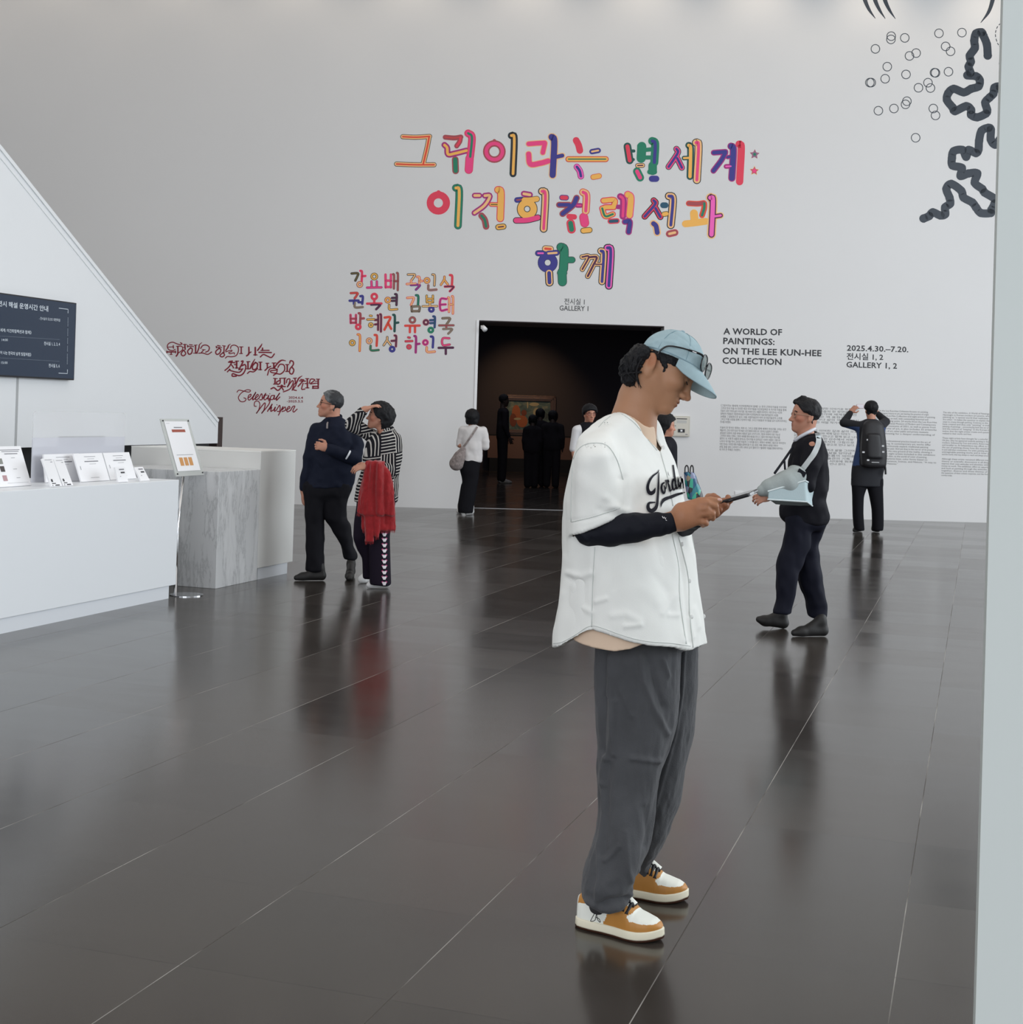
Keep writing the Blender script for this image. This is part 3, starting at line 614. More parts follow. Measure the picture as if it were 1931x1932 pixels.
thin(mb, T2, [(30, [(960, 525), (955, 620)]), (18, [(930, 520), (1000, 525)]), (18, [(930, 625), (990, 625)]), (24, [(1035, 560), (985, 590), (1010, 630), (1050, 600), (1050, 525)]), (30, [(1130, 520), (1130, 625)]), (18, [(1040, 520), (1155, 515)]), (24, [(1005, 665), (1145, 670)]), (24, [(1070, 645), (1095, 650)]), (26, [(1080, 675), (1010, 740), (940, 690), (885, 710)]), (24, [(1085, 690), (1110, 735)]),
    (22, [(1165, 600), (1180, 540), (1230, 535), (1210, 620), (1180, 680), (1230, 610), (1275, 560), (1290, 600), (1240, 700), (1180, 740), (1110, 765)]), (26, [(1320, 520), (1330, 600)]), (18, [(1290, 518), (1350, 515)]), (22, [(1270, 735), (1310, 620), (1340, 640), (1290, 720), (1345, 740)]), ([28, 28, 12], [(1340, 620), (1390, 520), (1450, 475)]),
    (24, [(1405, 565), (1510, 570)]), (22, [(1425, 540), (1480, 545)]), (26, [(1465, 570), (1380, 665)]), (22, [(1470, 610), (1450, 670), (1445, 720), (1500, 715)]), (30, [(1545, 530), (1548, 690)]), (20, [(1500, 615), (1545, 615)]), (18, [(1515, 525), (1575, 525)]), (18, [(1515, 693), (1575, 693)]),
    (22, [(1580, 610), (1610, 535), (1680, 545), (1650, 580), (1600, 620), (1690, 610)]), (30, [(1745, 540), (1745, 640)]), (18, [(1710, 535), (1770, 535)]), (18, [(1690, 575), (1745, 570)]), (18, [(1690, 610), (1745, 605)]), (26, [(1645, 665), (1745, 665)]), (26, [(1650, 670), (1650, 700)]), (26, [(1745, 660), (1745, 700)]), (24, [(1640, 700), (1745, 700)])])
mb.build('text_line', red_ink, rt)
cw = empty('script_heading', wpt(*wall_uz(505, 760), 0), 'dark red flowing English script in two lines under the ornamental title', 'wall lettering')
mb = MB()
thin(mb, T2, [(17, [(265, 770), (300, 735), (380, 750), (480, 770), (510, 740), (440, 730), (340, 790), (290, 870), (330, 940), (400, 940), (430, 895), (390, 875)]), (19, [(465, 875), (510, 850), (520, 810), (480, 830), (465, 890), (490, 915), (545, 870)]), (21, [(545, 870), (610, 770), (560, 860), (550, 910), (590, 890)]), (19, [(590, 890), (650, 840), (640, 810), (605, 850), (605, 910), (660, 890)]), (19, [(660, 890), (710, 800), (725, 850), (720, 905), (680, 910)]), (19, [(730, 890), (790, 790), (755, 890), (780, 910), (810, 880)]), (16, [(755, 830), (815, 825)]), (19, [(815, 890), (845, 825), (830, 900), (870, 880)]), (16, [(860, 800), (864, 802)]), (19, [(945, 830), (890, 840), (875, 900), (920, 900), (950, 830), (940, 900), (970, 890)]), (21, [(970, 890), (1045, 785), (990, 870), (985, 920), (1045, 860)])])
mb.build('text_line', red_ink, cw)
mb = MB()
thin(mb, T2, [(17, [(615, 1030), (580, 1020), (590, 950), (650, 935), (680, 990), (665, 1080), (620, 1155)]), (19, [(620, 1155), (770, 965), (760, 1080), (715, 1155)]), (19, [(715, 1155), (840, 1000), (870, 900), (840, 930)]), (21, [(820, 1120), (910, 985), (850, 1090), (895, 1040), (880, 1120), (920, 1100)]), (19, [(930, 1100), (965, 1040), (945, 1120), (985, 1095)]), (16, [(990, 1000), (994, 1003)]), (19, [(985, 1095), (1040, 1010), (1050, 1060), (1040, 1120), (1000, 1120)]), (19, [(1020, 1190), (1105, 1030), (1080, 1100), (1140, 1040), (1145, 1100), (1085, 1125)]), (19, [(1160, 1100), (1225, 1060), (1215, 1030), (1180, 1070), (1180, 1130), (1240, 1105)]), (19, [(1240, 1105), (1280, 1035), (1320, 1030), (1285, 1100), (1300, 1135), (1360, 1080)])])
mb.build('text_line', red_ink, cw)
text_thing('script_dates', [('2024.6.4', (544.8, 752), (572, 752.5), 6.2, .02), ('-2025.5.5', (541.5, 759), (572, 759.5), 6.2, .02)], red_ink, 'tiny dark red dates in two lines beside the English script')
# black graphics high on the wall at right
gk = mat('blue_black_vinyl', (0.028, 0.040, 0.058, 1), 0.5)
TG = (1600, 0, 331 / 1421)
G = lambda pts: [(TG[0] + x * TG[2], TG[1] + y * TG[2]) for x, y in pts]
def blob_line(mb, pts, w):
    ribbon(mb, G(pts), w * TG[2], on_wall, 0, 0, 6)
    for x, y in G(pts): disc(mb, (x, y), w * TG[2] * 0.53, on_wall, 0.2, 0, 14)
mb = MB()
blob_line(mb, [(1135, 450), (1128, 360), (1100, 290), (1085, 262), (1040, 272), (1026, 330), (1030, 390), (990, 450), (998, 500), (980, 540), (995, 590), (970, 610), (1040, 618), (1070, 650), (1060, 700), (1000, 720), (940, 748), (860, 720), (815, 755), (805, 810), (850, 870), (870, 900), (960, 860), (1000, 890), (1000, 930), (1050, 950), (1120, 920), (1130, 890), (1115, 830), (1150, 790), (1180, 760), (1190, 710), (1235, 705), (1255, 770), (1262, 840), (1300, 900), (1330, 960), (1290, 1080), (1240, 1120), (1195, 1172), (1160, 1130), (1160, 1050), (1140, 1035), (1085, 1060), (1065, 1140), (1060, 1210), (1040, 1240), (980, 1215), (960, 1270), (930, 1215), (860, 1225), (845, 1280), (850, 1340), (925, 1360), (915, 1425), (980, 1405), (1050, 1405), (1030, 1480), (1090, 1530), (1110, 1560), (1190, 1610), (1190, 1650), (1165, 1700), (1160, 1725), (1080, 1725), (1040, 1680), (1010, 1640), (940, 1600), (920, 1545), (840, 1490), (800, 1530), (825, 1600), (830, 1650), (790, 1680), (790, 1735), (750, 1745), (690, 1720), (660, 1750), (615, 1770)], 66)
tag(mb.build('wall_squiggle', gk), 'thick blue-black bumpy squiggle painted on the wall beside the pillar', 'wall graphic')
circ = [(353, 293), (351, 319), (463, 307), (225, 396), (501, 453), (555, 430), (740, 270), (926, 264), (794, 376), (834, 416), (321, 540), (304, 638), (180, 669), (191, 669), (473, 603), (704, 589), (712, 590), (817, 581), (574, 711), (651, 670), (671, 713), (249, 897), (375, 879), (480, 820), (469, 845), (694, 879), (712, 935), (551, 1116)]
for x, y in circ:
    mb = MB(); ring(mb, G([(x, y)])[0], 35 * TG[2], 6 * TG[2], on_wall, 0.1 * random.Random(x).random(), 0, 32)
    tag(mb.build('wall_circle', gk), 'thin black outlined circle among the scattered circles high on the wall', 'wall graphic', 'scattered circles on the wall')
for pts, w, lb in (([(120, -90), (140, 0), (175, 80), (225, 150)], [36, 34, 24, 4], 'first of three tapering black strokes at the top of the wall, above the circles'), ([(205, -90), (222, 0), (258, 80), (305, 152)], [36, 34, 24, 4], 'middle of three tapering black strokes at the top of the wall, above the circles'), ([(285, -90), (302, 0), (338, 80), (387, 153)], [36, 34, 24, 4], 'last of three tapering black strokes at the top of the wall, nearest the squiggle'), ([(1190, -90), (1172, 10), (1140, 100), (1078, 185)], [36, 34, 26, 4], 'single tapering black stroke curving the other way above the squiggle')):
    mb = MB(); ribbon(mb, G(pts), [x * TG[2] for x in w], on_wall, 0, 0, 8, False)
    tag(mb.build('wall_stroke', gk), lb, 'wall graphic')
mb = MB()
for c in ([(1250, -10), (1285, 40), (1265, 95), (1262, 165), (1215, 215), (1197, 280), (1215, 350), (1250, 395), (1285, 410), (1245, 455), (1228, 510), (1245, 580), (1285, 625)], [(1255, 172), (1300, 155), (1340, 190)], [(1262, 175), (1290, 215), (1320, 240)]):
    q = catmull(G(c), 8); acc = 0
    for i in range(0, len(q) - 3, 4): ribbon(mb, q[i:i + 3], 1.5, on_wall, 0, 0, 1)
tag(mb.build('wall_dashes', gk), 'dashed black looping line on the wall, partly behind the pillar', 'wall graphic')
# ================================================================== reception desk, counter, marble block and what stands on them
DF = -5.87
desk_white = mat('desk_white_laminate', (0.80, 0.83, 0.86, 1), 0.35)
acryl = mat('clear_acrylic', (0.93, 0.95, 0.97, 1), 0.08, alpha=0.22)
paper = mat('white_paper', (0.86, 0.86, 0.88, 1), 0.6)
grey_print = mat('grey_print', (0.22, 0.22, 0.24, 1), 0.6)
dark_print = mat('dark_print', (0.03, 0.03, 0.035, 1), 0.6)
chrome = mat('chrome_metal', (0.75, 0.76, 0.78, 1), 0.12, 1.0)

def slab(mb, u0, u1, v0, v1, z0, z1, mi=0): return mb.box(tile_pt(u0, v0, z0), BV * (u1 - u0), AV * (v1 - v0), ZV * (z1 - z0), mi)
d = empty('reception_desk', tile_pt(DF - 0.4, 8.2, 0), 'long white reception desk with leaflets on top, nearest the camera', 'reception desk')
mb = MB(); slab(mb, DF - 0.85, DF, 5.5, 9.755, 0.098, 0.908); mb.build('body', desk_white, d, bevel=0.004)
mb = MB(); slab(mb, DF - 0.80, DF - 0.012, 5.5, 9.675, 0.0, 0.097); mb.build('plinth', mat('plinth_white', (0.72, 0.75, 0.79, 1), 0.4), d)
c = empty('rear_counter', tile_pt(DF - 0.6, 11.4, 0), 'white counter block standing behind the marble block', 'counter')
mb = MB(); slab(mb, -7.156, DF, 11.072, 11.735, 0.10, 1.095); mb.build('body', mat('counter_white_laminate', (0.72, 0.72, 0.70, 1), 0.3), c, bevel=0.003)
mb = MB(); slab(mb, -7.156, DF, 11.072, 11.735, 1.0955, 1.108); mb.build('worktop', mat('counter_top', (0.85, 0.85, 0.82, 1), 0.35), c)
mb = MB(); slab(mb, -7.10, DF - 0.012, 11.10, 11.655, 0, 0.099); mb.build('plinth', MATS['plinth_white'], c)

def marble_mat():
    m = mat('grey_veined_marble', (0.6, 0.6, 0.6, 1), 0.28)
    nt = m.node_tree; N = nt.nodes; L = nt.links; b = N['Principled BSDF']
    tc = N.new('ShaderNodeTexCoord')
    mp = N.new('ShaderNodeMapping'); mp.inputs['Rotation'].default_value = (0.0, 0.75, 0.75); mp.inputs['Scale'].default_value = (6.0, 6.0, 1.3)
    L.new(tc.outputs['Object'], mp.inputs[0])
    n = N.new('ShaderNodeTexNoise'); n.inputs['Scale'].default_value = 1.15; n.inputs['Detail'].default_value = 8; n.inputs['Roughness'].default_value = 0.68; n.inputs['Distortion'].default_value = 0.25
    L.new(mp.outputs[0], n.inputs['Vector'])
    r = N.new('ShaderNodeValToRGB'); e = r.color_ramp.elements
    e[0].position = 0.40; e[0].color = (0.62, 0.63, 0.64, 1); e[1].position = 0.62; e[1].color = (0.70, 0.71, 0.72, 1)
    for p, c in ((0.475, (0.62, 0.63, 0.64, 1)), (0.505, (0.47, 0.48, 0.49, 1)), (0.535, (0.63, 0.64, 0.65, 1))):
        q = e.new(p); q.color = c
    L.new(n.outputs['Fac'], r.inputs[0]); L.new(r.outputs[0], b.inputs['Base Color'])
    return m
mb = MB(); slab(mb, -6.9, DF, 10.367, 11.068, 0, 0.95)
tag(mb.build('marble_block', marble_mat(), bevel=0.003), 'grey veined marble block between the white desk and the rear counter', 'marble block')

def leaning(bl, br, tl, o=None, z=0.912, th=0.006):
    """a sheet leaning back: bottom corners stand at height z, its sides run straight back from the desk's front"""
    P = on_plane(*bl, Vector((0, 0, z)), ZV) if o is None else on_plane(*bl, o, AV)
    A = on_plane(*br, P, BV) - P
    B = on_plane(*tl, P, AV) - P
    A = AV * A.dot(AV)
    return P, A, B, A.cross(B).normalized() * (1 if A.cross(B).dot(BV) > 0 else -1)
def sheet_fn(P, A, B, n):
    return lambda s, t, layer=0: P + A * s + B * t + n * (0.0012 + 0.0008 * layer)
def marks(mb, fn, rects, mi=0):
    for s0, t0, s1, t1 in rects: mb.add([fn(s0, t0), fn(s1, t0), fn(s1, t1), fn(s0, t1)], [(0, 1, 2, 3)], mi)
def leaflet(name, quad, label, cat, group, rects, dark=(), th=0.012, o=None, texts=()):
    P, A, B, n = leaning(*quad, o=o)
    e = empty(name, P + A * .5, label, cat, group)
    mb = MB(); mb.box(P - n * th, A, B, n * th); mb.build('cover', paper, e)
    fn = sheet_fn(P, A, B, n)
    mb = MB(); marks(mb, fn, rects)
    for q in texts: pass
    mb.build('print', grey_print, e)
    if dark:
        mb = MB(); marks(mb, fn, dark); mb.build('bold_print', dark_print, e)
    return e, P, A, B, n
S = 300 / 1931
Q = lambda x, y: (x * S, 820 + y * S)
def quad(bl, br, tl): return (Q(*bl), Q(*br), Q(*tl))
# the big sheet at the left edge of the picture, with small pictures down its side
e, P, A, B, n = leaflet('sign_sheet', quad((-190, 650), (385, 600), (-330, 150)), 'tall price sheet with small pictures leaning at the left end of the desk', 'sign', None,
                        [(.35, .90, .95, .915), (.55, .86, .92, .875), (.60, .80, .88, .82), (.72, .70, .80, .71), (.7, .42, .78, .43), (.72, .2, .8, .21), (.5, .08, .95, .085)])
fn = sheet_fn(P, A, B, n)
for col, t, nm in (((0.25, 0.26, 0.24, 1), .56, 'picture'), ((0.06, 0.05, 0.05, 1), .37, 'picture'), ((0.45, 0.28, 0.30, 1), .14, 'picture')):
    mb = MB(); marks(mb, fn, [(.43, t, .52, t + .14)]); mb.build(nm, mat('photo_%d' % int(t * 100), col, 0.5), e)
for qd, lb in ((quad((560, 582), (985, 575), (530, 240)), 'square white leaflet with rows of print, behind the two narrow brochures'),
               (quad((990, 574), (1335, 552), (890, 232)), 'middle square white leaflet in the row on the desk'),
               (quad((1345, 550), (1660, 533), (1250, 222)), 'square white leaflet in the row nearest the desk end, behind the two small cards')):
    leaflet('leaflet', qd, lb, 'leaflet', 'square leaflets on the desk', [(.33, .87, .72, .885), (.42, .79, .66, .80), (.30, .69, .78, .725), (.45, .61, .68, .62), (.10, .42, .115, .55), (.36, .12, .66, .13)])
for qd, lb in ((quad((625, 632), (755, 622), (508, 292)), 'narrow white brochure with black print at its foot, first of the two'),
               (quad((770, 622), (890, 615), (648, 300)), 'narrow white brochure with black print at its foot, second of the two')):
    leaflet('brochure', qd, lb, 'brochure', 'narrow brochures on the desk', [(.2, .94, .85, .955), (.65, .86, .85, .88)], [(.15, .16, .3, .26), (.15, .09, .5, .12), (.12, .02, .2, .05), (.4, .02, .8, .06)])
for qd, lb in ((quad((1440, 578), (1560, 560), (1395, 398)), 'small upright white card with print on the desk, in front of the square leaflet'),
               (quad((1715, 562), (1820, 545), (1630, 396)), 'small upright white card with print at the very end of the desk')):
    leaflet('card', qd, lb, 'card', 'small cards on the desk', [(.35, .8, .85, .88), (.3, .35, .38, .4)], [(.45, .58, .85, .68)])
# acrylic screen with a frosted lower half, and the dark monitor behind it
sc_ = empty('desk_screen', tile_pt(-6.36, 9.1, 0.908), 'rounded clear acrylic screen with frosted lower half standing on the desk', 'acrylic screen')
def rrect(v0, v1, z0, z1, r, u, top=True, k=6):
    pts = [tile_pt(u, v0, z0), tile_pt(u, v1, z0)]
    if top:
        for cx, a0 in ((v1 - r, 0), (v0 + r, PI / 2)):
            for i in range(k + 1):
                w = a0 + PI / 2 * i / k; pts.append(tile_pt(u, cx + r * math.cos(w), z1 - r + r * math.sin(w)))
    else: pts += [tile_pt(u, v1, z1), tile_pt(u, v0, z1)]
    return pts
us = -6.36
va, zt_ = [(on_plane(62, 776, tile_pt(us, 9), BV)).dot(AV), on_plane(62, 776, tile_pt(us, 9), BV).z]
vb_ = on_plane(235, 781, tile_pt(us, 9), BV).dot(AV)
zm = on_plane(150, 825, tile_pt(us, 9), BV).z
mb = MB(); mb.prism(rrect(va, vb_, zm, zt_, 0.03, us), BV * 0.008); mb.build('clear_panel', mat('clear_screen_acrylic', (0.80, 0.81, 0.83, 1), 0.1, alpha=0.45), sc_)
mb = MB(); mb.prism(rrect(va, vb_, 0.908, zm, 0.03, us, False), BV * 0.009); mb.build('frosted_panel', mat('frosted_screen_acrylic', (0.72, 0.73, 0.79, 1), 0.5, alpha=0.72), sc_)
mo = empty('monitor', tile_pt(-6.6, 9.4, 0.908), 'dark monitor standing behind the frosted acrylic screen', 'monitor')
m0 = on_plane(117, 823.5, tile_pt(-6.55, 9), BV); m1 = on_plane(198, 823.5, tile_pt(-6.55, 9), BV)
mb = MB(); mb.box(tile_pt(-6.55, m0.dot(AV), 1.06), AV * (m1 - m0).dot(AV), BV * -0.03, ZV * (m0.z - 1.06)); mb.build('panel', mat('monitor_black', (0.02, 0.02, 0.025, 1), 0.4), mo)
vm = (m0 + m1).dot(AV) / 2
mb = MB(); slab(mb, -6.60, -6.57, vm - .03, vm + .03, 0.92, 1.1); slab(mb, -6.7, -6.5, vm - .12, vm + .12, 0.908, 0.922); mb.build('stand', MATS['monitor_black'], mo)

# floor-standing slanted notice between desk and marble block
P, A, B, n = leaning((333, 899), (386, 893), (303, 790), o=tile_pt(0, 9.90))
nt_ = empty('notice_stand', Vector((P.x, P.y, 0)), 'slanted clear-framed notice with orange boxes on a chrome floor stand', 'notice stand')
mb = MB(); mb.box(P - n * 0.012, A, B, n * 0.010); mb.build('clear_frame', mat('notice_acrylic', (0.62, 0.64, 0.62, 1), 0.15, alpha=0.75), nt_)
fn = sheet_fn(P, A, B, n)
s0, s1, t0, t1 = .09, .90, .085, .955
f2 = lambda s, t, layer=0: fn(s0 + (s1 - s0) * s, t0 + (t1 - t0) * t, layer)
mb = MB(); marks(mb, f2, [(0, 0, 1, 1)]); mb.build('paper', paper, nt_)
f3 = lambda s, t, layer=0: f2(s, t, 1)
mb = MB(); marks(mb, f3, [(.22, .78, .80, .835)]); mb.build('red_banner', mat('notice_red', (0.35, 0.08, 0.05, 1), 0.6), nt_)
mb = MB()
for k in range(3): marks(mb, f3, [(.20 + k * .20, .105, .355 + k * .20, .27)])
mb.build('orange_boxes', mat('notice_orange', (0.62, 0.30, 0.10, 1), 0.6), nt_)
mb = MB(); marks(mb, f3, [(.14, .318, .86, .326), (.34, .865, .70, .885), (.06, .955, .2, .96)]); mb.build('print', grey_print, nt_)
mb = MB()
for s, t in ((.06, .04), (.95, .04), (.06, .965), (.95, .965)):
    q = fn(s, t); mb.tube([q - n * .02, q + n * .004], 0.006, 8)
mb.build('corner_screws', dark_print, nt_)
pole0 = on_floor(331, 1121)
mb = MB(); mb.tube([pole0, pole0 + ZV * .55, P + A * .35 - n * .03], 0.013, 12); mb.build('pole', chrome, nt_, True)
mb = MB(); mb.tube([pole0 + BV * .1, pole0 + BV * .1 + ZV * .006], 0.13, 28); mb.build('base_plate', chrome, nt_)

# wall screen on the stair side
su = SU
cv, cz = stair_vz(134, 571.7); _, cz0 = stair_vz(134, 717.5)
tv = empty('wall_screen', sp(cv - .65, cz0, 0.03), 'dark information screen with Korean tour times on the white stair wall', 'screen')
tvw = (cz - cz0) * 16 / 9
mb = MB(); mb.box(sp(cv - tvw, cz0, 0.012), AV * tvw, ZV * (cz - cz0), BV * 0.05); mb.build('bezel', mat('screen_bezel', (0.012, 0.012, 0.016, 1), 0.35), tv, bevel=0.003)
mb = MB(); mb.box(sp(cv - tvw + .012, cz0 + .014, 0.062), AV * (tvw - .024), ZV * (cz - cz0 - .026), BV * 0.002); mb.build('display', mat('screen_navy', (0.008, 0.016, 0.035, 1), 0.25, emit=(0.030, 0.055, 0.10, 1), emit_s=0.25), tv)
on_tv = lambda px, py, layer=0: on_plane(px, py, sp(0, 0, 0.0655), BV)
tv_ink = mat('screen_white_text', (0.5, 0.55, 0.6, 1), 0.5, emit=(0.55, 0.62, 0.68, 1), emit_s=0.2)
TV = (0, 540, 150 / 1566)
V_ = lambda x, y: (x * TV[2], 540 + y * TV[2])
UPT = (-0.01, -1)
def tvt(rows): text_obj('screen_text', [(s, V_(*a), V_(*b), sz, off) for s, a, b, sz, off in rows], tv_ink, tv, fn=on_tv, up=UPT)
tvt([('전시 해설 운영시간 안내', (-40, 380), (950, 492), 11.5, .018)])
tvt([('- 전시실의 도슨트 대면해설', (770, 655), (1185, 693), 6.0, .004)])
tvt([('별세계: 이건희컬렉션과 함께》', (-40, 885), (620, 942), 7.2, .012), ('피어 나는 한국의 날개 빛깔처럼》', (-40, 1330), (615, 1378), 7.2, .012)])
tvt([('14:00', (35, 1080), (155, 1082), 6.5, .004), ('15:00', (25, 1528), (148, 1530), 6.5, .004)])
tvt([('전시실 1, 2, 3, 4', (868, 1155), (1180, 1172), 7.6, .014), ('전시실 5, 6', (960, 1590), (1175, 1600), 7.6, .014)])
mb = MB()
for pts in ([(1160, 432), (1342, 455), (1340, 530)], [(1155, 1712), (1328, 1720), (1330, 1640)]):
    ribbon(mb, [V_(*p) for p in pts], 1.1, on_tv, 0, 0, 1, False)
for k in range(30):
    if k in (6, 12, 17, 22): continue
    ribbon(mb, [V_(1340 - k * .5, 620 + k * 31), V_(1340 - k * .5, 620 + k * 31 + 14)], 0.7, on_tv, 0, 0, 1, False)
for y in (1050, 1480): ribbon(mb, [V_(-20, y - 70), V_(1175, y)], 0.12, on_tv, 0, 0, 1, False)
mb.build('screen_marks', tv_ink, tv)

# small fittings on the end wall
p0 = wall_uz(1270, 784.5); p1 = wall_uz(1300.5, 824)
ab = empty('wall_panel_box', wpt(p0[0], p1[1], 0), 'beige alarm panel box with a small black display on the wall', 'control panel')
w_, h_ = p1[0] - p0[0], p0[1] - p1[1]
X0, Z0 = p0[0], p1[1]
def wb(u0, u1, z0, z1, n0, n1): return MB().box(wpt(X0 + u0 * w_, Z0 + z0 * h_, n0), WU * (u1 - u0) * w_, ZV * (z1 - z0) * h_, WN * (n1 - n0))
beige = mat('beige_enamel', (0.60, 0.57, 0.50, 1), 0.45)
wb(0, 1, 0, 1, 0, .05).build('case', beige, ab, bevel=0.004)
wb(.07, .93, .06, .94, .05, .056).build('door', mat('beige_door', (0.68, 0.65, 0.58, 1), 0.45), ab)
wb(.2, .82, .845, .885, .056, .06).build('slot', dark_print, ab)
wb(.22, .8, .65, .8, .056, .058).build('paper_label', mat('label_grey', (0.55, 0.55, 0.53, 1), 0.6), ab)
wb(.3, .7, .2, .37, .056, .062).build('display', dark_print, ab)
wb(.44, .56, .24, .33, .062, .064).build('button', paper, ab)
wb(.74, .88, .09, .13, .056, .058).build('badge', grey_print, ab)
wb(.1, .16, .5, .54, .056, .068).build('lock', grey_print, ab)
q = wall_uz(1264, 787)
tag(MB().ball(wpt(*q, 0.005), 0.012, 12, 8).build('wall_sensor', dark_print, None, True), 'tiny black round sensor on the wall beside the beige panel box', 'sensor')
q = wall_uz(911, 618)
ca = empty('security_camera', wpt(*q, 0.0), 'small white camera at the top corner of the doorway', 'camera')
mb = MB(); mb.box(wpt(q[0] - .03, q[1] - .02, -0.02), WU * .03, WN * .05, ZV * .05); mb.build('bracket', MATS['white_door_trim'], ca)
mb = MB(); mb.tube([wpt(q[0], q[1] + .01, 0.02), wpt(q[0] + .04, q[1] - .04, 0.07)], [0.035, 0.04], 14); mb.build('housing', MATS['white_door_trim'], ca, True)
q = wall_uz(1387, 929)
e = empty('wall_socket', wpt(*q, 0), 'white socket plate low on the wall above the phone', 'socket')
mb = MB(); mb.box(wpt(q[0], q[1] - .05, 0), WU * .13, ZV * .07, WN * .012); mb.build('plate', mat('socket_white', (0.86, 0.86, 0.87, 1), 0.4), e, bevel=0.003)

# the gallery beyond the doorway: lit painting over a low barrier
def gp(px, py, off=0.0): return on_plane(px, py, WO + WN * (GB + off), WN)
Sg = 220 / 1931
g = lambda x, y, off=0.0: gp(890 + x * Sg, 690 + y * Sg, off)
pt = empty('framed_painting', g(900, 1100), 'framed painting of orange shapes on dark teal, lit inside the dark gallery', 'painting')
a, b, c2 = g(500, 480), g(1400, 480), g(500, 1140)
Wd = (b - a).dot(WU); Hd = a.z - c2.z
o = Vector((a.x, a.y, c2.z))
gold = mat('gilt_frame', (0.10, 0.05, 0.03, 1), 0.3, 0.3)
mb = MB()
for i, (k, t) in enumerate(((0.0, .05), (.05, .075), (.10, .06))):
    W0 = .055 if i < 2 else .04
    x0, x1, z0, z1 = k, Wd - k, k, Hd - k
    for bx in ((x0, x0 + W0, z0, z1), (x1 - W0, x1, z0, z1), (x0, x1, z0, z0 + W0), (x0, x1, z1 - W0, z1)):
        mb.box(o + WU * bx[0] + ZV * bx[2], WU * (bx[1] - bx[0]), ZV * (bx[3] - bx[2]), WN * (t + .0012 * i))
mb.build('frame', gold, pt, bevel=0.006)
def canvas_mat():
    m = mat('painted_canvas', (0.1, 0.13, 0.12, 1), 0.6); nt = m.node_tree; N = nt.nodes; L = nt.links; b = N['Principled BSDF']
    tc = N.new('ShaderNodeTexCoord'); n = N.new('ShaderNodeTexNoise'); n.inputs['Scale'].default_value = 4.5; n.inputs['Detail'].default_value = 6; n.inputs['Distortion'].default_value = 1.2
    L.new(tc.outputs['Object'], n.inputs['Vector'])
    r = N.new('ShaderNodeValToRGB'); e = r.color_ramp.elements
    e[0].position = .3; e[0].color = (0.05, 0.07, 0.07, 1); e[1].position = .7; e[1].color = (0.28, 0.30, 0.22, 1); q = e.new(.5); q.color = (0.10, 0.17, 0.17, 1)
    L.new(n.outputs['Fac'], r.inputs[0]); L.new(r.outputs[0], b.inputs['Base Color']); return m
mb = MB(); mb.box(o + WU * .14 + ZV * .14, WU * (Wd - .28), ZV * (Hd - .28), WN * .03); mb.build('canvas', canvas_mat(), pt)
blob_m = [mat('canvas_orange', (0.42, 0.13, 0.05, 1), 0.6), mat('canvas_rust', (0.22, 0.06, 0.03, 1), 0.6), mat('canvas_cream', (0.45, 0.40, 0.25, 1), 0.6)]
mb = MB(); fng = lambda x, y, l: g(x, y, 0.0315 + .001 * l)
for x, y, rx, ry, mi, l in ((740, 780, 70, 130, 0, 1), (690, 900, 60, 110, 1, 2), (840, 920, 90, 100, 0, 3), (870, 780, 45, 50, 1, 4), (760, 880, 60, 20, 2, 5), (930, 650, 12, 60, 2, 1), (1040, 640, 80, 30, 2, 1), (1080, 780, 60, 80, 2, 0)):
    disc(mb, (x, y), (rx, ry), fng, l, mi, 18)
mb.build('painted_shapes', blob_m, pt)
bz = empty('low_plinth', on_floor(1000, 905), 'low brown plinth wall under the lit painting', 'plinth')
a = g(600, 1165, .5); b = g(1380, 1165, .5)
q0 = g(600, 1165, .45); ex = (b - a).dot(WU)
zz = g(900, 1540, .45).z
mb = MB(); mb.box(q0 - WU * .5, WU * (ex + 1.1), WN * -.36, ZV * -(q0.z - max(zz, 0.02))); mb.build('body', mat('plinth_brown', (0.22, 0.13, 0.10, 1), 0.6), bz)
mb = MB(); mb.box(q0 - WU * .52 + ZV * .002, WU * (ex + 1.14), WN * -.38, ZV * .03); mb.build('cap', dark_void, bz)
mb = MB(); mb.box(Vector((q0.x, q0.y, 0.0)) - WU * .45, WU * (ex + 1.0), WN * -.34, ZV * (max(zz, .02) - .001)); mb.build('base', dark_void, bz)
for dx, en in ((-.6, 130), (.5, 45)):
    d_ = bpy.data.lights.new('picture_spot', 'SPOT'); d_.energy = en; d_.color = (1.0, 0.62, 0.32); d_.spot_size = 1.15; d_.spot_blend = 1.0; d_.shadow_soft_size = .05
    l_ = bpy.data.objects.new('picture_spot', d_); C.objects.link(l_)
    t_ = g(900, 850); l_.location = t_ + WN * 2.3 + WU * dx + ZV * (4.4 - t_.z)
    l_.rotation_euler = (t_ - ZV * .3 - l_.location).to_track_quat('-Z', 'Y').to_euler()
area('gallery_ambient_fill', WO + WN * -7 + ZV * 4.5, WO + WN * -7, 6, 8, 55, (.85, .86, 1.0))  # fill light added to lift the dark gallery walls
set_texts()
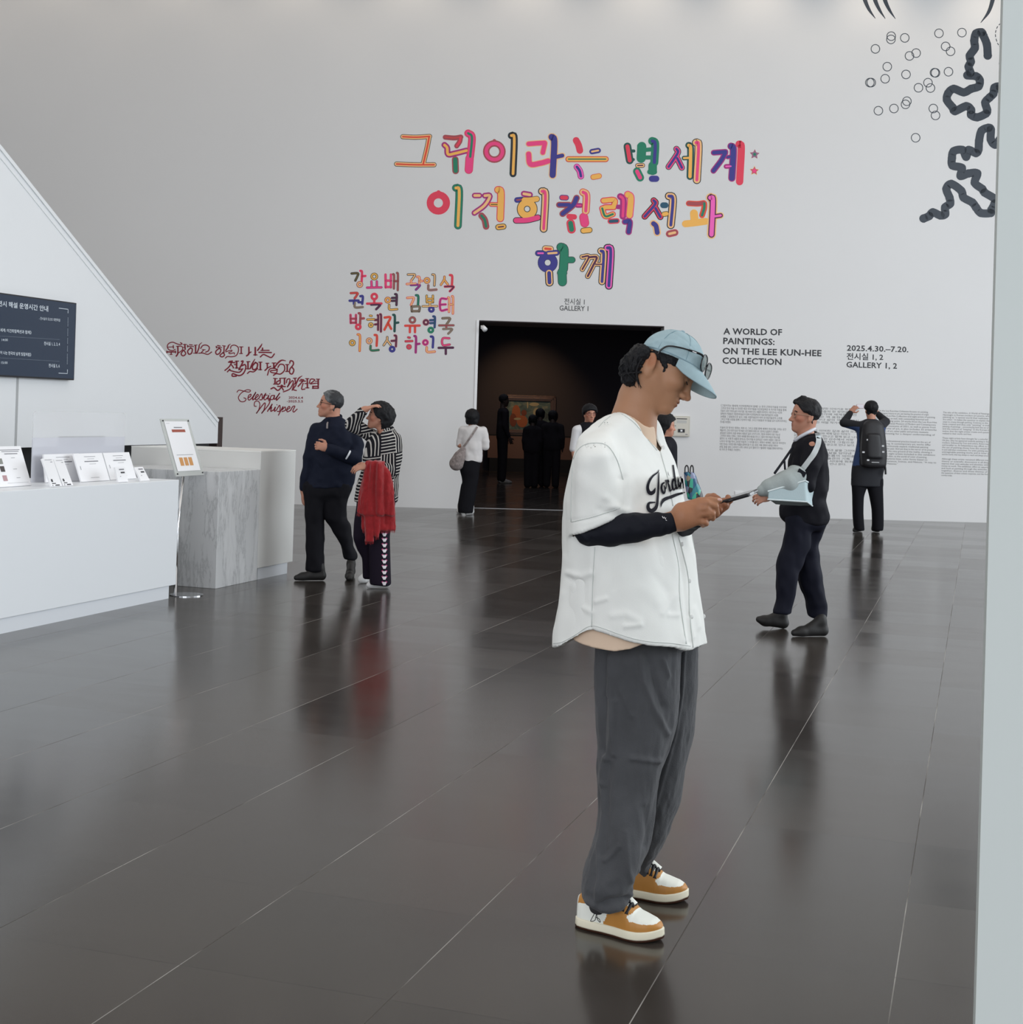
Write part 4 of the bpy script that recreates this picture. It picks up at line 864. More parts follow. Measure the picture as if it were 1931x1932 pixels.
# ================================================================== smooth solid modelling: rounded shapes blended in a distance field, then skinned
class Field:
    FAR = 0.05
    def __init__(s, lo, hi, h):
        s.h = h; s.lo = np.array(lo, float); n = np.ceil((np.array(hi, float) - s.lo) / h).astype(int) + 1
        s.x, s.y, s.z = [(s.lo[i] + h * np.arange(n[i])).astype(np.float32) for i in range(3)]
        s.d = np.full(tuple(n), s.FAR, dtype=np.float32)
    def sub_(s, lo, hi, m):
        sl = []
        for ax, a, b in zip((s.x, s.y, s.z), lo, hi):
            i, j = np.searchsorted(ax, a - m), np.searchsorted(ax, b + m)
            sl.append(slice(max(i - 1, 0), min(j + 1, len(ax))))
        return tuple(sl)
    def grid(s, sl): return s.x[sl[0]][:, None, None], s.y[sl[1]][None, :, None], s.z[sl[2]][None, None, :]
    def op(s, prim, k=0.01, mode='add'):
        f, lo, hi = prim
        sl = s.sub_(lo, hi, k + 3 * s.h + 0.004)
        if any(q.stop <= q.start for q in sl): return s
        b = f(*s.grid(sl)); a = s.d[sl]
        if mode == 'add':
            if k > 0: h = np.maximum(k - np.abs(a - b), 0); r = np.minimum(a, b) - h * h / (4 * k)
            else: r = np.minimum(a, b)
        elif mode == 'sub':
            b = -b
            if k > 0: h = np.maximum(k - np.abs(a - b), 0); r = np.maximum(a, b) + h * h / (4 * k)
            else: r = np.maximum(a, b)
        s.d[sl] = r
        return s
    def add(s, prim, k=0.01): return s.op(prim, k, 'add')
    def cut(s, prim, k=0.004): return s.op(prim, k, 'sub')
    def keep(s, fn):
        """intersect with fn(x, y, z) < 0"""
        s.d = np.maximum(s.d, fn(s.x[:, None, None], s.y[None, :, None], s.z[None, None, :])); return s
    def skin(s):
        d = s.d; inn = d < 0
        c = np.zeros(tuple(np.array(d.shape) - 1), np.int8)
        cor = [(i, j, k) for i in (0, 1) for j in (0, 1) for k in (0, 1)]
        for i, j, k in cor: c += inn[i:d.shape[0] - 1 + i, j:d.shape[1] - 1 + j, k:d.shape[2] - 1 + k]
        act = (c > 0) & (c < 8)
        idx = np.full(c.shape, -1, np.int64); ijk = np.argwhere(act); idx[act] = np.arange(len(ijk))
        acc = np.zeros((len(ijk), 3)); cnt = np.zeros(len(ijk))
        for a in cor:
            for ax in range(3):
                if a[ax]: continue
                b = list(a); b[ax] = 1
                da = d[ijk[:, 0] + a[0], ijk[:, 1] + a[1], ijk[:, 2] + a[2]]; db = d[ijk[:, 0] + b[0], ijk[:, 1] + b[1], ijk[:, 2] + b[2]]
                m = (da < 0) != (db < 0); t = np.where(m, da / np.where(m, da - db, 1), 0)
                p = np.tile(np.array(a, float), (len(ijk), 1)); p[:, ax] += t
                acc[m] += p[m]; cnt[m] += 1
        V = s.lo + s.h * (ijk + acc / cnt[:, None])
        F = []
        for ax in range(3):
            o1, o2 = [(1, 2), (2, 0), (0, 1)][ax]
            sl0 = [slice(None)] * 3; sl1 = [slice(None)] * 3
            sl0[ax] = slice(0, -1); sl1[ax] = slice(1, None)
            a, b = inn[tuple(sl0)], inn[tuple(sl1)]
            e = np.argwhere(a != b)
            e = e[(e[:, o1] > 0) & (e[:, o2] > 0) & (e[:, o1] < d.shape[o1] - 1) & (e[:, o2] < d.shape[o2] - 1)]
            st = a[e[:, 0], e[:, 1], e[:, 2]]
            q = []
            for u, v in ((1, 1), (0, 1), (0, 0), (1, 0)):
                w = e.copy(); w[:, o1] -= u; w[:, o2] -= v; q.append(idx[w[:, 0], w[:, 1], w[:, 2]])
            q = np.stack(q, 1); q[~st] = q[~st][:, ::-1]; F.append(q)
        F = np.concatenate(F)
        return V, F
def v3(p): return np.array(tuple(p), float)
def cap(a, b, ra, rb=None, sq=None):
    """tapered rod from a to b; sq squashes it along y about the rod"""
    a, b = v3(a), v3(b); rb = ra if rb is None else rb; ab = b - a; L2 = float(ab @ ab) + 1e-12; r = max(ra, rb)
    q = sq or 1.0
    def f(X, Y, Z):
        t = np.clip(((X - a[0]) * ab[0] + (Y - a[1]) * ab[1] + (Z - a[2]) * ab[2]) / L2, 0, 1)
        dx, dy, dz = X - a[0] - t * ab[0], (Y - a[1] - t * ab[1]) / q, Z - a[2] - t * ab[2]
        return (np.sqrt(dx * dx + dy * dy + dz * dz) - (ra + (rb - ra) * t)) * min(1.0, q)
    e = np.array([r, r * max(q, 1.0), r])
    return f, np.minimum(a, b) - e, np.maximum(a, b) + e
def ell(c, r, R=None):
    c = v3(c); r = np.array(r if isinstance(r, (tuple, list)) else (r, r, r), float)
    M = np.eye(3) if R is None else np.array(R).T
    def f(X, Y, Z):
        x, y, z = X - c[0], Y - c[1], Z - c[2]
        p = [M[i][0] * x + M[i][1] * y + M[i][2] * z for i in range(3)]
        k0 = np.sqrt(sum((p[i] / r[i]) ** 2 for i in range(3))); k1 = np.sqrt(sum((p[i] / r[i] ** 2) ** 2 for i in range(3)))
        return k0 * (k0 - 1) / np.maximum(k1, 1e-6)
    e = np.sqrt(((np.eye(3) if R is None else np.array(R)) ** 2) @ (r ** 2))
    return f, c - e, c + e
def chain(F, pts, rs, k=0.01, sq=None):
    for i in range(len(pts) - 1): F.add(cap(pts[i], pts[i + 1], rs[i], rs[i + 1], sq), k if i == 0 else min(k, 0.006))
def loft(rows, p=2.3, cut=0.02, rot=0.0):
    """upright body: rows of (z, x centre, half width, y centre, half depth); rot turns the section to face that way (degrees)"""
    rows = sorted(rows); K = np.array(rows, float)
    cr, sr = math.cos(math.radians(rot)), math.sin(math.radians(rot))
    if rot:                                     # widths are given as seen: find the section's own thickness
        q = p / (p - 1); K[:, 2] = np.maximum(K[:, 2] ** q - np.abs(K[:, 4] * sr) ** q, (K[:, 2] * .35) ** q) ** (1 / q) / cr
    zz = np.linspace(K[0, 0], K[-1, 0], 160)
    def sm(col):
        z, v = K[:, 0], K[:, col]; hz_ = np.diff(z); dl = np.diff(v) / hz_; m = np.concatenate([dl[:1], dl[-1:]]) if len(z) == 2 else np.concatenate([dl[:1], np.where(dl[:-1] * dl[1:] > 0, 2 * dl[:-1] * dl[1:] / np.where(dl[:-1] * dl[1:] > 0, dl[:-1] + dl[1:], 1), 0), dl[-1:]])
        i = np.clip(np.searchsorted(z, zz) - 1, 0, len(z) - 2); h = z[i + 1] - z[i]; t = (zz - z[i]) / h
        return (2 * t**3 - 3 * t**2 + 1) * v[i] + (t**3 - 2 * t**2 + t) * h * m[i] + (-2 * t**3 + 3 * t**2) * v[i + 1] + (t**3 - t**2) * h * m[i + 1]
    T = [sm(i) for i in range(1, 5)]
    z0, z1 = K[0, 0], K[-1, 0]
    def f(X, Y, Z):
        xc, a, yc, b = [np.interp(Z, zz, t).astype(np.float32) for t in T]
        dx, dy = X - xc, Y - yc
        u, v = np.abs(dx * cr + dy * sr) / a, np.abs(dy * cr - dx * sr) / b
        d = ((u ** p + v ** p) ** (1 / p) - 1) * np.minimum(a, b)
        e = np.maximum(Z - z1, z0 - Z)
        h = np.maximum(cut - np.abs(d - e), 0)
        return np.maximum(d, e) + h * h / (4 * cut)
    ex = np.hypot(T[1] * cr, T[3] * sr) * 1.1; ey = np.hypot(T[3] * cr, T[1] * sr) * 1.1
    return f, np.array([(T[0] - ex).min(), (T[2] - ey).min(), z0]), np.array([(T[0] + ex).max(), (T[2] + ey).max(), z1])
def to_px(X, Y, Z):
    """where a place appears in the photo"""
    z = Z - EYE
    c = [RC[i][0] * X + RC[i][1] * Y + RC[i][2] * z for i in range(3)]
    return FPX * c[0] / c[2] + CX, FPX * c[1] / c[2] + CY
def above_line(line, Y=4.3):
    """a cut whose edge is seen along a traced pixel line: negative above it"""
    lx, ly = [q[0] for q in line], [q[1] for q in line]
    def f(X, Y_, Z):
        u, v = to_px(X, Y_, Z); return ((v - np.interp(u, lx, ly)) * (Y / FPX)).astype(np.float32)
    return f
def poly_cut(poly, lo, hi, Y):
    """the block seen inside a traced pixel outline, between the corners lo and hi"""
    n = len(poly)
    def f(X, Y_, Z):
        u, v = to_px(X, Y_, Z); d = np.full(np.broadcast(u, v).shape, 1e9); ins = np.zeros(d.shape, bool)
        for i in range(n):
            (ax, ay), (bx, by) = poly[i], poly[(i + 1) % n]
            ex, ey = bx - ax, by - ay; t = np.clip(((u - ax) * ex + (v - ay) * ey) / (ex * ex + ey * ey + 1e-9), 0, 1)
            d = np.minimum(d, np.hypot(u - ax - t * ex, v - ay - t * ey))
            ins ^= ((ay > v) != (by > v)) & (u < (v - ay) * ex / (ey if ey else 1e-9) + ax)
        d = np.where(ins, -d, d) * (Y / FPX)
        return np.maximum(d, np.maximum(lo[1] - Y_, Y_ - hi[1])).astype(np.float32)
    return f, np.array(lo, float), np.array(hi, float)
def px_rows(rows, Y, yb):
    """rows of (py, x left, x right[, y offset, half depth]) in photo pixels at depth Y -> loft rows"""
    out = []
    for r in rows:
        py, xl, xr = r[:3]; yo = r[3] if len(r) > 3 else 0.0; b = r[4] if len(r) > 4 else yb
        p0, p1 = at(xl, py, Y + yo), at(xr, py, Y + yo)
        out.append(((p0.z + p1.z) / 2, (p0.x + p1.x) / 2, (p1.x - p0.x) / 2, Y + yo, b))
    return out
def normals(V, F):
    N = np.zeros_like(V); a = np.cross(V[F[:, 2]] - V[F[:, 0]], V[F[:, 3]] - V[F[:, 1]])
    for i in range(4): np.add.at(N, F[:, i], a)
    return N / np.maximum(np.linalg.norm(N, axis=1, keepdims=True), 1e-12)
def vnoise(P, seed=0):
    R = np.random.RandomState(seed).rand(32, 32, 32); i = np.floor(P).astype(int); f = P - i; f = f * f * (3 - 2 * f); r = 0
    for a in (0, 1):
        for b in (0, 1):
            for c in (0, 1):
                w = np.where(a, f[:, 0], 1 - f[:, 0]) * np.where(b, f[:, 1], 1 - f[:, 1]) * np.where(c, f[:, 2], 1 - f[:, 2])
                r = r + w * R[(i[:, 0] + a) % 32, (i[:, 1] + b) % 32, (i[:, 2] + c) % 32]
    return r * 2 - 1
def seg_dist(V, pts):
    best = np.full(len(V), 9.0)
    for a, b in zip(pts[:-1], pts[1:]):
        a = np.array([a[0], a[2]]); b = np.array([b[0], b[2]]); ab = b - a; q = V[:, [0, 2]] - a
        t = np.clip(q @ ab / max(ab @ ab, 1e-12), 0, 1); best = np.minimum(best, np.linalg.norm(q - t[:, None] * ab, axis=1))
    return best
def crease(V, F, folds=(), Y=None, noise_=(), near=True):
    """press folds (pixel paths) and small wrinkles into a cloth surface, along its normals"""
    N = normals(V, F); D = np.zeros(len(V))
    w = np.clip(-N[:, 1] * 2.5, 0, 1) if near else 1.0
    for pts, amp, wid in folds:
        q = [at(x, y, Y) for x, y in pts]
        D += w * amp * np.exp(-(seg_dist(V, q) / wid) ** 2)
    for fx, fy, fz, amp, seed in noise_: D += amp * vnoise(V * np.array([fx, fy, fz]) + 7.3 * seed, seed)
    return V + N * D[:, None]
def skin_obj(name, F, m, parent, dye=None, folds=None, **kw):
    V, Q = F.skin()
    if folds: V = crease(V, Q, **folds)
    return mesh_obj(name, V, Q, m, parent, True, dye=dye(V) if callable(dye) else dye, **kw)
def bvh_of(o):
    W_ = np.array([v.co for v in o.data.vertices]); off = Vector((0, 0, 0)); p = o
    while p is not None: off += Vector(p.location); p = p.parent
    return BVHTree.FromPolygons([Vector(v) + off for v in W_], [tuple(p.vertices) for p in o.data.polygons])
def cloth_fn(bv, lift=0.0012, fallback=4.2, step=0.0006):
    """lays marks on a modelled surface: the place where the photo's line of sight meets it"""
    def fn(px, py, layer=0):
        d = Vector(ray(px, py)).normalized(); h = bv.ray_cast(Vector((0, 0, EYE)), d)
        if h[0] is None:
            if fallback is None: return None
            return at(px, py, fallback)
        n = h[1] if h[1].dot(d) < 0 else -h[1]
        return h[0] + (n * .8 - d * .4) * (lift + step * layer)
    return fn

# ------------------------------------------------------------------ heads and hands
def frame(az, pitch=0.0, roll=0.0):
    """columns: forward, left, up; az in degrees from +X, pitch down positive, roll towards the left shoulder"""
    a, p, r = [math.radians(t) for t in (az, pitch, roll)]
    f0 = np.array([math.cos(a), math.sin(a), 0]); l = np.array([-math.sin(a), math.cos(a), 0]); z = np.array([0, 0, 1.0])
    f = math.cos(p) * f0 - math.sin(p) * z; u = math.sin(p) * f0 + math.cos(p) * z
    l2 = math.cos(r) * l - math.sin(r) * u; u2 = math.sin(r) * l + math.cos(r) * u
    return np.stack([f, l2, u2], 1)
class Head:
    """origin at the ear canal level, x forward, y left, z up (metres)"""
    def __init__(s, O, R, k=1.0, wide=1.0, ear=-.010, earz=.004): s.earz = earz; s.O = v3(O); s.R = R; s.k = k; s.wide = wide; s.ear = ear
    def T(s, x, y, z): return s.O + s.R @ (np.array([x, y * s.wide, z]) * s.k)
    def e(s, c, r, tilt=None):
        R = s.R
        if tilt is not None:
            R = s.R @ frame(*tilt)
        return ell(s.T(*c), tuple(q * s.k for q in r), R)
    def c(s, a, b, ra, rb=None): return cap(s.T(*a), s.T(*b), ra * s.k, None if rb is None else rb * s.k)
    def build(s, F, ears=True, fine=True):
        F.add(s.e((.000, 0, .053), (.088, .076, .076)), 0)
        F.add(s.e((.030, 0, .035), (.062, .064, .070)), .02)
        F.add(s.e((.030, 0, -.020), (.058, .058, .070)), .025)
        F.add(s.c((.000, .047, -.030), (.066, .014, -.082), .020, .013), .02)
        F.add(s.c((.000, -.047, -.030), (.066, -.014, -.082), .020, .013), .02)
        F.add(s.c((.020, 0, -.055), (.070, 0, -.078), .034, .019), .02)
        F.add(s.e((.078, 0, -.080), (.015, .018, .014)), .012)
        for q in (1, -1): F.add(s.e((.056, .043 * q, -.006), (.028, .022, .022)), .02)
        F.add(s.e((.068, 0, -.048), (.025, .034, .028)), .02)
        F.add(s.c((.078, -.026, .037), (.078, .026, .037), .013), .016)
        for q in (1, -1): F.cut(s.e((.098, .031 * q, .017), (.019, .018, .012)), .014)
        for q in (1, -1): F.add(s.e((.076, .031 * q, .0165), (.0125, .0150, .0105)), .004)
        F.add(s.c((.085, 0, .030), (.104, 0, -.014), .0085, .0105), .012)
        F.add(s.e((.108, 0, -.020), (.0135, .0125, .0105)), .008)
        for q in (1, -1): F.add(s.e((.096, .013 * q, -.024), (.012, .0075, .0085)), .006)
        F.add(s.e((.0905, 0, -.0455), (.0095, .022, .0062)), .006)
        F.add(s.e((.0895, 0, -.0565), (.0095, .019, .0066)), .006)
        if fine:
            F.cut(s.e((.104, 0, -.0510), (.012, .021, .0013)), .003)
            for q in (1, -1): F.cut(s.e((.101, .0065 * q, -.0315), (.006, .0032, .0035)), .003)
        if ears:
            for q in (1, -1):
                F.add(s.e((s.ear, .074 * q, s.earz), (.019, .010, .031), (12 * q, -14)), .008)
                F.cut(s.e((s.ear + .005, .084 * q, s.earz + .002), (.010, .0065, .019), (12 * q, -14)), .005)
                F.add(s.e((s.ear + .012, .073 * q, s.earz - .026), (.008, .006, .010)), .006)
def finger(F, pts, r0, r1, k=0.005):
    n = len(pts)
    for i in range(n - 1):
        a, b = r0 + (r1 - r0) * i / (n - 1), r0 + (r1 - r0) * (i + 1) / (n - 1)
        F.add(cap(pts[i], pts[i + 1], a, b), k if i == 0 else 0.003)
def hand(F, wrist, d, n, side, curl=0.4, size=1.0, spread=0.12, thumb=0.5):
    """open or curled hand: d along the palm, n out of its back, side = +1/-1 which edge the thumb is on"""
    w, d, n = v3(wrist), v3(d), v3(n); d = d / np.linalg.norm(d); n = n - d * (n @ d); n = n / np.linalg.norm(n); b = np.cross(d, n) * side; S = size
    R = np.stack([d, b, n], 1)
    F.add(ell(w + d * .045 * S, (.052 * S, .040 * S, .016 * S), R), .012)
    F.add(cap(w - d * .03 * S, w + d * .02 * S, .025 * S, .026 * S), .02)
    for i, (off, L) in enumerate(((.030, .072), (.010, .080), (-.010, .074), (-.029, .058))):
        p = w + d * (.085 - .004 * abs(i - 1)) * S + b * off * S
        a = math.radians(0); pts = [p]; dirv = d + b * spread * (1.2 - i) * .6
        for sg, f in enumerate((.45, .32, .27)):
            a += curl * (0.6, 1.1, 0.8)[sg]
            v = (dirv / np.linalg.norm(dirv)) * math.cos(a) - n * math.sin(a)
            pts.append(pts[-1] + v * L * f * S)
        finger(F, pts, .0095 * S, .0068 * S)
    p = w + d * .02 * S + b * .03 * S
    t1 = p + (d * .5 + b * .75 - n * .25 * thumb) * .036 * S
    t2 = t1 + (d * .85 + b * .25 - n * .5 * thumb) * .032 * S; t3 = t2 + (d * .95 - b * .1 - n * .6 * thumb) * .026 * S
    finger(F, [p, t1, t2, t3], .0135 * S, .0085 * S)
def skin_dye(base, spots=()):
    """skin tone with flushed or darkened patches: (centre, radius, colour)"""
    def f(V):
        c = np.tile(np.array(base[:3]), (len(V), 1))
        for ctr, r, col in spots:
            w = np.exp(-(np.linalg.norm((V - v3(ctr)), axis=1) / r) ** 4)[:, None]; c = c * (1 - w) + np.array(col) * w
        return c
    return f
# ================================================================== the young man looking at his phone
HQ = 1.0
Y0 = 4.30
P = lambda x, y, dy=0.0: at(x, y, Y0 + dy)
YB = on_floor(1190, 1735)
hero = empty('person', Vector((0.40, 4.36, 0)), 'young man in pale blue cap, white baseball jersey and grey trousers looking at a phone', 'person')
skin = attr_mat('skin', 0.5, 0.35, bump=0.05, bump_scale=120, sss=0.08)
TAN = np.array(rgb(177, 131, 101)[:3])
# ---- body: head, neck, hands and the trunk under the clothes, one continuous skin
HR = frame(-13, 31, 12)
HO = P(1245, 702.5, 0.035)
hd = Head(HO, HR, 1.02, 1.0, -.031, -.003)
CR = frame(-13, 21.5, 12); e1, lv, e2 = [Vector(CR[:, i]) for i in range(3)]
CC = P(1268, 681, .035)
ax_ = (.0990, .0885, .0935)
c_ = np.array(CC); n_ = np.array(e2)
_in = ell(CC, tuple(q - .0045 for q in ax_), CR)[0]
def under_cap(X, Y, Z):
    n = (X - c_[0]) * n_[0] + (Y - c_[1]) * n_[1] + (Z - c_[2]) * n_[2]
    return np.where(n > .001, _in(X, Y, Z), -.05).astype(np.float32)
h = 0.0032 * HQ
F = Field((-0.02 + 0.05, 3.93, 0.02), (0.80, 4.66, 1.86), h)
hd.build(F)
# a fuller nape and neck
chain(F, [P(1216, 716, .02), P(1203, 752, .03), P(1192, 800, .04)], [.056, .058, .068], .03)
F.add(cap(P(1212, 765, .02), P(1205, 815, .03), .040, .05), .03)
F.add(cap(P(1168, 846, -.06), P(1182, 846, .12), .045), .04)          # shoulders
F.add(loft(px_rows([(830, 1140, 1225), (900, 1115, 1245), (1000, 1115, 1245), (1100, 1115, 1245), (1215, 1160, 1270)], Y0 + .03, .09)), .04)
chain(F, [P(1195, 1235, -.03), P(1188, 1450, -.05), P(1150, 1690, -.11)], [.06, .045, .025], .03)
chain(F, [P(1262, 1230, .10), P(1252, 1430, .14), P(1211, 1650, .22)], [.06, .045, .018], .03)
chain(F, [P(1125, 850, -.15), P(1112, 1000, -.19)], [.045, .040], .03)
chain(F, [P(1112, 1000, -.19), P(1190, 996, -.23), P(1276, 984, -.27)], [.040, .036, .026], .01)
chain(F, [P(1225, 850, .20), P(1245, 1000, .10), P(1322, 972, -.18)], [.045, .040, .027], .02)
# near hand: palm, thumb on the screen, curled fingers
yh = -.29
HP = lambda x, y, dy=0.0: P(1250 + x * .0932, 880 + y * .0932, yh + dy)
F.add(cap(HP(240, 1110, .02), HP(420, 1010), .027, .030), .012)
F.add(cap(HP(400, 900), HP(700, 830), .024, .017), .014)
F.add(cap(HP(420, 1020), HP(680, 980), .027, .018), .014)
F.add(cap(HP(400, 1130), HP(690, 1100), .024, .014), .014)
finger(F, [HP(470, 800, .01), HP(760, 705, .0), HP(980, 678, .0), HP(1165, 690, .0)], .0125, .0078)
finger(F, [HP(690, 790), HP(900, 742, -.012), HP(1075, 800, -.004), HP(1110, 960, .012)], .0118, .0082)
finger(F, [HP(690, 880, -.004), HP(880, 850, -.014), HP(1010, 950, -.006), HP(1020, 1050, .010)], .0112, .0085)
finger(F, [HP(690, 980, -.004), HP(900, 945, -.012), HP(950, 1010, -.004), HP(905, 1060, .014)], .0112, .0082)
finger(F, [HP(690, 1100), HP(850, 1120, -.006), HP(885, 1155, .004), HP(820, 1190, .018)], .0098, .0075)
# far hand: palm under the phone, fingers round its far side, thumb knuckle above
F.add(cap(P(1322, 972, -.17), P(1345, 960, -.205), .026, .026), .012)
F.add(cap(P(1345, 962, -.21), P(1366, 952, -.225), .024, .018), .012)
finger(F, [P(1352, 958, -.21), P(1370, 950, -.225), P(1378, 944, -.232), P(1374, 938, -.215)], .010, .008)
finger(F, [P(1348, 964, -.21), P(1362, 960, -.23), P(1369, 952, -.24), P(1366, 944, -.22)], .010, .008)
finger(F, [P(1342, 968, -.21), P(1352, 968, -.235), P(1358, 961, -.245), P(1356, 952, -.225)], .010, .008)
finger(F, [P(1328, 958, -.18), P(1338, 938, -.19), P(1347, 936.5, -.21), P(1356, 941, -.225)], .012, .0082)
F.keep(under_cap)
lipw = hd.T(.094, 0, -.051)
nail = HP(1150, 680, -.008)
dye = skin_dye(TAN, [(lipw, .017, TAN * np.array([.74, .52, .52])), (hd.T(-.031, .08, .004), .02, TAN * np.array([1.0, .80, .75])), (hd.T(-.031, -.08, .004), .022, TAN * np.array([1.0, .82, .76])), (hd.T(.108, 0, -.02), .016, TAN * np.array([1, .88, .85])), (HP(640, 1000), .085, TAN * np.array([.92, .80, .74])), (P(1360, 955, -.22), .05, TAN * np.array([.72, .55, .50]))])  # hand spots darken the skin as painted shading, strongest on the far hand
body = skin_obj('body', F, skin, hero, dye)
bodyF = F
hair_m = mat('black_hair', (0.008, 0.008, 0.010, 1), 0.55, spec=.25, noise_amt=0.5, noise_scale=180, bump=0.5, bump_scale=140)
# nails, eyes, brows
mb = MB(); mb.ball(HP(1160, 672, -.0065), (.0068, .003, .0042), 10, 6, 0, Matrix(frame(0, 8)))
mb.build('thumb_nail', mat('nail', rgb(228, 184, 172), 0.35), body, True)
mb = MB()
for q in (1, -1):
    pts = [hd.T(.0855, .0445 * q, .012), hd.T(.0905, .036 * q, .0085), hd.T(.0915, .028 * q, .0085), hd.T(.0885, .0195 * q, .012)]
    mb.tube(catmull(pts, 5), [.0007] + [.0016] * 14 + [.0008], 6)
mb.build('eyelashes', hair_m, body, True)
mb = MB()
for q in (1, -1):
    pts = [hd.T(.079, .050 * q, .036), hd.T(.088, .038 * q, .0425), hd.T(.0905, .026 * q, .0415), hd.T(.0905, .014 * q, .037)]
    mb.tube(catmull(pts, 5), [.0012] + [.0034] * 13 + [.003, .0022], 6)
mb.build('eyebrows', hair_m, body, True)

# ---- hair: a thick mass at the nape, temple and sideburn
def xz_region(paths):
    """half-spaces in the picture plane: distance to thick pixel paths, whatever the depth"""
    S_ = [([np.array((at(x, y, Y0 - .04).x, at(x, y, Y0 - .04).z)) for x, y in pts], r * .00157) for pts, r in paths]
    def f(X, Y, Z):
        best = None
        for pts, r in S_:
            for a, b in zip(pts[:-1], pts[1:]):
                ab = b - a; t = np.clip(((X - a[0]) * ab[0] + (Z - a[1]) * ab[1]) / max(ab @ ab, 1e-9), 0, 1)
                q = np.sqrt((X - a[0] - t * ab[0]) ** 2 + (Z - a[1] - t * ab[1]) ** 2) - r
                best = q if best is None else np.minimum(best, q)
        return best
    return f
F = Field((0.22, 4.12, 1.50), (0.62, 4.50, 1.82), .0028 * HQ)
hd2 = Head(HO, HR, 1.02, 1.0)
hd2.build(F, False, False)
F.d -= .0035
F.keep(xz_region([([(1240, 668), (1262, 676), (1290, 688)], 9), ([(1252, 680), (1256, 690)], 5), ([(1256, 689), (1253, 700)], 2.5), ([(1180, 690), (1202, 684)], 22), ([(1200, 715), (1205, 690)], 11)]))
for dy, sc in ((-.045, .9), (0.0, 1.06), (.045, .95), (.09, .85)):
    chain(F, [P(1211, 668, .02 + dy * .9), P(1194, 690, .02 + dy * .8), P(1190, 714, .02 + dy * .8), P(1197, 724, .02 + dy * .75)], [.032 * sc, .034 * sc, .026 * sc, .012], .012)
F.keep(under_cap)
V, Q = F.skin()
V = crease(V, Q, (), None, [(260, 260, 90, .0022, 3), (100, 180, 40, .0022, 5)], False)
mesh_obj('hair', V, Q, hair_m, hero, True)
mb = MB(); rnd = random.Random(4)
for i in range(110):                                                     # loose locks at the nape
    a = P(1200 + rnd.uniform(-22, 14), 676 + rnd.uniform(-8, 26), .02 + rnd.uniform(-.07, .09)); t = rnd.random()
    e = P(1176 + 36 * t + rnd.uniform(-3, 3), 716 + 14 * t + rnd.uniform(-8, 5), .02 + (a.y - Y0 - .02) * .9 + rnd.uniform(-.01, .01))
    m_ = (a + e) / 2 + Vector((-.012 - .008 * (1 - t), 0, .004)); mb.tube(catmull([a, m_, e], 4), [.0035, .0035, .003, .003, .0028, .0025, .002, .0015, .0005], 5)
mb.build('hair_locks', hair_m, hero, True)

# ---- cap
cap_m = mat('washed_blue_cotton', rgb(152, 174, 181, 1.2), 0.85, noise_amt=0.10, noise_scale=30, bump=0.15, bump_scale=300)
capthing = empty('baseball_cap', CC, None, None); capthing.parent = hero; capthing.location = CC - Vector(hero.location)
F = Field((0.25, 4.15, 1.55), (0.66, 4.52, 1.84), .0028 * HQ)
F.add(ell(CC, ax_, CR), 0)
F.cut(ell(CC - e2 * .004, tuple(q - .006 for q in ax_), CR), .002)
F.keep(lambda X, Y, Z: -((X - c_[0]) * n_[0] + (Y - c_[1]) * n_[1] + (Z - c_[2]) * n_[2]) - .004)
V, Q = F.skin()
V = crease(V, Q, [([(1222, 648), (1250, 641), (1275, 648)], .0022, .006), ([(1228, 660), (1262, 668), (1300, 682)], .0015, .004), ([(1268, 622), (1295, 640), (1318, 668)], -.0012, .003), ([(1232, 632), (1250, 650)], .0015, .006), ([(1290, 650), (1312, 660)], .0015, .006)], Y0 - .05, [(45, 45, 45, .0016, 2)])
mesh_obj('crown', V, Q, cap_m, capthing, True)
cv, cf = [], []
NS, NT = 40, 14
def brim(s, t, lo):
    ph = s * math.radians(74)
    r = CC + e1 * (ax_[0] * math.cos(ph) * 1.0) + lv * (ax_[1] * math.sin(ph) * 1.0) + e2 * .002
    dn = (e1 * math.cos(.52) - e2 * math.sin(.52))
    L = .079 * (1 - abs(s) ** 2.3) ** .5
    p = r + dn * (L * t) + e1 * 0 - e2 * (.016 * s * s * t) - e2 * (.010 * t * t)
    return p - e2 * (.0035 if lo else 0)
for lo in (0, 1):
    for i in range(NS + 1):
        for j in range(NT + 1): cv.append(brim(-1 + 2 * i / NS, j / NT, lo))
W1 = NT + 1; off = (NS + 1) * W1
for i in range(NS):
    for j in range(NT):
        q = (i * W1 + j, (i + 1) * W1 + j, (i + 1) * W1 + j + 1, i * W1 + j + 1); cf.append(q); cf.append(tuple(x + off for x in q[::-1]))
edge = [(i * W1 + NT) for i in range(NS + 1)]
for a, b in zip(edge[:-1], edge[1:]): cf.append((a, b, b + off, a + off))
mesh_obj('brim', cv, cf, cap_m, capthing, True)
mb = MB(); mb.ball(CC + e2 * (ax_[2] + .003) - e1 * .006, (.007, .007, .004), 12, 6, 0, Matrix(CR)); mb.build('top_button', cap_m, capthing, True)
mb = MB()
for ph in (-62, -25, 25, 62, 115, -115):
    a = math.radians(ph); pts = []
    for k in range(13):
        t = PI / 2 * k / 12 * .97
        d = e1 * (ax_[0] * math.cos(a) * math.cos(t)) + lv * (ax_[1] * math.sin(a) * math.cos(t)) + e2 * (ax_[2] * math.sin(t))
        pts.append(CC + d * 1.004)
    mb.tube(pts, .0011, 5)
pts = [CC + (e1 * ax_[0] * math.cos(2 * PI * k / 48) + lv * ax_[1] * math.sin(2 * PI * k / 48)) * 1.006 + e2 * .001 for k in range(49)]
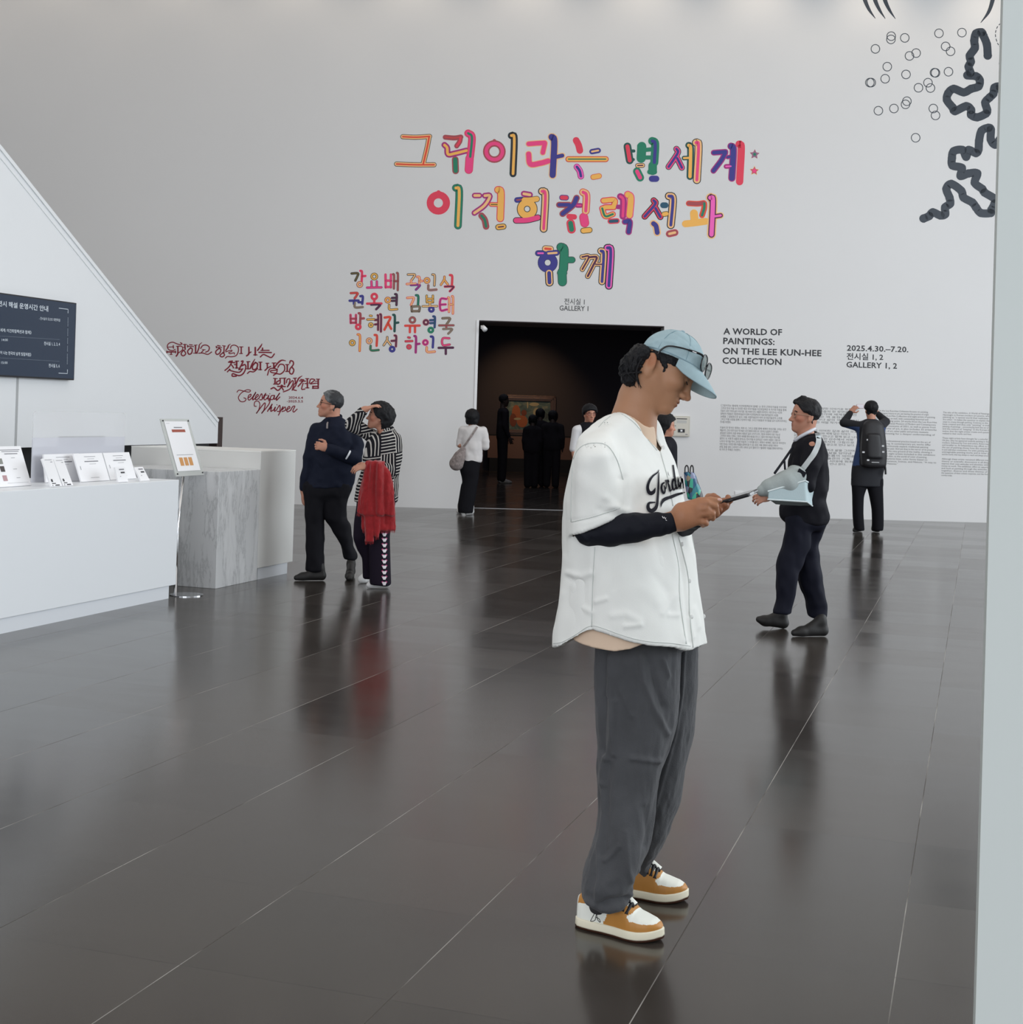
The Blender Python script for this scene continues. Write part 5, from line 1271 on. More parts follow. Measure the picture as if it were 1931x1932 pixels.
mb.tube(pts, .0022, 6)
mb.build('seams', mat('cap_stitching', rgb(128, 152, 162, 1.2), 0.85), capthing, True)

# eyeglasses resting on the cap's front
gl_m = mat('black_glasses_frame', (0.008, 0.008, 0.010, 1), 0.25)
wv = Vector((.33, .87, -.36)).normalized(); c1 = P(1329, 685, -.02); vd = Vector((-.22, 0.0, -.95)); vd = (vd - wv * vd.dot(wv)).normalized()
c2g = c1 + wv * .0630
g_ = empty('eyeglasses', c1 + wv * .03, 'black-framed eyeglasses with greenish lenses perched on the pale blue cap', 'glasses')
mb = MB()
def lens_pts(c, k=1.0): return [c + wv * (.0255 * k * math.copysign(abs(math.cos(t)) ** .8, math.cos(t))) + vd * (.0235 * k * math.copysign(abs(math.sin(t)) ** .8, math.sin(t))) for t in [2 * PI * i / 32 for i in range(33)]]
for c in (c1, c2g): mb.tube(lens_pts(c), .0022, 8)
mb.tube([c1 + wv * .0255 - vd * .006, (c1 + c2g) / 2 - vd * .010, c2g - wv * .0255 - vd * .006], .002, 8)
mb.build('rims', gl_m, g_, True)
lens_m = mat('green_tinted_lens', (0.30, 0.36, 0.35, 1), 0.05, alpha=0.55)
for c in (c1, c2g):
    mb = MB(); L1 = lens_pts(c, .96)[:-1]; nn = wv.cross(vd) * .0007; mb.prism([q - nn for q in L1], nn * 2); mb.build('lens', lens_m, g_)
mb = MB()
tp = [P(1241, 669, -.055), P(1249, 659, -.058), P(1262, 653, -.06), P(1282, 655.5, -.06), P(1302, 661, -.055), P(1322, 668, -.042), c1 - wv * .0255 - vd * .010]
mb.tube(catmull(tp, 6), [.0028] * 12 + [.0026] * 12 + [.0036] * 12 + [.0032], 8); mb.build('temple', gl_m, g_, True)
mb = MB(); mb.tube([c2g + wv * .0255 - vd * .01, c2g + wv * .03 - e1 * .03 - vd * .014, CC + lv * (ax_[1] + .004) + e2 * .03, CC + lv * (ax_[1] + .003) - e1 * .05 + e2 * .02], .0026, 8); mb.build('temple', gl_m, g_, True)
mb = MB(); q = P(1311, 664.5, -.056); mb.tube([q - Vector((.006, 0, -.0022)), q + Vector((.006, 0, -.0022))], .0015, 6); mb.build('hinge_mark', paper, g_)

# ---- jersey
jer_m = mat('white_jersey_cloth', (0.88, 0.89, 0.86, 1), 0.8, noise_amt=0.03, noise_scale=14, bump=0.08, bump_scale=420)
h = 0.0038 * HQ
JY = Y0 - .005
JR = -33
rowsJ = [(775, 1150, 1232, .02, .085), (800, 1117, 1252, .015, .15), (830, 1093, 1264, .01, .195), (870, 1077, 1284, .005, .22), (930, 1063, 1298, 0, .235), (1000, 1058, 1308, 0, .24), (1070, 1058, 1319, 0, .243), (1140, 1053, 1329, 0, .247), (1190, 1045, 1338, 0, .252), (1245, 1040, 1344, 0, .256)]
rows = px_rows(rowsJ, JY, .2)
t_ = .0085
shrink = lambda R_: [(z - (.010 if i == 0 else 0), x, a - t_, y, b - t_) for i, (z, x, a, y, b) in enumerate(R_)]
rowsI = shrink(rows); rowsI.append((rowsI[-1][0] - .1,) + rowsI[-1][1:])
SY = Y0 - .175
rowsS = px_rows([(806, 1112, 1158, .07, .05), (832, 1090, 1160, .02, .085), (862, 1083, 1166, .0, .095), (900, 1079.5, 1174, 0, .095), (950, 1078, 1180, 0, .095), (1030, 1074, 1190, 0, .10)], SY, .095)
rowsSi = shrink(rowsS); rowsSi[0] = (rowsSi[0][0] - .016,) + rowsSi[0][1:]; rowsSi.append((rowsSi[-1][0] - .1,) + rowsSi[-1][1:])
rowsL = px_rows([(806, 1190, 1235, .0, .05), (850, 1185, 1255, .0, .08), (920, 1180, 1270, 0, .085), (985, 1178, 1275, 0, .09)], Y0 + .15, .09)
box_ = ((0.09, 3.96, 0.74), (0.66, 4.66, 1.56), h)
HEM = [(1030, 1222), (1040, 1221), (1060, 1217.5), (1085, 1205), (1108, 1190), (1120, 1187), (1140, 1192), (1170, 1203), (1200, 1213), (1230, 1218), (1270, 1221), (1305, 1226), (1322, 1220), (1341, 1213), (1352, 1208)]
s0_, s1_ = at(1077, 1013, SY - .08), at(1187, 967, SY - .08)
sl_ = (s1_.z - s0_.z) / (s1_.x - s0_.x)
F = Field(*box_); F.add(loft(rows, 2.5, .03, JR), 0)
F.keep(above_line(HEM))
Fs_ = Field(*box_); Fs_.add(loft(rowsS, 2.2), 0); Fs_.add(loft(rowsL, 2.2), 0)
Fs_.keep(lambda X, Y, Z: s0_.z + (X - s0_.x) * sl_ - Z)
hh = np.maximum(.018 - np.abs(F.d - Fs_.d), 0); F.d = np.minimum(F.d, Fs_.d) - hh * hh / (4 * .018)
inner = Field(*box_); inner.add(loft(rowsI, 2.5, .03, JR), 0)
Fs_ = Field(*box_); Fs_.add(loft(rowsSi, 2.2), 0)
Fs_.keep(lambda X, Y, Z: s0_.z + (X - s0_.x) * sl_ - .012 - Z)
inner.d = np.minimum(inner.d, Fs_.d)
F.d = np.maximum(F.d, -inner.d)
# neck opening and the V down the front
F.cut(cap(P(1192, 796, .03), P(1210, 750, .025), .064, .074), .004)
F.cut(poly_cut([(1148, 745), (1158, 767), (1178, 779), (1196, 795), (1219, 823), (1246, 852), (1250, 834), (1247, 815), (1240, 799), (1236, 780), (1236, 745)], (.22, Y0 - .30, 1.3), (.56, Y0 + .02, 1.60), Y0), .003)
V, Q = F.skin()
fo = [([(1160, 842), (1174, 870), (1186, 905)], .008, .010), ([(1150, 850), (1168, 900)], -.006, .008), ([(1176, 905), (1181, 940), (1179, 985)], -.008, .006), ([(1186, 920), (1192, 985)], .005, .009),
      ([(1205, 880), (1198, 930), (1192, 965)], .005, .010), ([(1222, 850), (1240, 885)], .003, .007), ([(1142, 938), (1163, 956)], .006, .006), ([(1150, 955), (1184, 964)], .007, .005), ([(1130, 960), (1165, 975)], -.004, .005),
      ([(1078, 984), (1120, 975), (1168, 958)], -.0025, .003), ([(1075, 1088), (1098, 1091), (1117, 1083)], .006, .005), ([(1078, 1098), (1095, 1104)], -.004, .006), ([(1126, 1136), (1145, 1129)], .005, .004), ([(1158, 1160), (1180, 1157), (1205, 1170)], .005, .006),
      ([(1180, 1180), (1208, 1178)], .006, .004), ([(1100, 1150), (1116, 1156)], .005, .005), ([(1252, 1160), (1278, 1132)], .004, .005), ([(1240, 1090), (1262, 1120)], -.004, .008), ([(1215, 1110), (1240, 1140)], .004, .010), ([(1265, 1165), (1283, 1168)], .004, .004),
      ([(1124, 1030), (1119, 1100), (1117, 1185)], -.003, .0035), ([(1161, 1030), (1159, 1110)], -.003, .004), ([(1070, 870), (1066, 950), (1064, 1050)], -.006, .006), ([(1268, 1010), (1282, 1080), (1284, 1150), (1294, 1215)], .004, .006), ([(1289, 1030), (1301, 1100), (1302, 1160), (1309, 1222)], -.005, .004),
      ([(1322, 1165), (1333, 1200)], .004, .005), ([(1310, 1180), (1320, 1215)], .004, .004), ([(1100, 905), (1130, 930)], .004, .012), ([(1110, 870), (1140, 860)], .004, .012), ([(1045, 1200), (1062, 1130)], .004, .006)]
fo = [(q, a * .75, w * 1.9) for q, a, w in fo]
V = crease(V, Q, fo, SY - .06, [(13, 13, 6, .0060, 11), (30, 30, 18, .0026, 12)], True)
jersey = mesh_obj('jersey', V, Q, jer_m, hero, True)
jb = bvh_of(jersey)
jf = cloth_fn(jb, .0016, 4.08)
# piping and seams, buttons, script lettering
jft = cloth_fn(jb, .0008, None)
def on_cloth_tube(name, paths, r, m, parent, fn=jft, n=5):
    mb = MB()
    for pts in paths:
        q = [fn(x, y) for x, y in catmull(pts, n)]; run = []
        for w in q + [None]:
            if w is None or (run and (w - run[-1]).length > .05):
                if len(run) > 1: mb.tube(run, r, 6)
                run = []
            if w is not None: run.append(w)
    return mb.build(name, m, parent, True)
seam_m = mat('jersey_seam_thread', (0.62, 0.65, 0.63, 1), 0.8)
on_cloth_tube('seam', [[(1083, 866), (1090, 850), (1104, 839), (1122, 836), (1140, 838), (1153, 848), (1166, 872), (1176, 905)], [(1079, 985), (1100, 980), (1130, 972), (1170, 958)], [(1123, 1032), (1119, 1100), (1117, 1183)], [(1160, 1032), (1159, 1120)], [(1083, 862), (1079, 920), (1078, 985)],
    [(1158, 772), (1195, 796), (1218, 824), (1240, 850)], [(1130, 806), (1140, 795), (1152, 786)]], .0011, seam_m, jersey)
on_cloth_tube('placket_edge', [[(1246, 852), (1254, 880), (1262, 910), (1270, 955)], [(1277, 1000), (1288, 1040), (1299, 1090), (1301, 1150), (1308, 1222)], [(1268, 1006), (1281, 1070), (1283, 1130), (1295, 1215)], [(1306, 1012), (1318, 1075), (1328, 1140), (1338, 1205)]], .0014, seam_m, jersey)
on_cloth_tube('hem_stitching', [[(1045, 1214), (1062, 1211), (1086, 1198), (1108, 1183.5), (1122, 1181), (1140, 1186), (1170, 1197), (1200, 1206), (1230, 1211), (1270, 1214), (1303, 1219)]], .001, seam_m, jersey)
btn_m = mat('pearl_button', (0.85, 0.85, 0.84, 1), 0.25)
for x, y in ((1251, 845), (1287, 1027), (1301, 1096), (1305, 1164), (1328, 1163)):
    q = jf(x, y); mb = MB(); mb.ball(q, (.0048, .0030, .0068), 12, 6); mb.build('button', btn_m, jersey, True)
JT = (1210, 860, 130 / 1931)
J = lambda pts: [(JT[0] + x * JT[2], JT[1] + y * JT[2]) for x, y in pts]
letters = [([4, 34, 50, 66, 74, 82, 100, 110, 96, 60, 16], [(492, 390), (450, 470), (330, 560), (240, 670), (185, 800), (172, 920), (205, 1020), (265, 1050), (330, 1020), (362, 960), (380, 905)]),
           ([16, 34, 46, 52, 56, 60, 80, 106, 116, 100, 84, 64, 50, 36], [(485, 470), (480, 600), (474, 760), (466, 900), (460, 1050), (448, 1220), (428, 1380), (370, 1490), (270, 1545), (195, 1490), (180, 1400), (215, 1325), (290, 1310), (370, 1305)]),
           ([40, 52, 60, 64, 56, 40, 26, 22, 26], [(625, 760), (575, 800), (556, 900), (585, 1010), (625, 1050), (655, 980), (645, 880), (620, 830), (660, 900)]), ([22, 22, 24], [(645, 900), (675, 935), (690, 860)]),
           ([26, 20, 20], [(676, 690), (688, 780), (690, 860)]), ([40, 34, 50, 52, 40, 22], [(716, 690), (735, 760), (770, 850), (790, 960), (810, 990), (845, 940)]), ([30, 36, 26], [(715, 700), (745, 690), (765, 740)]),
           ([48, 50, 54, 54, 40, 30], [(935, 700), (890, 660), (862, 760), (868, 900), (905, 960), (945, 900)]), ([34, 42, 48, 48, 34], [(885, 275), (905, 420), (930, 620), (955, 820), (985, 930)]), ([24, 20], [(985, 935), (1015, 880)]),
           ([34, 34, 36, 30, 24], [(1075, 640), (1042, 620), (1030, 740), (1040, 870), (1072, 830)]), ([28, 34, 36, 26], [(1060, 600), (1080, 700), (1090, 820), (1090, 905)]),
           ([26, 30, 30], [(1118, 590), (1140, 740), (1130, 905)]), ([22, 30, 34, 30], [(1135, 700), (1160, 640), (1175, 760), (1190, 905)]),
           ([6, 60, 92, 96, 88], [(545, 1440), (560, 1330), (615, 1245), (680, 1205), (745, 1180)]), ([90, 86, 74, 56, 30], [(790, 1170), (880, 1135), (990, 1090), (1100, 1060), (1225, 1025)]), ([8, 14, 6], [(735, 455), (748, 520), (772, 570)])]
mb = MB()
jfo = cloth_fn(jb, .0030, 4.08); jfw = cloth_fn(jb, .0014, 4.08)
for w, pts in letters: ribbon(mb, J(pts), [x * JT[2] for x in w], jfo, 0, 0, 6)
mb.build('script_lettering', mat('black_twill', (0.012, 0.012, 0.020, 1), 0.7), jersey)
mb = MB()
for w, pts in letters[:-1]: ribbon(mb, J(pts), [x * JT[2] + 1.2 for x in w], jfw, 0, 0, 6)
mb.build('lettering_border', mat('white_twill', (0.86, 0.87, 0.86, 1), 0.7), jersey)

# ---- undershirt, seen at the neck and under the curved hem
F = Field((0.09, 3.96, 0.74), (0.66, 4.66, 1.56), h)
uz = [(z, x, a - .022, y, b - .022) for z, x, a, y, b in rows[1:]]
F.add(loft(uz, 2.5, .03, JR), 0)
F.add(cap(P(1196, 826, .02), P(1203, 790, .015), .070, .052), .02)
F.keep(above_line([(1040, 1150), (1085, 1209), (1100, 1216), (1125, 1223.5), (1160, 1229), (1190, 1224.5), (1212, 1216), (1330, 1190)]))
neckline = above_line([(1040, 700), (1150, 760), (1196, 788), (1207, 796), (1216, 803), (1226, 806.5), (1236, 803), (1243, 797), (1300, 790)])
F.keep(lambda X, Y, Z: -neckline(X, Y, Z))
skin_obj('undershirt', F, mat('beige_cotton', rgb(214, 190, 168, 1.2), 0.85, noise_amt=.04, noise_scale=20), hero)

# ---- black arm sleeves
blk = mat('black_stretch_cloth', (0.012, 0.013, 0.019, 1), 0.65, bump=0.05, bump_scale=200)
F = Field((0.18, 3.94, 1.02), (0.66, 4.62, 1.42), .0034 * HQ)
chain(F, [P(1125, 860, -.16), P(1118, 960, -.19), P(1114, 1000, -.205), P(1150, 1001, -.225), P(1200, 995, -.25), P(1240, 990, -.27), P(1268, 985.5, -.283)], [.055, .050, .0445, .0455, .041, .033, .0275], .012)
chain(F, [P(1232, 870, .20), P(1245, 1000, .10), P(1290, 985, -.05), P(1318, 974, -.165)], [.054, .048, .040, .030], .012)
wq = np.array(P(1273, 985, -.28)); wd = np.array((P(1300, 976, -.30) - P(1240, 990, -.27)).normalized())
V, Q = F.skin()
V = crease(V, Q, [([(1262, 966), (1266, 985), (1262, 1004)], .003, .006), ([(1245, 968), (1250, 990), (1246, 1007)], .002, .004), ([(1095, 1005), (1110, 1022)], .004, .006), ([(1195, 972), (1215, 985)], .002, .006)], Y0 - .26, [(40, 40, 60, .002, 8)])
asl = mesh_obj('arm_sleeve', V, Q, blk, hero, True)
sb = bvh_of(asl); sf = cloth_fn(sb, .0012, 4.0)
mb = MB()
for pts in ([(1250, 974.5), (1252, 978), (1253.5, 976)], [(1254, 976), (1255.5, 979), (1257, 977.5)], [(1256.5, 981), (1258.5, 982)]): ribbon(mb, pts, .9, sf, 0, 0, 3)
mb.build('sleeve_mark', paper, asl)

# ---- trousers
tr_m = mat('washed_grey_corduroy', rgb(76, 77, 80, 1.15), 0.9, noise_amt=0.32, noise_scale=11, bump=0.2, bump_scale=260, sheen=0.15)
NY, FY = Y0 - .045, Y0 + .13
F = Field((0.13, 3.98, 0.03), (0.64, 4.72, 1.10), .0042 * HQ)
F.add(loft(px_rows([(1150, 1122, 1318, .03, .16), (1195, 1125, 1318, .03, .14), (1222, 1145, 1300, .03, .09)], Y0, .16), 2.3), 0)
F.add(loft(px_rows([(1190, 1126, 1284, .0, .11), (1225, 1125, 1284, .0, .11), (1300, 1123, 1283, 0, .112), (1350, 1124, 1280, 0, .112), (1400, 1127, 1267, 0, .11), (1450, 1129, 1251, -.01, .105), (1500, 1130, 1240, -.02, .10), (1550, 1127, 1232, -.03, .098), (1600, 1115, 1221, -.05, .095), (1640, 1104, 1206, -.06, .09), (1672, 1100, 1191, -.07, .085), (1692, 1101, 1184, -.07, .08), (1705, 1110, 1172, -.07, .065)], NY, .11), 2.2, .015), .02)
F.add(loft(px_rows([(1190, 1200, 1316, .0, .10), (1225, 1200, 1318, .0, .10), (1300, 1200, 1316, 0, .10), (1350, 1200, 1312, 0, .10), (1400, 1198, 1305, .01, .10), (1450, 1195, 1293, .02, .10), (1500, 1192, 1284, .03, .095), (1550, 1190, 1267, .05, .09), (1600, 1190, 1243, .07, .08), (1630, 1198, 1224, .085, .066), (1646, 1202, 1227, .09, .058), (1658, 1204, 1230, .09, .058)], FY, .10), 2.2, .012), .012)
V, Q = F.skin()
fo = [([(1142, 1235), (1140, 1320), (1138, 1420)], -.010, .006), ([(1152, 1235), (1154, 1330), (1160, 1420)], .007, .005), ([(1160, 1320), (1152, 1400), (1140, 1480)], .006, .005), ([(1148, 1240), (1147, 1310)], .006, .004), ([(1207, 1232), (1212, 1280), (1232, 1330), (1262, 1385)], .007, .006), ([(1222, 1230), (1232, 1280), (1250, 1330)], -.006, .006), ([(1250, 1240), (1262, 1275)], .005, .004),
      ([(1190, 1425), (1215, 1428), (1245, 1435)], .006, .005), ([(1172, 1300), (1190, 1345)], .004, .006), ([(1145, 1430), (1135, 1470), (1141, 1530), (1131, 1590), (1128, 1640), (1122, 1690)], .007, .0045), ([(1150, 1440), (1146, 1520), (1138, 1600)], -.006, .006), ([(1165, 1585), (1140, 1610)], .006, .005), ([(1178, 1560), (1182, 1630), (1188, 1650)], .005, .006), ([(1215, 1520), (1222, 1570), (1218, 1590)], -.005, .007),
      ([(1115, 1670), (1140, 1650), (1160, 1640)], .004, .010), ([(1128, 1692), (1150, 1682), (1178, 1682)], -.012, .006), ([(1110, 1690), (1135, 1702), (1165, 1697), (1185, 1680)], .009, .006), ([(1107, 1700), (1112, 1712)], .004, .003), ([(1190, 1668), (1186, 1690)], .005, .003), ([(1303, 1240), (1298, 1330), (1285, 1410), (1262, 1500), (1245, 1570)], .006, .004), ([(1290, 1240), (1290, 1330), (1275, 1420)], -.004, .006), ([(1208, 1640), (1220, 1650)], .005, .004), ([(1200, 1652), (1226, 1658)], -.006, .004), ([(1235, 1590), (1222, 1630)], .004, .005)]
fo = [(q, a * 1.35, w * 1.5) for q, a, w in fo]
V = crease(V, Q, fo, Y0 - .12, [(24, 24, 6, .0055, 21), (60, 60, 14, .0026, 22), (110, 110, 40, .0012, 23)], True)
mesh_obj('trousers', V, Q, tr_m, hero, True)

# ---- shoes
sh_white, sh_tan, sh_cream, sh_brown, sh_black = mat('shoe_white_leather', rgb(226, 228, 220, 1.25), 0.45), mat('shoe_tan_leather', rgb(176, 122, 56, 1.25), 0.5, noise_amt=.06, noise_scale=40), mat('shoe_cream_rubber', rgb(226, 220, 198, 1.2), 0.5), mat('shoe_dark_outsole', (0.05, 0.02, 0.012, 1), 0.7), mat('shoe_black', (0.010, 0.010, 0.013, 1), 0.55)
def shoe(heel, toe, side, parent):
    """side = +1 when the face shown to the camera is on the -left side of the foot"""
    heel, toe = Vector((heel[0], heel[1], 0)), Vector((toe[0], toe[1], 0))
    fx = (toe - heel).normalized(); L = (toe - heel).length; fy = Vector((fx.y, -fx.x, 0)) * 1.0     # to the camera's side
    W = lambda x, y, z: heel + fx * (x * L) + fy * y + ZV * z
    wid = lambda x: np.interp(x, [0, .03, .08, .2, .35, .5, .65, .78, .88, .95, .985, 1.0], [.018, .029, .034, .037, .036, .039, .046, .046, .038, .026, .014, .004])
    bias = lambda x: np.interp(x, [0, .4, .7, 1.0], [0, .002, .004, -.004]) * side
    s = empty('sneaker', heel + fx * (L / 2)); s.parent = parent; s.location = heel + fx * (L / 2) - Vector(parent.location)
    xs = [0, .01, .03, .06] + [.1 + .85 * i / 26 for i in range(27)] + [.97, .985, 1.0]
    def outline(g): return [(x, wid(x) + g) for x in xs] + [(x, -wid(x) - g) for x in xs[::-1]]
    spring = lambda x: .010 * max(0, (x - .72) / .28) ** 2
    def solid(name, g0, g1, z0, z1, m):
        v, f = [], []; n = len(outline(0))
        for g, zf in ((g0, z0), (g0 + .001, z0 + (z1 - z0) * .15), (g1 + .001, z0 + (z1 - z0) * .85), (g1, z1)):
            for x, y in outline(g): v.append(W(x + (.010 if x > .99 else -.008 if x < .01 else 0), y + bias(x), zf + spring(x)))
        for r in range(3):
            for i in range(n): f.append((r * n + i, r * n + (i + 1) % n, (r + 1) * n + (i + 1) % n, (r + 1) * n + i))
        f += [tuple(range(n))[::-1], tuple(range(3 * n, 4 * n))]
        return mesh_obj(name, v, f, m, s, True)
    o = solid('outsole', .003, .005, 0.0005, .007, sh_brown); o = solid('midsole', .005, .003, .007, .029, sh_cream)
    hgt = lambda x: np.interp(x, [0, .05, .15, .3, .42, .52, .62, .72, .82, .9, .96, 1.0], [.058, .070, .074, .072, .080, .078, .066, .046, .036, .027, .016, .003])
    NXs, NA = 110, 56
    v, f, mi = [], [], []
    for i in range(NXs + 1):
        x = i / NXs; w_, h_ = wid(x) + .001, hgt(x)
        for j in range(NA + 1):
            a = PI * j / NA; ca, sa = math.cos(a), math.sin(a)
            pw = .62 if x > .5 else .5
            v.append(W(x, (w_ * math.copysign(abs(ca) ** pw, ca)) + bias(x), .030 + spring(x) + h_ * sa ** .75))
    def paint(x, j):
        a = j / NA; up = 1 - abs(a - .5) * 2                               # 0 at the sole, 1 on top
        hf = math.sin(PI * a) ** .75
        if x < .13: return 1 if hf > .62 and x > .03 else 0
        e1_ = .355 + .06 * math.sin(hf * 2.6)                              # rear edge of the tan eyestay
        if x < e1_: return 0
        toe = .675 + .025 * math.sin(hf * 8)                                # rear edge of the white toe box
        if x < toe: return 0 if hf > .955 and x < .66 else 1
        lim = np.interp(x, [.65, .69, .73, .79, .87, .93, .97], [.62, .50, .58, .58, .62, .75, 1.1])
        return 0 if hf > lim else 1
    for i in range(NXs):
        for j in range(NA):
            q = i * (NA + 1) + j; f.append((q, q + NA + 1, q + NA + 2, q + 1)); mi.append(paint((i + .5) / NXs, j + .5))
    up_ = mesh_obj('upper', v, f, [sh_white, sh_tan], s, True, mi)
    S_ = lambda x, hf, sg=1: W(x, sg * ((wid(x) + .001) * (1 - hf ** (1 / .75)) ** .36) + bias(x), .030 + spring(x) + hgt(x) * hf)
    def side_pt(x, hf, layer=0):
        sa = min(max(hf, 0.0), 1.0) ** (1 / .75); ca = math.sqrt(max(0, 1 - sa * sa)); pw = .62 if x > .5 else .5
        return W(x, (wid(x) + .003) * ca ** pw + bias(x), .030 + spring(x) + hgt(x) * hf)
    mb = MB()
    def fn(x, y, layer): return side_pt(x / 1000, y / 1000)
    ribbon(mb, [(325, 860), (326, 600), (292, 380), (245, 420), (195, 640), (150, 860)], [60, 85, 100, 80, 45, 14], lambda x, y, l: side_pt(x / 1000, (y) / 1000), 0, 0, 8)
    mb.build('side_mark', sh_black, s)
    mb = MB()
    for k, x in enumerate((.46, .505, .55, .595, .64)):
        w_ = .020 - .0012 * k
        for sg in (1, -1):
            t0 = W(x, sg * (wid(x) * .86) + bias(x), .031 + hgt(x) * .68); t1 = W(x + .012, sg * .010 + bias(x), .030 + hgt(x + .012) + .004); t2 = W(x + .03, -sg * .012 + bias(x), .030 + hgt(x + .03) + .004)
            mb.tube(catmull([t0, t1, t2], 5), .0056, 7)
    for sg in (1, -1):
        c = W(.50, sg * .012 + bias(.50), .030 + hgt(.50) + .006)
        mb.tube(catmull([W(.52, 0, .030 + hgt(.52) + .007), c + fy * sg * .012 - fx * .012, c + fy * sg * .022 + ZV * -.004, W(.54, sg * .006, .030 + hgt(.54) + .006)], 6), .0032, 6)
    mb.build('laces', sh_black, s, True)
    mb = MB(); mb.tube(catmull([W(.34, 0, .030 + hgt(.34)), W(.42, 0, .033 + hgt(.42)), W(.52, 0, .031 + hgt(.52)), W(.66, 0, .026 + hgt(.66))], 5), [.016] * 16, 10); mb.build('tongue', sh_white, s, True)
    return s
shoe((.245, 4.245), (.475, 4.118), 1, hero)
shoe((.335, 4.545), (.590, 4.465), 1, hero)
mb = MB()
tr = lambda x, y: P(x, y, -.165)
mb.tube(catmull([tr(1122, 1707), tr(1123, 1720), tr(1117, 1733), tr(1115, 1738), tr(1123, 1736), tr(1126, 1724), tr(1128, 1735), tr(1133, 1740), tr(1131, 1734), tr(1124, 1730)], 6), .0011, 6)
mb.build('drawstring', sh_black, hero, True)

# ---- the phone in his hands
ph = empty('phone', P(1375, 945, -.25), 'black mobile phone held in both hands by the young man in the jersey', 'phone')
pa, pb_ = P(1336, 955.5, -.215), P(1413.5, 933.5, -.285)
ax = pb_ - pa; ln = ax.length; ax.normalize(); bx = Vector((.35, .90, .10)); bx = (bx - ax * bx.dot(ax)).normalized(); nx = ax.cross(bx).normalized()
if nx.z < 0: nx = -nx
mb = MB(); mb.box(pa - bx * .002 - nx * .0055, ax * ln, bx * .074, nx * .010); mb.build('case', mat('phone_black', (0.010, 0.010, 0.014, 1), 0.35), ph, bevel=.004, bseg=3)
mb = MB(); mb.box(pa + ax * .004 + bx * .002 + nx * .0046, ax * (ln - .008), bx * .066, nx * .0006); mb.build('screen', mat('phone_glass', (0.01, 0.01, 0.012, 1), 0.08), ph)
mb = MB(); mb.box(pa + ax * (ln * .52) - bx * .0030 - nx * .0015, ax * .012, bx * .002, nx * .002); mb.build('side_button', mat('phone_button', (0.10, 0.10, 0.11, 1), 0.3), ph)
mb = MB(); mb.box(pa + ax * (ln - .0012) + bx * .006 - nx * .004, ax * .0022, bx * .03, nx * .007); mb.build('camera_edge', MATS['phone_button'], ph)
# ================================================================== the other visitors
class Fig:
    """a figure traced in a zoomed crop (ox, oy, scale) and standing at depth Y"""
    def __init__(s, Y, tf): s.Y, s.tf = Y, tf
    def px(s, x, y): return s.tf[0] + x * s.tf[2], s.tf[1] + y * s.tf[2]
    def p(s, x, y, dy=0.0): return at(*s.px(x, y), s.Y + dy)
    def rows(s, R_, yo, b): return px_rows([(s.tf[1] + r[0] * s.tf[2], s.tf[0] + r[1] * s.tf[2], s.tf[0] + r[2] * s.tf[2], r[3] if len(r) > 3 else 0.0, r[4] if len(r) > 4 else b) for r in R_], s.Y + yo, b)
    def floor(s, x, y): return on_floor(*s.px(x, y))
    def box(s, x0, x1, dy0, dy1, h, z1=1.95): 
        a, b = s.p(x0, 800, dy0), s.p(x1, 800, dy1)
        return (min(a.x, s.p(x0, 800, dy1).x), s.Y + dy0, -.01), (max(b.x, s.p(x1, 800, dy0).x), s.Y + dy1, z1), h
def local(hd):
    R, O, k = hd.R, hd.O, hd.k
    def f(X, Y, Z):
        x, y, z = X - O[0], Y - O[1], Z - O[2]
        return [(R[0][i] * x + R[1][i] * y + R[2][i] * z) / k for i in range(3)]
    return f
def head_hair(name, hd, h, th, gx, gz, m, parent, extra=(), dye=None, noise_=((55, 55, 40, .004, 3), (160, 160, 80, .002, 4)), ymax=None):
    c = hd.T(0, 0, .03); r = .20
    F = Field(c - r, c + r, h); hd.build(F, False, False); F.d -= th
    lf = local(hd)
    def keep(X, Y, Z):
        x, y, z = lf(X, Y, Z)
        return (np.interp(x, gx, gz) - z).astype(np.float32)
    F.keep(keep)
    for pr, k in extra: F.add(pr, k)
    V, Q = F.skin(); V = crease(V, Q, (), None, noise_, False)
    return mesh_obj(name, V, Q, m, parent, True, dye=dye(V) if dye else None)
def glasses_on(hd, parent, m, lens=True, r=.0016):
    mb = MB(); T = lambda *a: Vector(hd.T(*a))
    for q in (1, -1):
        mb.tube([T(-.008, .080 * q, .016), T(.05, .076 * q, .020), T(.092, .060 * q, .021)], r, 6)
        mb.tube([T(.094 - .006 * abs(math.cos(t)) , (.032 + .024 * math.cos(t)) * q, .014 + .018 * math.sin(t)) for t in [2 * PI * i / 16 for i in range(17)]], r, 6)
    mb.tube([T(.096, .009, .018), T(.099, 0, .020), T(.096, -.009, .018)], r, 6)
    return mb.build('glasses', m, parent, True)
def brows(hd, parent, m):
    mb = MB()
    for q in (1, -1): mb.tube(catmull([hd.T(.079, .050 * q, .036), hd.T(.089, .036 * q, .042), hd.T(.091, .016 * q, .037)], 4), .0034, 6)
    for q in (1, -1): mb.tube([hd.T(.0865, .044 * q, .0165), hd.T(.0915, .032 * q, .0175), hd.T(.088, .020 * q, .0155)], .0026, 6)
    mb.build('brows', m, parent, True)
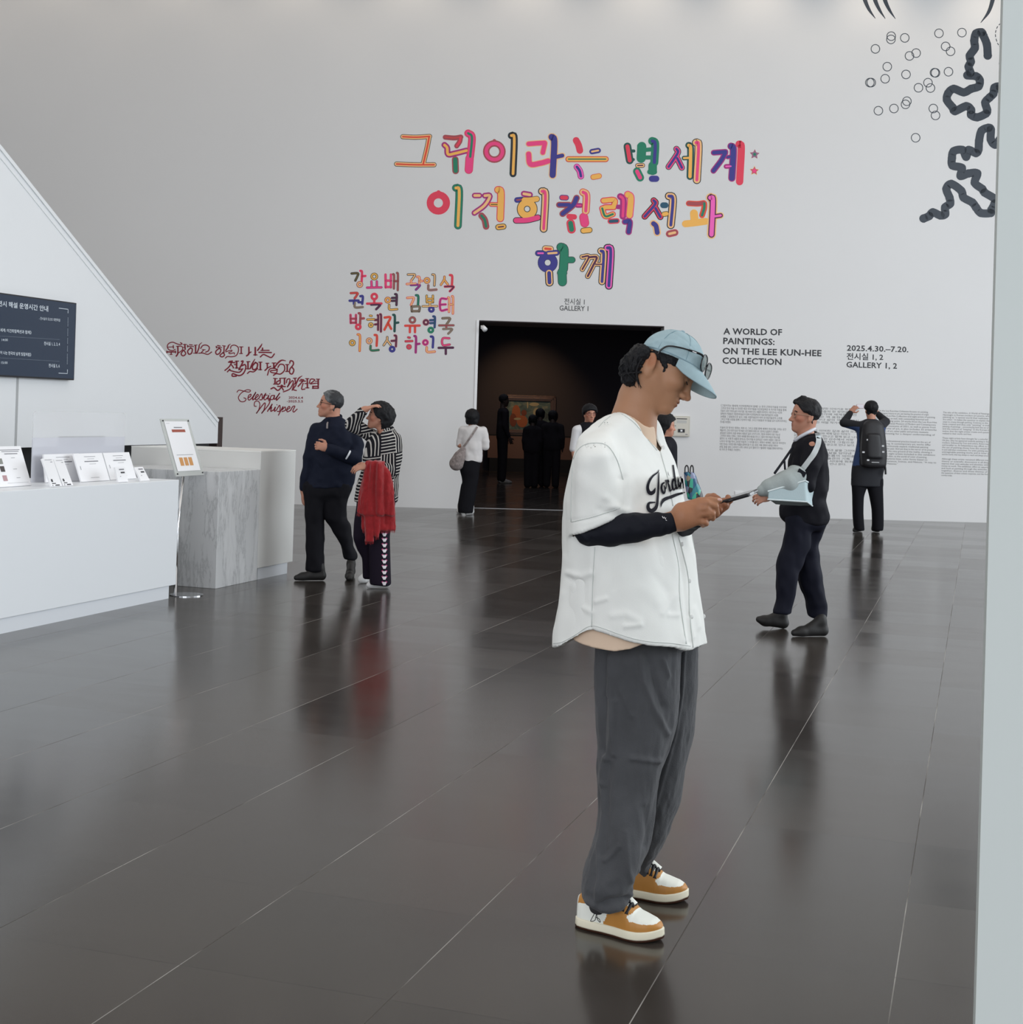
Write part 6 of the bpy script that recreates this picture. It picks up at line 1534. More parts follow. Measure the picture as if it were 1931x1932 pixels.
def foot(F, heel, toe, ht=.13, w=.037, lift=0.0):
    heel, toe = Vector(heel), Vector(toe); d = toe - heel; z = Vector((0, 0, 1))
    u = d.normalized()
    F.add(cap(heel + u * .04 + z * .045, heel + u * .055 + z * ht, .036, .037), 0)
    F.add(cap(heel + u * .065 + z * .105, heel + d * .50 + z * (.058 + lift * .4), .034, .034), .03)
    F.add(cap(heel + u * .04 + z * .040, heel + d * .72 + z * (.034 + lift * .6), .038, w), .02)
    F.add(cap(heel + d * .70 + z * (.032 + lift * .6), heel + d - u * .028 + z * (.026 + lift), w, .024), .02)
def shoes(name_m, fig, pairs, parent, h=.008, lift=(0, 0), sole=None):
    for (hl, to), lf in zip(pairs, lift):
        hl, to = fig.floor(*hl), fig.floor(*to)
        lo = np.minimum(v3(hl), v3(to)) - .09; hi = np.maximum(v3(hl), v3(to)) + .09; lo[2] = -.01; hi[2] = .23
        F = Field(lo, hi, h); foot(F, hl, to, lift=lf)
        if not lf: F.keep(lambda X, Y, Z: .004 - Z + 0 * X + 0 * Y)
        V, Q = F.skin(); V[:, 2] = np.maximum(V[:, 2], .001)
        mi = None; ms = name_m
        if sole is not None:
            ms = [name_m, sole]; zc = V[Q].mean(1)[:, 2]; mi = (zc < .028).astype(int)
        mesh_obj('shoe', V, Q, ms, parent, True, mi)
skin_far = skin
dark_hair = mat('dark_hair', (0.010, 0.010, 0.012, 1), 0.6, spec=.2, noise_amt=.4, noise_scale=90)
FACE = np.array(rgb(186, 134, 112)[:3])
def face_dye(hd, base=FACE): return skin_dye(base, [(hd.T(.094, 0, -.051), .018, base * np.array([.72, .5, .5])), (hd.T(.06, .05, -.01), .03, base * np.array([1.05, .86, .82])), (hd.T(.06, -.05, -.01), .03, base * np.array([1.05, .86, .82]))])
GX, GZ = [-.13, -.05, -.028, -.012, .010, .040, .058, .072, .084, .13], [-.065, -.06, -.045, .005, .028, .034, .052, .082, .098, .12]

# ---- man in navy jacket looking up to the left
f = Fig(12.5, (520, 700, 300 / 1348))
b0 = on_floor(612, 1094)
e = empty('person', b0, 'grey-haired man in navy jacket and black trousers, head turned to the wall title', 'person')
hd = Head(f.p(472, 302), frame(187, -9, 0), 1.04)
F = Field(*f.box(170, 760, -.42, .32, .0065))
hd.build(F)
chain(F, [f.p(500, 330), f.p(490, 400), f.p(492, 480)], [.050, .054, .07], .03)
F.add(loft(f.rows([(470, 400, 620), (700, 350, 640), (980, 300, 620)], 0, .09)), .04)
chain(F, [f.p(340, 960), f.p(340, 1300), f.p(340, 1640)], [.06, .045, .025], .03); chain(F, [f.p(530, 960), f.p(530, 1280), f.p(610, 1520, .09)], [.06, .045, .022], .03)
chain(F, [f.p(350, 520), f.p(285, 760), f.p(238, 1005)], [.045, .04, .028], .03); chain(F, [f.p(650, 520), f.p(690, 725, -.05), f.p(430, 655, -.23)], [.045, .04, .028], .03)
hand(F, f.p(240, 1010), (-.10, -.05, -1), (-1, -.3, .1), 1, .5, .95)
hand(F, f.p(440, 655, -.235), (-.93, -.25, .26), (.1, -.9, .3), 1, 1.25, .95)
skin_obj('body', F, skin_far, e, face_dye(hd))
gh = attr_mat('greying_hair', 0.55, bump=.4, bump_scale=120)
def grey(V):
    lv_ = (V - hd.O) @ hd.R; t = np.clip((lv_[:, 0] + .005 + .05 * vnoise(V * 60, 2)) / .09, 0, 1)[:, None]
    return np.array([.020, .022, .026]) * (1 - t) + np.array([.16, .17, .175]) * t
head_hair('hair', hd, .006, .012, GX, GZ, gh, e, dye=grey)
brows(hd, e, dark_hair); glasses_on(hd, e, mat('brown_glasses', (0.04, 0.018, 0.012, 1), .3), r=.0024)
navy = mat('navy_jacket', (0.010, 0.013, 0.026, 1), 0.75, bump=.1, bump_scale=80)
F = Field(*f.box(170, 760, -.42, .32, .0075))
F.add(loft(f.rows([(372, 500, 560, .03, .05), (400, 428, 565, 0, .07), (432, 385, 615, 0, .10), (475, 350, 655, 0, .13), (540, 332, 675, 0, .14), (650, 318, 680, 0, .145), (760, 308, 680, 0, .15), (860, 296, 672, 0, .15), (930, 275, 662, 0, .15), (992, 245, 648, 0, .145)], 0, .14)), 0)
chain(F, [f.p(360, 500), f.p(300, 740), f.p(250, 985)], [.068, .060, .043], .02)
chain(F, [f.p(648, 500), f.p(688, 640, -.02), f.p(680, 742, -.08)], [.068, .066, .060], .02)
chain(F, [f.p(680, 742, -.08), f.p(560, 700, -.18), f.p(450, 660, -.225)], [.060, .056, .044], .01)
F.cut(cap(f.p(490, 415), f.p(505, 340), .052, .056), .004); F.cut(cap(f.p(448, 420, -.08), f.p(443, 480, -.10), .018, .004), .003)
V, Q = F.skin(); V = crease(V, Q, [([f.px(640, 600), f.px(690, 680)], .008, .02), ([f.px(330, 700), f.px(420, 800)], .006, .02), ([f.px(480, 740), f.px(620, 780)], .008, .02)], f.Y, [(8, 8, 9, .013, 4), (20, 20, 22, .007, 5)], False)
jk = mesh_obj('jacket', V, Q, navy, e, True)
jn = cloth_fn(bvh_of(jk), .009, f.Y - .2)
mb = MB(); ribbon(mb, [f.px(630 - 3.2 * k, 686 + 5.2 * k) for k in range(11)], 3.2, jn, 0, 0, 1); mb.build('sleeve_zip', mat('pale_zip', (.75, .78, .82, 1), .4), jk)
mb = MB(); mb.tube([jn(*f.px(441, 440 + 6 * k)) for k in range(9)], .008, 6); mb.build('front_zip', mat('zip_grey', (.25, .22, .22, 1), .4), jk)
blkc = mat('black_trouser_cloth', (0.009, 0.009, 0.012, 1), 0.8, bump=.1, bump_scale=60)
F = Field(*f.box(170, 760, -.42, .42, .008, 1.1))
F.add(loft(f.rows([(930, 250, 655), (985, 240, 648), (1040, 242, 625), (1100, 262, 585, 0, .09)], 0, .13), 2.3, .03), 0)
F.add(loft(f.rows([(960, 240, 450), (1080, 240, 430), (1200, 242, 410), (1350, 248, 412), (1450, 253, 410), (1550, 258, 406), (1640, 258, 412), (1692, 258, 416)], -.02, .10)), .02)
F.add(loft(f.rows([(960, 410, 650), (1000, 410, 645), (1080, 408, 612), (1230, 412, 600, .02), (1300, 452, 628, .05), (1400, 515, 645, .08), (1500, 556, 662, .11), (1560, 573, 688, .13), (1598, 582, 690, .13)], 0, .10)), .02)
skin_obj('trousers', F, blkc, e, folds=dict(folds=[], near=False, noise_=[(9, 9, 5, .014, 6), (24, 24, 14, .007, 7)]))
shoe_k = mat('black_shoe_leather', (0.010, 0.009, 0.009, 1), 0.6)
shoes(shoe_k, f, [((428, 1776), (150, 1778)), ((640, 1735), (622, 1785))], e)

# ---- woman in striped shirt shading her eyes
def patch_stripes():
    m = mat('striped_shirt_cloth', (.1, .1, .1, 1), .8); nt = m.node_tree; N = nt.nodes; L = nt.links; b = N['Principled BSDF']
    tc = N.new('ShaderNodeTexCoord'); sp_ = N.new('ShaderNodeSeparateXYZ'); L.new(tc.outputs['Object'], sp_.inputs[0])
    def mt(op, a, c=None):
        n = N.new('ShaderNodeMath'); n.operation = op
        for i, x in enumerate((a, c)):
            if x is None: continue
            if isinstance(x, (int, float)): n.inputs[i].default_value = x
            else: L.new(x, n.inputs[i])
        return n.outputs[0]
    u = mt('ADD', sp_.outputs['X'], mt('MULTIPLY', sp_.outputs['Y'], .6)); v = mt('ADD', sp_.outputs['Z'], mt('MULTIPLY', u, -.18))
    ck = mt('MODULO', mt('ABSOLUTE', mt('ADD', mt('FLOOR', mt('DIVIDE', u, .13)), mt('FLOOR', mt('DIVIDE', v, .19)))), 2)
    su_ = mt('LESS_THAN', mt('FRACT', mt('DIVIDE', u, .026)), .33); sv = mt('LESS_THAN', mt('FRACT', mt('DIVIDE', v, .026)), .33)
    mx = N.new('ShaderNodeMix'); mx.data_type = 'FLOAT'; L.new(ck, mx.inputs[0]); L.new(su_, mx.inputs[2]); L.new(sv, mx.inputs[3])
    c = N.new('ShaderNodeMix'); c.data_type = 'RGBA'; c.inputs[6].default_value = (.012, .012, .016, 1); c.inputs[7].default_value = (.52, .50, .47, 1)
    L.new(mx.outputs[0], c.inputs[0]); L.new(c.outputs[2], b.inputs['Base Color']); return m
f = Fig(12.05, (520, 700, 300 / 1348)); fw = f
e = empty('person', on_floor(712, 1106), 'woman in striped shirt shading her eyes with one hand, red shawl over her arm', 'person')
hd = Head(f.p(885, 400), frame(184, -8, 0), .95)
F = Field(*f.box(570, 1120, -.42, .36, .0065))
hd.build(F)
chain(F, [f.p(920, 420), f.p(915, 490), f.p(925, 560)], [.046, .050, .06], .03)
F.add(loft(f.rows([(560, 820, 1020), (800, 780, 1020), (1150, 760, 980)], 0, .08)), .04)
chain(F, [f.p(915, 1150, -.04), f.p(890, 1450, -.04), f.p(888, 1730, -.05)], [.06, .045, .025], .03); chain(F, [f.p(790, 1150, .05), f.p(770, 1450, .07), f.p(798, 1690, .1)], [.06, .045, .025], .03)
chain(F, [f.p(820, 560, .05), f.p(650, 450, -.02), f.p(752, 328, -.10)], [.042, .036, .027], .02)
hand(F, f.p(750, 332, -.10), (.93, .12, .46), (-.35, -.2, .85), -1, .35, .95, .08)
chain(F, [f.p(1005, 600, -.04), f.p(1005, 850, -.06), f.p(770, 802, -.24)], [.042, .038, .027], .02)
hand(F, f.p(775, 805, -.24), (-.95, -.1, -.2), (.05, -.6, .8), 1, .45, .92)
skin_obj('body', F, skin_far, e, face_dye(hd))
head_hair('hair', hd, .006, .024, [-.15, -.05, -.030, -.015, .018, .045, .060, .075, .12], [-.10, -.095, -.09, -.012, .004, .022, .055, .085, .12], dark_hair, e, extra=[(hd.e((-.045, 0, .035), (.092, .088, .085)), .02), (hd.c((-.075, .03, -.02), (-.055, .03, -.085), .045, .03), .03), (hd.c((-.075, -.03, -.02), (-.055, -.03, -.085), .045, .03), .03), (hd.c((.055, -.03, .11), (.045, .04, .115), .02), .02)], noise_=((60, 60, 40, .005, 3), (160, 160, 80, .002, 4)))
brows(hd, e, dark_hair)
F = Field(*f.box(570, 1120, -.42, .36, .0075))
F.add(loft(f.rows([(470, 900, 990, 0, .06), (505, 848, 1012, 0, .10), (545, 805, 1036, 0, .125), (610, 768, 1048, 0, .135), (700, 748, 1050, 0, .135), (800, 738, 1048, 0, .135), (900, 715, 1042, 0, .14), (1000, 690, 1040, 0, .145), (1080, 672, 1035, 0, .15), (1115, 662, 1030, 0, .15)], 0, .13)), 0)
chain(F, [f.p(825, 560, .05), f.p(650, 448, -.02), f.p(738, 345, -.09)], [.066, .058, .044], .02)
chain(F, [f.p(1000, 590, -.04), f.p(1008, 720, -.06), f.p(1000, 848, -.08), f.p(890, 830, -.17)], [.068, .066, .062, .054], .02)
F.cut(cap(f.p(910, 505, -.02), f.p(915, 420), .050, .050), .004); F.cut(cap(f.p(880, 500, -.08), f.p(855, 545, -.14), .03, .004), .003)
skin_obj('shirt', F, patch_stripes(), e, folds=dict(folds=[], near=False, noise_=[(9, 9, 8, .013, 14), (24, 24, 18, .006, 15)]))
plum = mat('dark_plum_trousers', (0.013, 0.009, 0.018, 1), 0.75)
F = Field(*f.box(570, 1120, -.42, .42, .008, 1.1))
F.add(loft(f.rows([(1000, 700, 1025), (1120, 690, 1015), (1180, 710, 980, 0, .09)], 0, .13), 2.3, .03), 0)
F.add(loft(f.rows([(1020, 800, 1022), (1150, 800, 1012), (1300, 800, 985), (1400, 795, 968), (1500, 795, 970), (1650, 798, 976), (1812, 800, 982)], -.05, .10)), .015)
F.add(loft(f.rows([(1020, 700, 880), (1150, 688, 860), (1300, 667, 840), (1400, 663, 835), (1500, 690, 845, .03), (1600, 736, 852, .06), (1700, 745, 855, .10), (1758, 748, 855, .12)], .05, .09)), .015)
V, Q = F.skin(); V = crease(V, Q, (), None, [(10, 10, 3, .008, 16)], False)
tz = mesh_obj('trousers', V, Q, plum, e, True); tf_ = cloth_fn(bvh_of(tz), .006, f.Y - .15)
mb = MB(); mb2 = MB()
for k in range(10):
    y = 1385 + k * 46
    for sg in (-1, 1):
        ribbon(mb2, [f.px(922 + sg * 19, y - 16), f.px(922, y + 10)], 3.0, tf_, 0, 0, 1, False)
        ribbon(mb, [f.px(922 + sg * 11, y - 10), f.px(922, y + 14)], 3.6, tf_, 2, 0, 1, False)
mb2.build('pink_chevrons', mat('pink_print', (.45, .06, .18, 1), .6), tz); mb.build('white_chevrons', mat('white_print', (.75, .70, .74, 1), .6), tz)
shw = mat('white_trainer', (.72, .72, .72, 1), .5)
shoes(shw, f, [((975, 1838), (765, 1842)), ((830, 1790), (702, 1800))], e)
sh = empty('shawl', f.p(850, 1000, -.2), 'red knitted shawl hanging in folds over the forearm of the woman in stripes', 'shawl')
red = mat('red_wool', (0.30, 0.018, 0.022, 1), .95, noise_amt=.25, noise_scale=25, bump=.5, bump_scale=160, sheen=.3)
F = Field(*f.box(640, 1060, -.50, .1, .007, 1.2))
F.add(loft(f.rows([(762, 772, 928, 0, .055), (800, 758, 950, 0, .075), (900, 745, 985, 0, .07), (1000, 722, 1000, 0, .06), (1100, 702, 1006, 0, .05), (1200, 690, 1010, 0, .045), (1225, 700, 1012, 0, .04)], -.235, .05), 2.2, .012), 0)
F.add(loft(f.rows([(1100, 740, 1005), (1250, 728, 1018), (1350, 730, 1022)], -.215, .035), 2.2, .01), .008)
F.add(loft(f.rows([(1150, 760, 850), (1300, 755, 845), (1450, 757, 838)], -.245, .025), 2.2, .01), .008)
F.add(loft(f.rows([(1150, 820, 880), (1300, 830, 890), (1415, 845, 880)], -.25, .02), 2.2, .01), .006)
V, Q = F.skin(); V = crease(V, Q, [([f.px(850, 790), f.px(835, 1000), f.px(840, 1210)], -.016, .016), ([f.px(935, 790), f.px(925, 1000), f.px(930, 1300)], -.018, .016), ([f.px(880, 800), f.px(890, 1000), f.px(870, 1200)], .012, .02), ([f.px(790, 800), f.px(770, 1000), f.px(760, 1200)], -.008, .016)], f.Y - .3, [(40, 40, 6, .008, 17), (90, 90, 40, .003, 18)], False)
mesh_obj('cloth', V, Q, red, sh, True)
mb = MB(); rnd = random.Random(7)
for x0, x1, y in ((690, 760, 1215), (735, 1020, 1352), (757, 838, 1450), (845, 880, 1412)):
    for k in range(int((x1 - x0) / 6)):
        q = f.p(x0 + k * 6 + 3, y - 8, -.235); mb.tube([q, q + Vector((rnd.uniform(-.006, .006), 0, -.022 - rnd.uniform(0, .012)))], [.003, .001], 4)
mb.build('fringe', red, sh)

# ---- man with his arm in a grey sling, walking left
f = Fig(10.05, (1400, 720, 320 / 1236))
e = empty('person', on_floor(1510, 1197), 'man in black suit and glasses walking left with his arm in a sling', 'person')
hd = Head(f.p(472, 266), frame(183, -3, 0), 1.03)
F = Field(*f.box(70, 680, -.42, .34, .006))
hd.build(F)
chain(F, [f.p(492, 290), f.p(465, 370), f.p(480, 450)], [.052, .056, .07], .03)
F.add(loft(f.rows([(450, 420, 560), (700, 390, 590), (1000, 350, 590)], 0, .09)), .04)
chain(F, [f.p(425, 1000, -.03), f.p(335, 1350, -.03), f.p(308, 1600, -.03)], [.055, .045, .025], .03); chain(F, [f.p(510, 1000, .04), f.p(500, 1350, .06), f.p(545, 1630, .08)], [.055, .045, .025], .03)
chain(F, [f.p(520, 470, -.16), f.p(480, 740, -.22), f.p(190, 820, -.26)], [.045, .04, .028], .02); chain(F, [f.p(480, 470, .15), f.p(470, 780, .17), f.p(420, 930, .15)], [.045, .04, .03], .02)
hand(F, f.p(215, 832, -.255), (-.97, -.1, -.22), (.1, -.8, .5), 1, .7, .95)
skin_obj('body', F, skin_far, e, face_dye(hd))
head_hair('hair', hd, .0055, .013, GX, GZ, hair_m, e, extra=[(cap(hd.T(.074, -.02, .108), hd.T(.04, .02, .135), .018, .02), .02), (cap(hd.T(-.085, -.02, .095), hd.T(-.105, -.03, .085), .012, .002), .01)])
brows(hd, e, dark_hair); glasses_on(hd, e, mat('tan_glasses', (.42, .25, .17, 1), .3), r=.0028)
suit = mat('black_suit_cloth', (0.010, 0.010, 0.014, 1), 0.75, bump=.08, bump_scale=90)
F = Field(*f.box(70, 680, -.42, .34, .007))
F.add(loft(f.rows([(362, 495, 545, .02, .06), (390, 440, 565, 0, .09), (430, 398, 590, 0, .13), (490, 368, 612, 0, .16), (570, 352, 628, 0, .17), (680, 332, 634, 0, .17), (780, 322, 626, 0, .17), (850, 315, 606, 0, .165), (920, 285, 624, 0, .17), (975, 280, 630, 0, .17), (1035, 312, 612, 0, .16)], 0, .15)), 0)
chain(F, [f.p(525, 470, -.13), f.p(500, 620, -.19), f.p(480, 740, -.20), f.p(330, 790, -.24)], [.075, .066, .06, .045], .02)
F.cut(cap(f.p(470, 400, 0), f.p(490, 320), .062, .064), .004)
V, Q = F.skin(); V = crease(V, Q, (), None, [(8, 8, 7, .013, 24), (20, 20, 16, .007, 25)], False)
sj = mesh_obj('jacket', V, Q, suit, e, True); sjf = cloth_fn(bvh_of(sj), .005, f.Y - .2)
wc = mat('white_collar_cloth', (.62, .64, .70, 1), .6)
mb = MB()
mb.tube(catmull([f.p(386, 432, -.03), f.p(430, 400, -.062), f.p(480, 372, -.066), f.p(524, 346, -.03), f.p(530, 342, .02)], 5), [.008] + [.0125] * 18 + [.01, .01], 8)
mb.tube(catmull([f.p(386, 432, .0), f.p(430, 402, .062), f.p(480, 374, .066), f.p(524, 348, .04)], 5), .012, 8)
mb.build('collar', wc, e, True)
F = Field(*f.box(70, 680, -.42, .42, .0075, 1.1))
sn = mat('dark_navy_trousers', (0.010, 0.011, 0.020, 1), 0.7)
F.add(loft(f.rows([(960, 300, 612), (1030, 320, 612), (1090, 335, 580, 0, .11)], 0, .15), 2.3, .03), 0)
F.add(loft(f.rows([(980, 320, 510), (1040, 322, 505), (1100, 312, 500), (1200, 285, 490), (1280, 262, 462), (1400, 255, 412), (1500, 250, 400), (1600, 245, 378), (1690, 222, 356)], -.05, .10)), .02)
F.add(loft(f.rows([(980, 400, 612), (1040, 400, 610), (1100, 400, 598), (1200, 402, 562), (1300, 405, 566, .02), (1420, 412, 582, .03), (1500, 432, 600, .04), (1600, 468, 618, .04), (1660, 474, 622, .05), (1715, 480, 620, .05)], .05, .10)), .02)
skin_obj('trousers', F, sn, e, folds=dict(folds=[], near=False, noise_=[(9, 9, 5, .014, 26), (22, 22, 14, .007, 27)]))
shoes(shoe_k, f, [((340, 1800), (98, 1800)), ((628, 1856), (356, 1858))], e, lift=(.04, 0))
sl = empty('arm_sling', f.p(330, 760, -.25), 'padded grey arm sling with a box cushion worn by the walking man', 'sling')
sg_ = mat('grey_sling_mesh', rgb(150, 158, 158, 1.2), .8, noise_amt=.08, noise_scale=60, bump=.2, bump_scale=220)
F = Field(*f.box(80, 600, -.46, .1, .006, 1.3))
chain(F, [f.p(395, 690, -.235), f.p(330, 735, -.25), f.p(200, 775, -.265), f.p(150, 795, -.27)], [.072, .085, .062, .040], .02)
F.add(cap(f.p(375, 655, -.20), f.p(430, 665, -.20), .040, .03), .03)
F.add(cap(f.p(390, 760, -.25), f.p(200, 805, -.27), .045, .025), .03)
skin_obj('pouch', F, sg_, sl)
cu = mat('pale_blue_grey_cushion', rgb(166, 182, 186, 1.2), .7, bump=.1, bump_scale=120)
A0, A1, B0, B1, C0, C1 = f.p(462, 722, -.30), f.p(476, 876, -.30), f.p(552, 768, -.13), f.p(526, 914, -.13), f.p(190, 800, -.345), f.p(188, 858, -.345)
D0, D1 = B0 + (C0 - A0), B1 + (C1 - A1)
mb = MB(); mb.add([A0, A1, B0, B1, C0, C1, D0, D1], [(4, 5, 1, 0), (0, 1, 3, 2), (2, 3, 7, 6), (6, 7, 5, 4), (0, 2, 6, 4), (1, 5, 7, 3)])
mb.build('cushion', cu, sl, bevel=.012, bseg=3)
mb = MB()
for a, b in ((A0, B0), (A0, C0), (B0, B1), (A1, B1), (A1, C1)): mb.tube([a, b], .006, 6)
mb.build('piping', mat('cushion_piping', rgb(196, 206, 208, 1.2), .6), sl)
mb = MB(); ribbon(mb, [f.px(548, 372), f.px(560, 440), f.px(530, 520), f.px(490, 580), f.px(445, 640)], [8.5, 9.5, 9.5, 9.5, 9.5], sjf, 2, 0, 8, False); mb.build('shoulder_strap', mat('pale_strap', rgb(178, 184, 186, 1.2), .7), sl)
mb = MB(); mb.tube(catmull([f.p(372, 480, -.10), f.p(310, 570, -.19), f.p(240, 668, -.27)], 6), .009, 6); mb.tube([f.p(312, 580, -.2), f.p(316, 640, -.24)], .007, 6); mb.build('front_strap', blk, sl)
mb = MB(); q = f.p(438, 636, -.30); mb.box(q - Vector((.032, 0, .028)), (.05, 0, -.03), (0, .01, 0), (.016, 0, .032)); mb.build('buckle', blk, sl)
mb = MB(); q = f.p(572, 843, -.12); mb.box(q - Vector((.03, 0, .035)), (.055, .03, 0), (0, .04, 0), (0, 0, .065)); mb.build('waist_clip', mat('white_clip', (.75, .75, .77, 1), .5), sl, bevel=.006)

# ---- man with a backpack photographing the wall text
f = Fig(19.5, (1400, 720, 320 / 1236))
e = empty('person', on_floor(1637, 1004), 'man seen from behind with black backpack, both arms raised to photograph the wall', 'person')
hd = Head(f.p(945, 215), frame(92, 4, 0), 1.02)
F = Field(*f.box(700, 1100, -.3, .42, .010))
hd.build(F, True, False)
chain(F, [f.p(944, 240), f.p(945, 290)], [.052, .06], .03)
F.add(loft(f.rows([(310, 870, 1010), (600, 850, 1010), (760, 830, 1000)], 0, .09)), .04)
chain(F, [f.p(855, 760), f.p(848, 900), f.p(853, 1030)], [.06, .045, .025], .03); chain(F, [f.p(980, 760), f.p(985, 900), f.p(990, 1030)], [.06, .045, .025], .03)
chain(F, [f.p(875, 320), f.p(745, 298, .12), f.p(798, 215, .26)], [.045, .04, .028], .02); chain(F, [f.p(1005, 315), f.p(1052, 290, .14), f.p(985, 225, .28)], [.045, .04, .028], .02)
hand(F, f.p(795, 222, .26), (.65, .15, .70), (-.5, -.8, .1), 1, .55, 1.0); hand(F, f.p(985, 222, .28), (-.75, .2, .5), (.5, -.8, .1), -1, .55, 1.0)
skin_obj('body', F, skin_far, e, face_dye(hd))
head_hair('hair', hd, .009, .016, [-.15, -.05, -.03, -.01, .03, .06, .08, .13], [-.085, -.085, -.07, .01, .03, .05, .09, .12], dark_hair, e)
bj = attr_mat('black_and_blue_jacket', .75)
def blue(V):
    u, v = to_px(V[:, 0], V[:, 1], V[:, 2]); cx_, cy_ = (u - 1400) / f.tf[2], (v - 720) / f.tf[2]
    w = (((cx_ < 858) & (cy_ > 330) & (cy_ < 612) & (cy_ > 330 + (858 - cx_) * -.1)) | ((cx_ > 1038) & (cy_ > 335) & (cy_ < 430)))[:, None]
    return np.where(w, np.array([.030, .062, .17]), np.array([.011, .012, .017]))
F = Field(*f.box(700, 1100, -.3, .42, .010))
F.add(loft(f.rows([(272, 905, 985, 0, .07), (300, 862, 1022, 0, .10), (350, 838, 1044, 0, .12), (430, 842, 1048, 0, .125), (500, 832, 1052, 0, .13), (560, 818, 1052, 0, .13), (620, 806, 1042, 0, .13), (690, 800, 1028, 0, .13), (765, 798, 1026, 0, .13)], 0, .12)), 0)
chain(F, [f.p(870, 330), f.p(745, 300, .12), f.p(790, 232, .24)], [.072, .058, .042], .03); chain(F, [f.p(1010, 325), f.p(1050, 292, .14), f.p(995, 238, .26)], [.072, .058, .042], .03)
skin_obj('jacket', F, bj, e, blue)
F = Field(*f.box(700, 1100, -.3, .42, .010, 1.1))
F.add(loft(f.rows([(700, 803, 1026), (745, 803, 1027), (775, 820, 1010, 0, .08)], 0, .12), 2.3, .03), 0)
F.add(loft(f.rows([(700, 803, 930), (750, 803, 918), (850, 808, 888), (950, 810, 885), (1040, 816, 890), (1085, 826, 893)], 0, .10)), .02)
F.add(loft(f.rows([(700, 900, 1028), (750, 910, 1028), (850, 934, 1030), (950, 950, 1032), (1040, 952, 1032), (1085, 955, 1028)], 0, .10)), .02)
skin_obj('trousers', F, blkc, e)
shoes(shoe_k, f, [((868, 1092), (815, 1100)), ((955, 1092), (1000, 1100))], e, .011)
bp_ = empty('backpack', f.p(960, 460, -.2), 'black backpack with small white buckles on the back of the photographing man', 'backpack')
bk = mat('black_backpack_nylon', (0.012, 0.012, 0.015, 1), .55, bump=.1, bump_scale=60)
F = Field(*f.box(820, 1100, -.5, .2, .010, 1.6))
F.add(loft(f.rows([(282, 910, 1000, 0, .06), (320, 885, 1030, 0, .09), (420, 872, 1048, 0, .11), (520, 868, 1055, 0, .115), (600, 872, 1052, 0, .11), (628, 885, 1040, 0, .09)], -.20, .1), 2.8, .03), 0)
F.add(loft(f.rows([(380, 915, 1010), (480, 910, 1020), (560, 915, 1020)], -.30, .045), 2.6, .03), .02)
skin_obj('pack', F, bk, bp_)
mb = MB()
for x, y in ((912, 430), (1022, 475), (1024, 518), (880, 520), (914, 578)): q = f.p(x, y, -.325); mb.box(q, (.03, 0, 0), (0, .012, 0), (0, 0, .022))
mb.box(f.p(948, 590, -.335), (.10, 0, 0), (0, .01, 0), (0, 0, .008)); mb.build('buckles', mat('white_buckle', (.55, .56, .58, 1), .4), bp_)
mb = MB(); mb.tube([f.p(1042, 590, -.16), f.p(1048, 640, -.14), f.p(1050, 676, -.14)], .014, 6); mb.build('loose_strap', bk, bp_)
pp = empty('phone', f.p(862, 180, .3), 'pale phone held up by the man with the backpack', 'phone')
mb = MB(); mb.box(f.p(836, 197, .30), f.p(892, 197, .30) - f.p(836, 197, .30), (0, .012, 0), f.p(836, 164, .30) - f.p(836, 197, .30)); mb.build('case', mat('pale_pink_case', (.62, .52, .55, 1), .4), pp, bevel=.006)
mb = MB(); mb.box(f.p(842, 193, .298), f.p(886, 193, .298) - f.p(842, 193, .298), (0, .002, 0), f.p(842, 168, .298) - f.p(842, 193, .298)); mb.build('screen', mat('lit_phone_screen', (.5, .5, .55, 1), .3, emit=(.6, .58, .62, 1), emit_s=.4), pp)

# ---- woman in white top with a shoulder bag, seen from behind at the doorway
f = Fig(20.8, (845, 760, 90 / 756))
e = empty('person', on_floor(879, 971), 'woman seen from behind in white top and black trousers at the doorway edge', 'person')
hd = Head(f.p(385, 262), frame(70, 6, 0), .98)
F = Field(*f.box(-20, 720, -.34, .4, .010))
hd.build(F, True, False)
chain(F, [f.p(388, 300), f.p(390, 380)], [.048, .055], .03)
F.add(loft(f.rows([(400, 280, 500), (700, 260, 500), (930, 260, 500)], 0, .08)), .04)
chain(F, [f.p(290, 930), f.p(290, 1300), f.p(255, 1660)], [.06, .045, .025], .03); chain(F, [f.p(420, 930), f.p(400, 1300), f.p(345, 1660)], [.06, .045, .025], .03)
chain(F, [f.p(230, 440), f.p(190, 670, -.02), f.p(290, 720, .22)], [.042, .038, .026], .02); chain(F, [f.p(560, 440), f.p(598, 705, -.02), f.p(500, 700, .22)], [.042, .038, .026], .02)
hand(F, f.p(290, 720, .22), (.6, .7, .2), (0, -.5, .8), 1, .5); hand(F, f.p(500, 700, .22), (-.6, .7, .2), (0, -.5, .8), -1, .5)
skin_obj('body', F, skin_far, e, face_dye(hd))
head_hair('hair', hd, .009, .030, [-.16, -.05, -.0, .02, .05, .07, .13], [-.085, -.085, -.08, -.05, .0, .06, .11], dark_hair, e)
wt = mat('white_knit_top', (.72, .70, .70, 1), .85, bump=.1, bump_scale=60)
F = Field(*f.box(-20, 720, -.34, .4, .010))
F.add(loft(f.rows([(352, 335, 455, 0, .06), (385, 245, 545, 0, .09), (420, 208, 580, 0, .115), (500, 205, 560, 0, .12), (600, 206, 545, 0, .12), (750, 215, 545, 0, .12), (860, 220, 545, 0, .125), (934, 212, 535, 0, .12)], 0, .11)), 0)
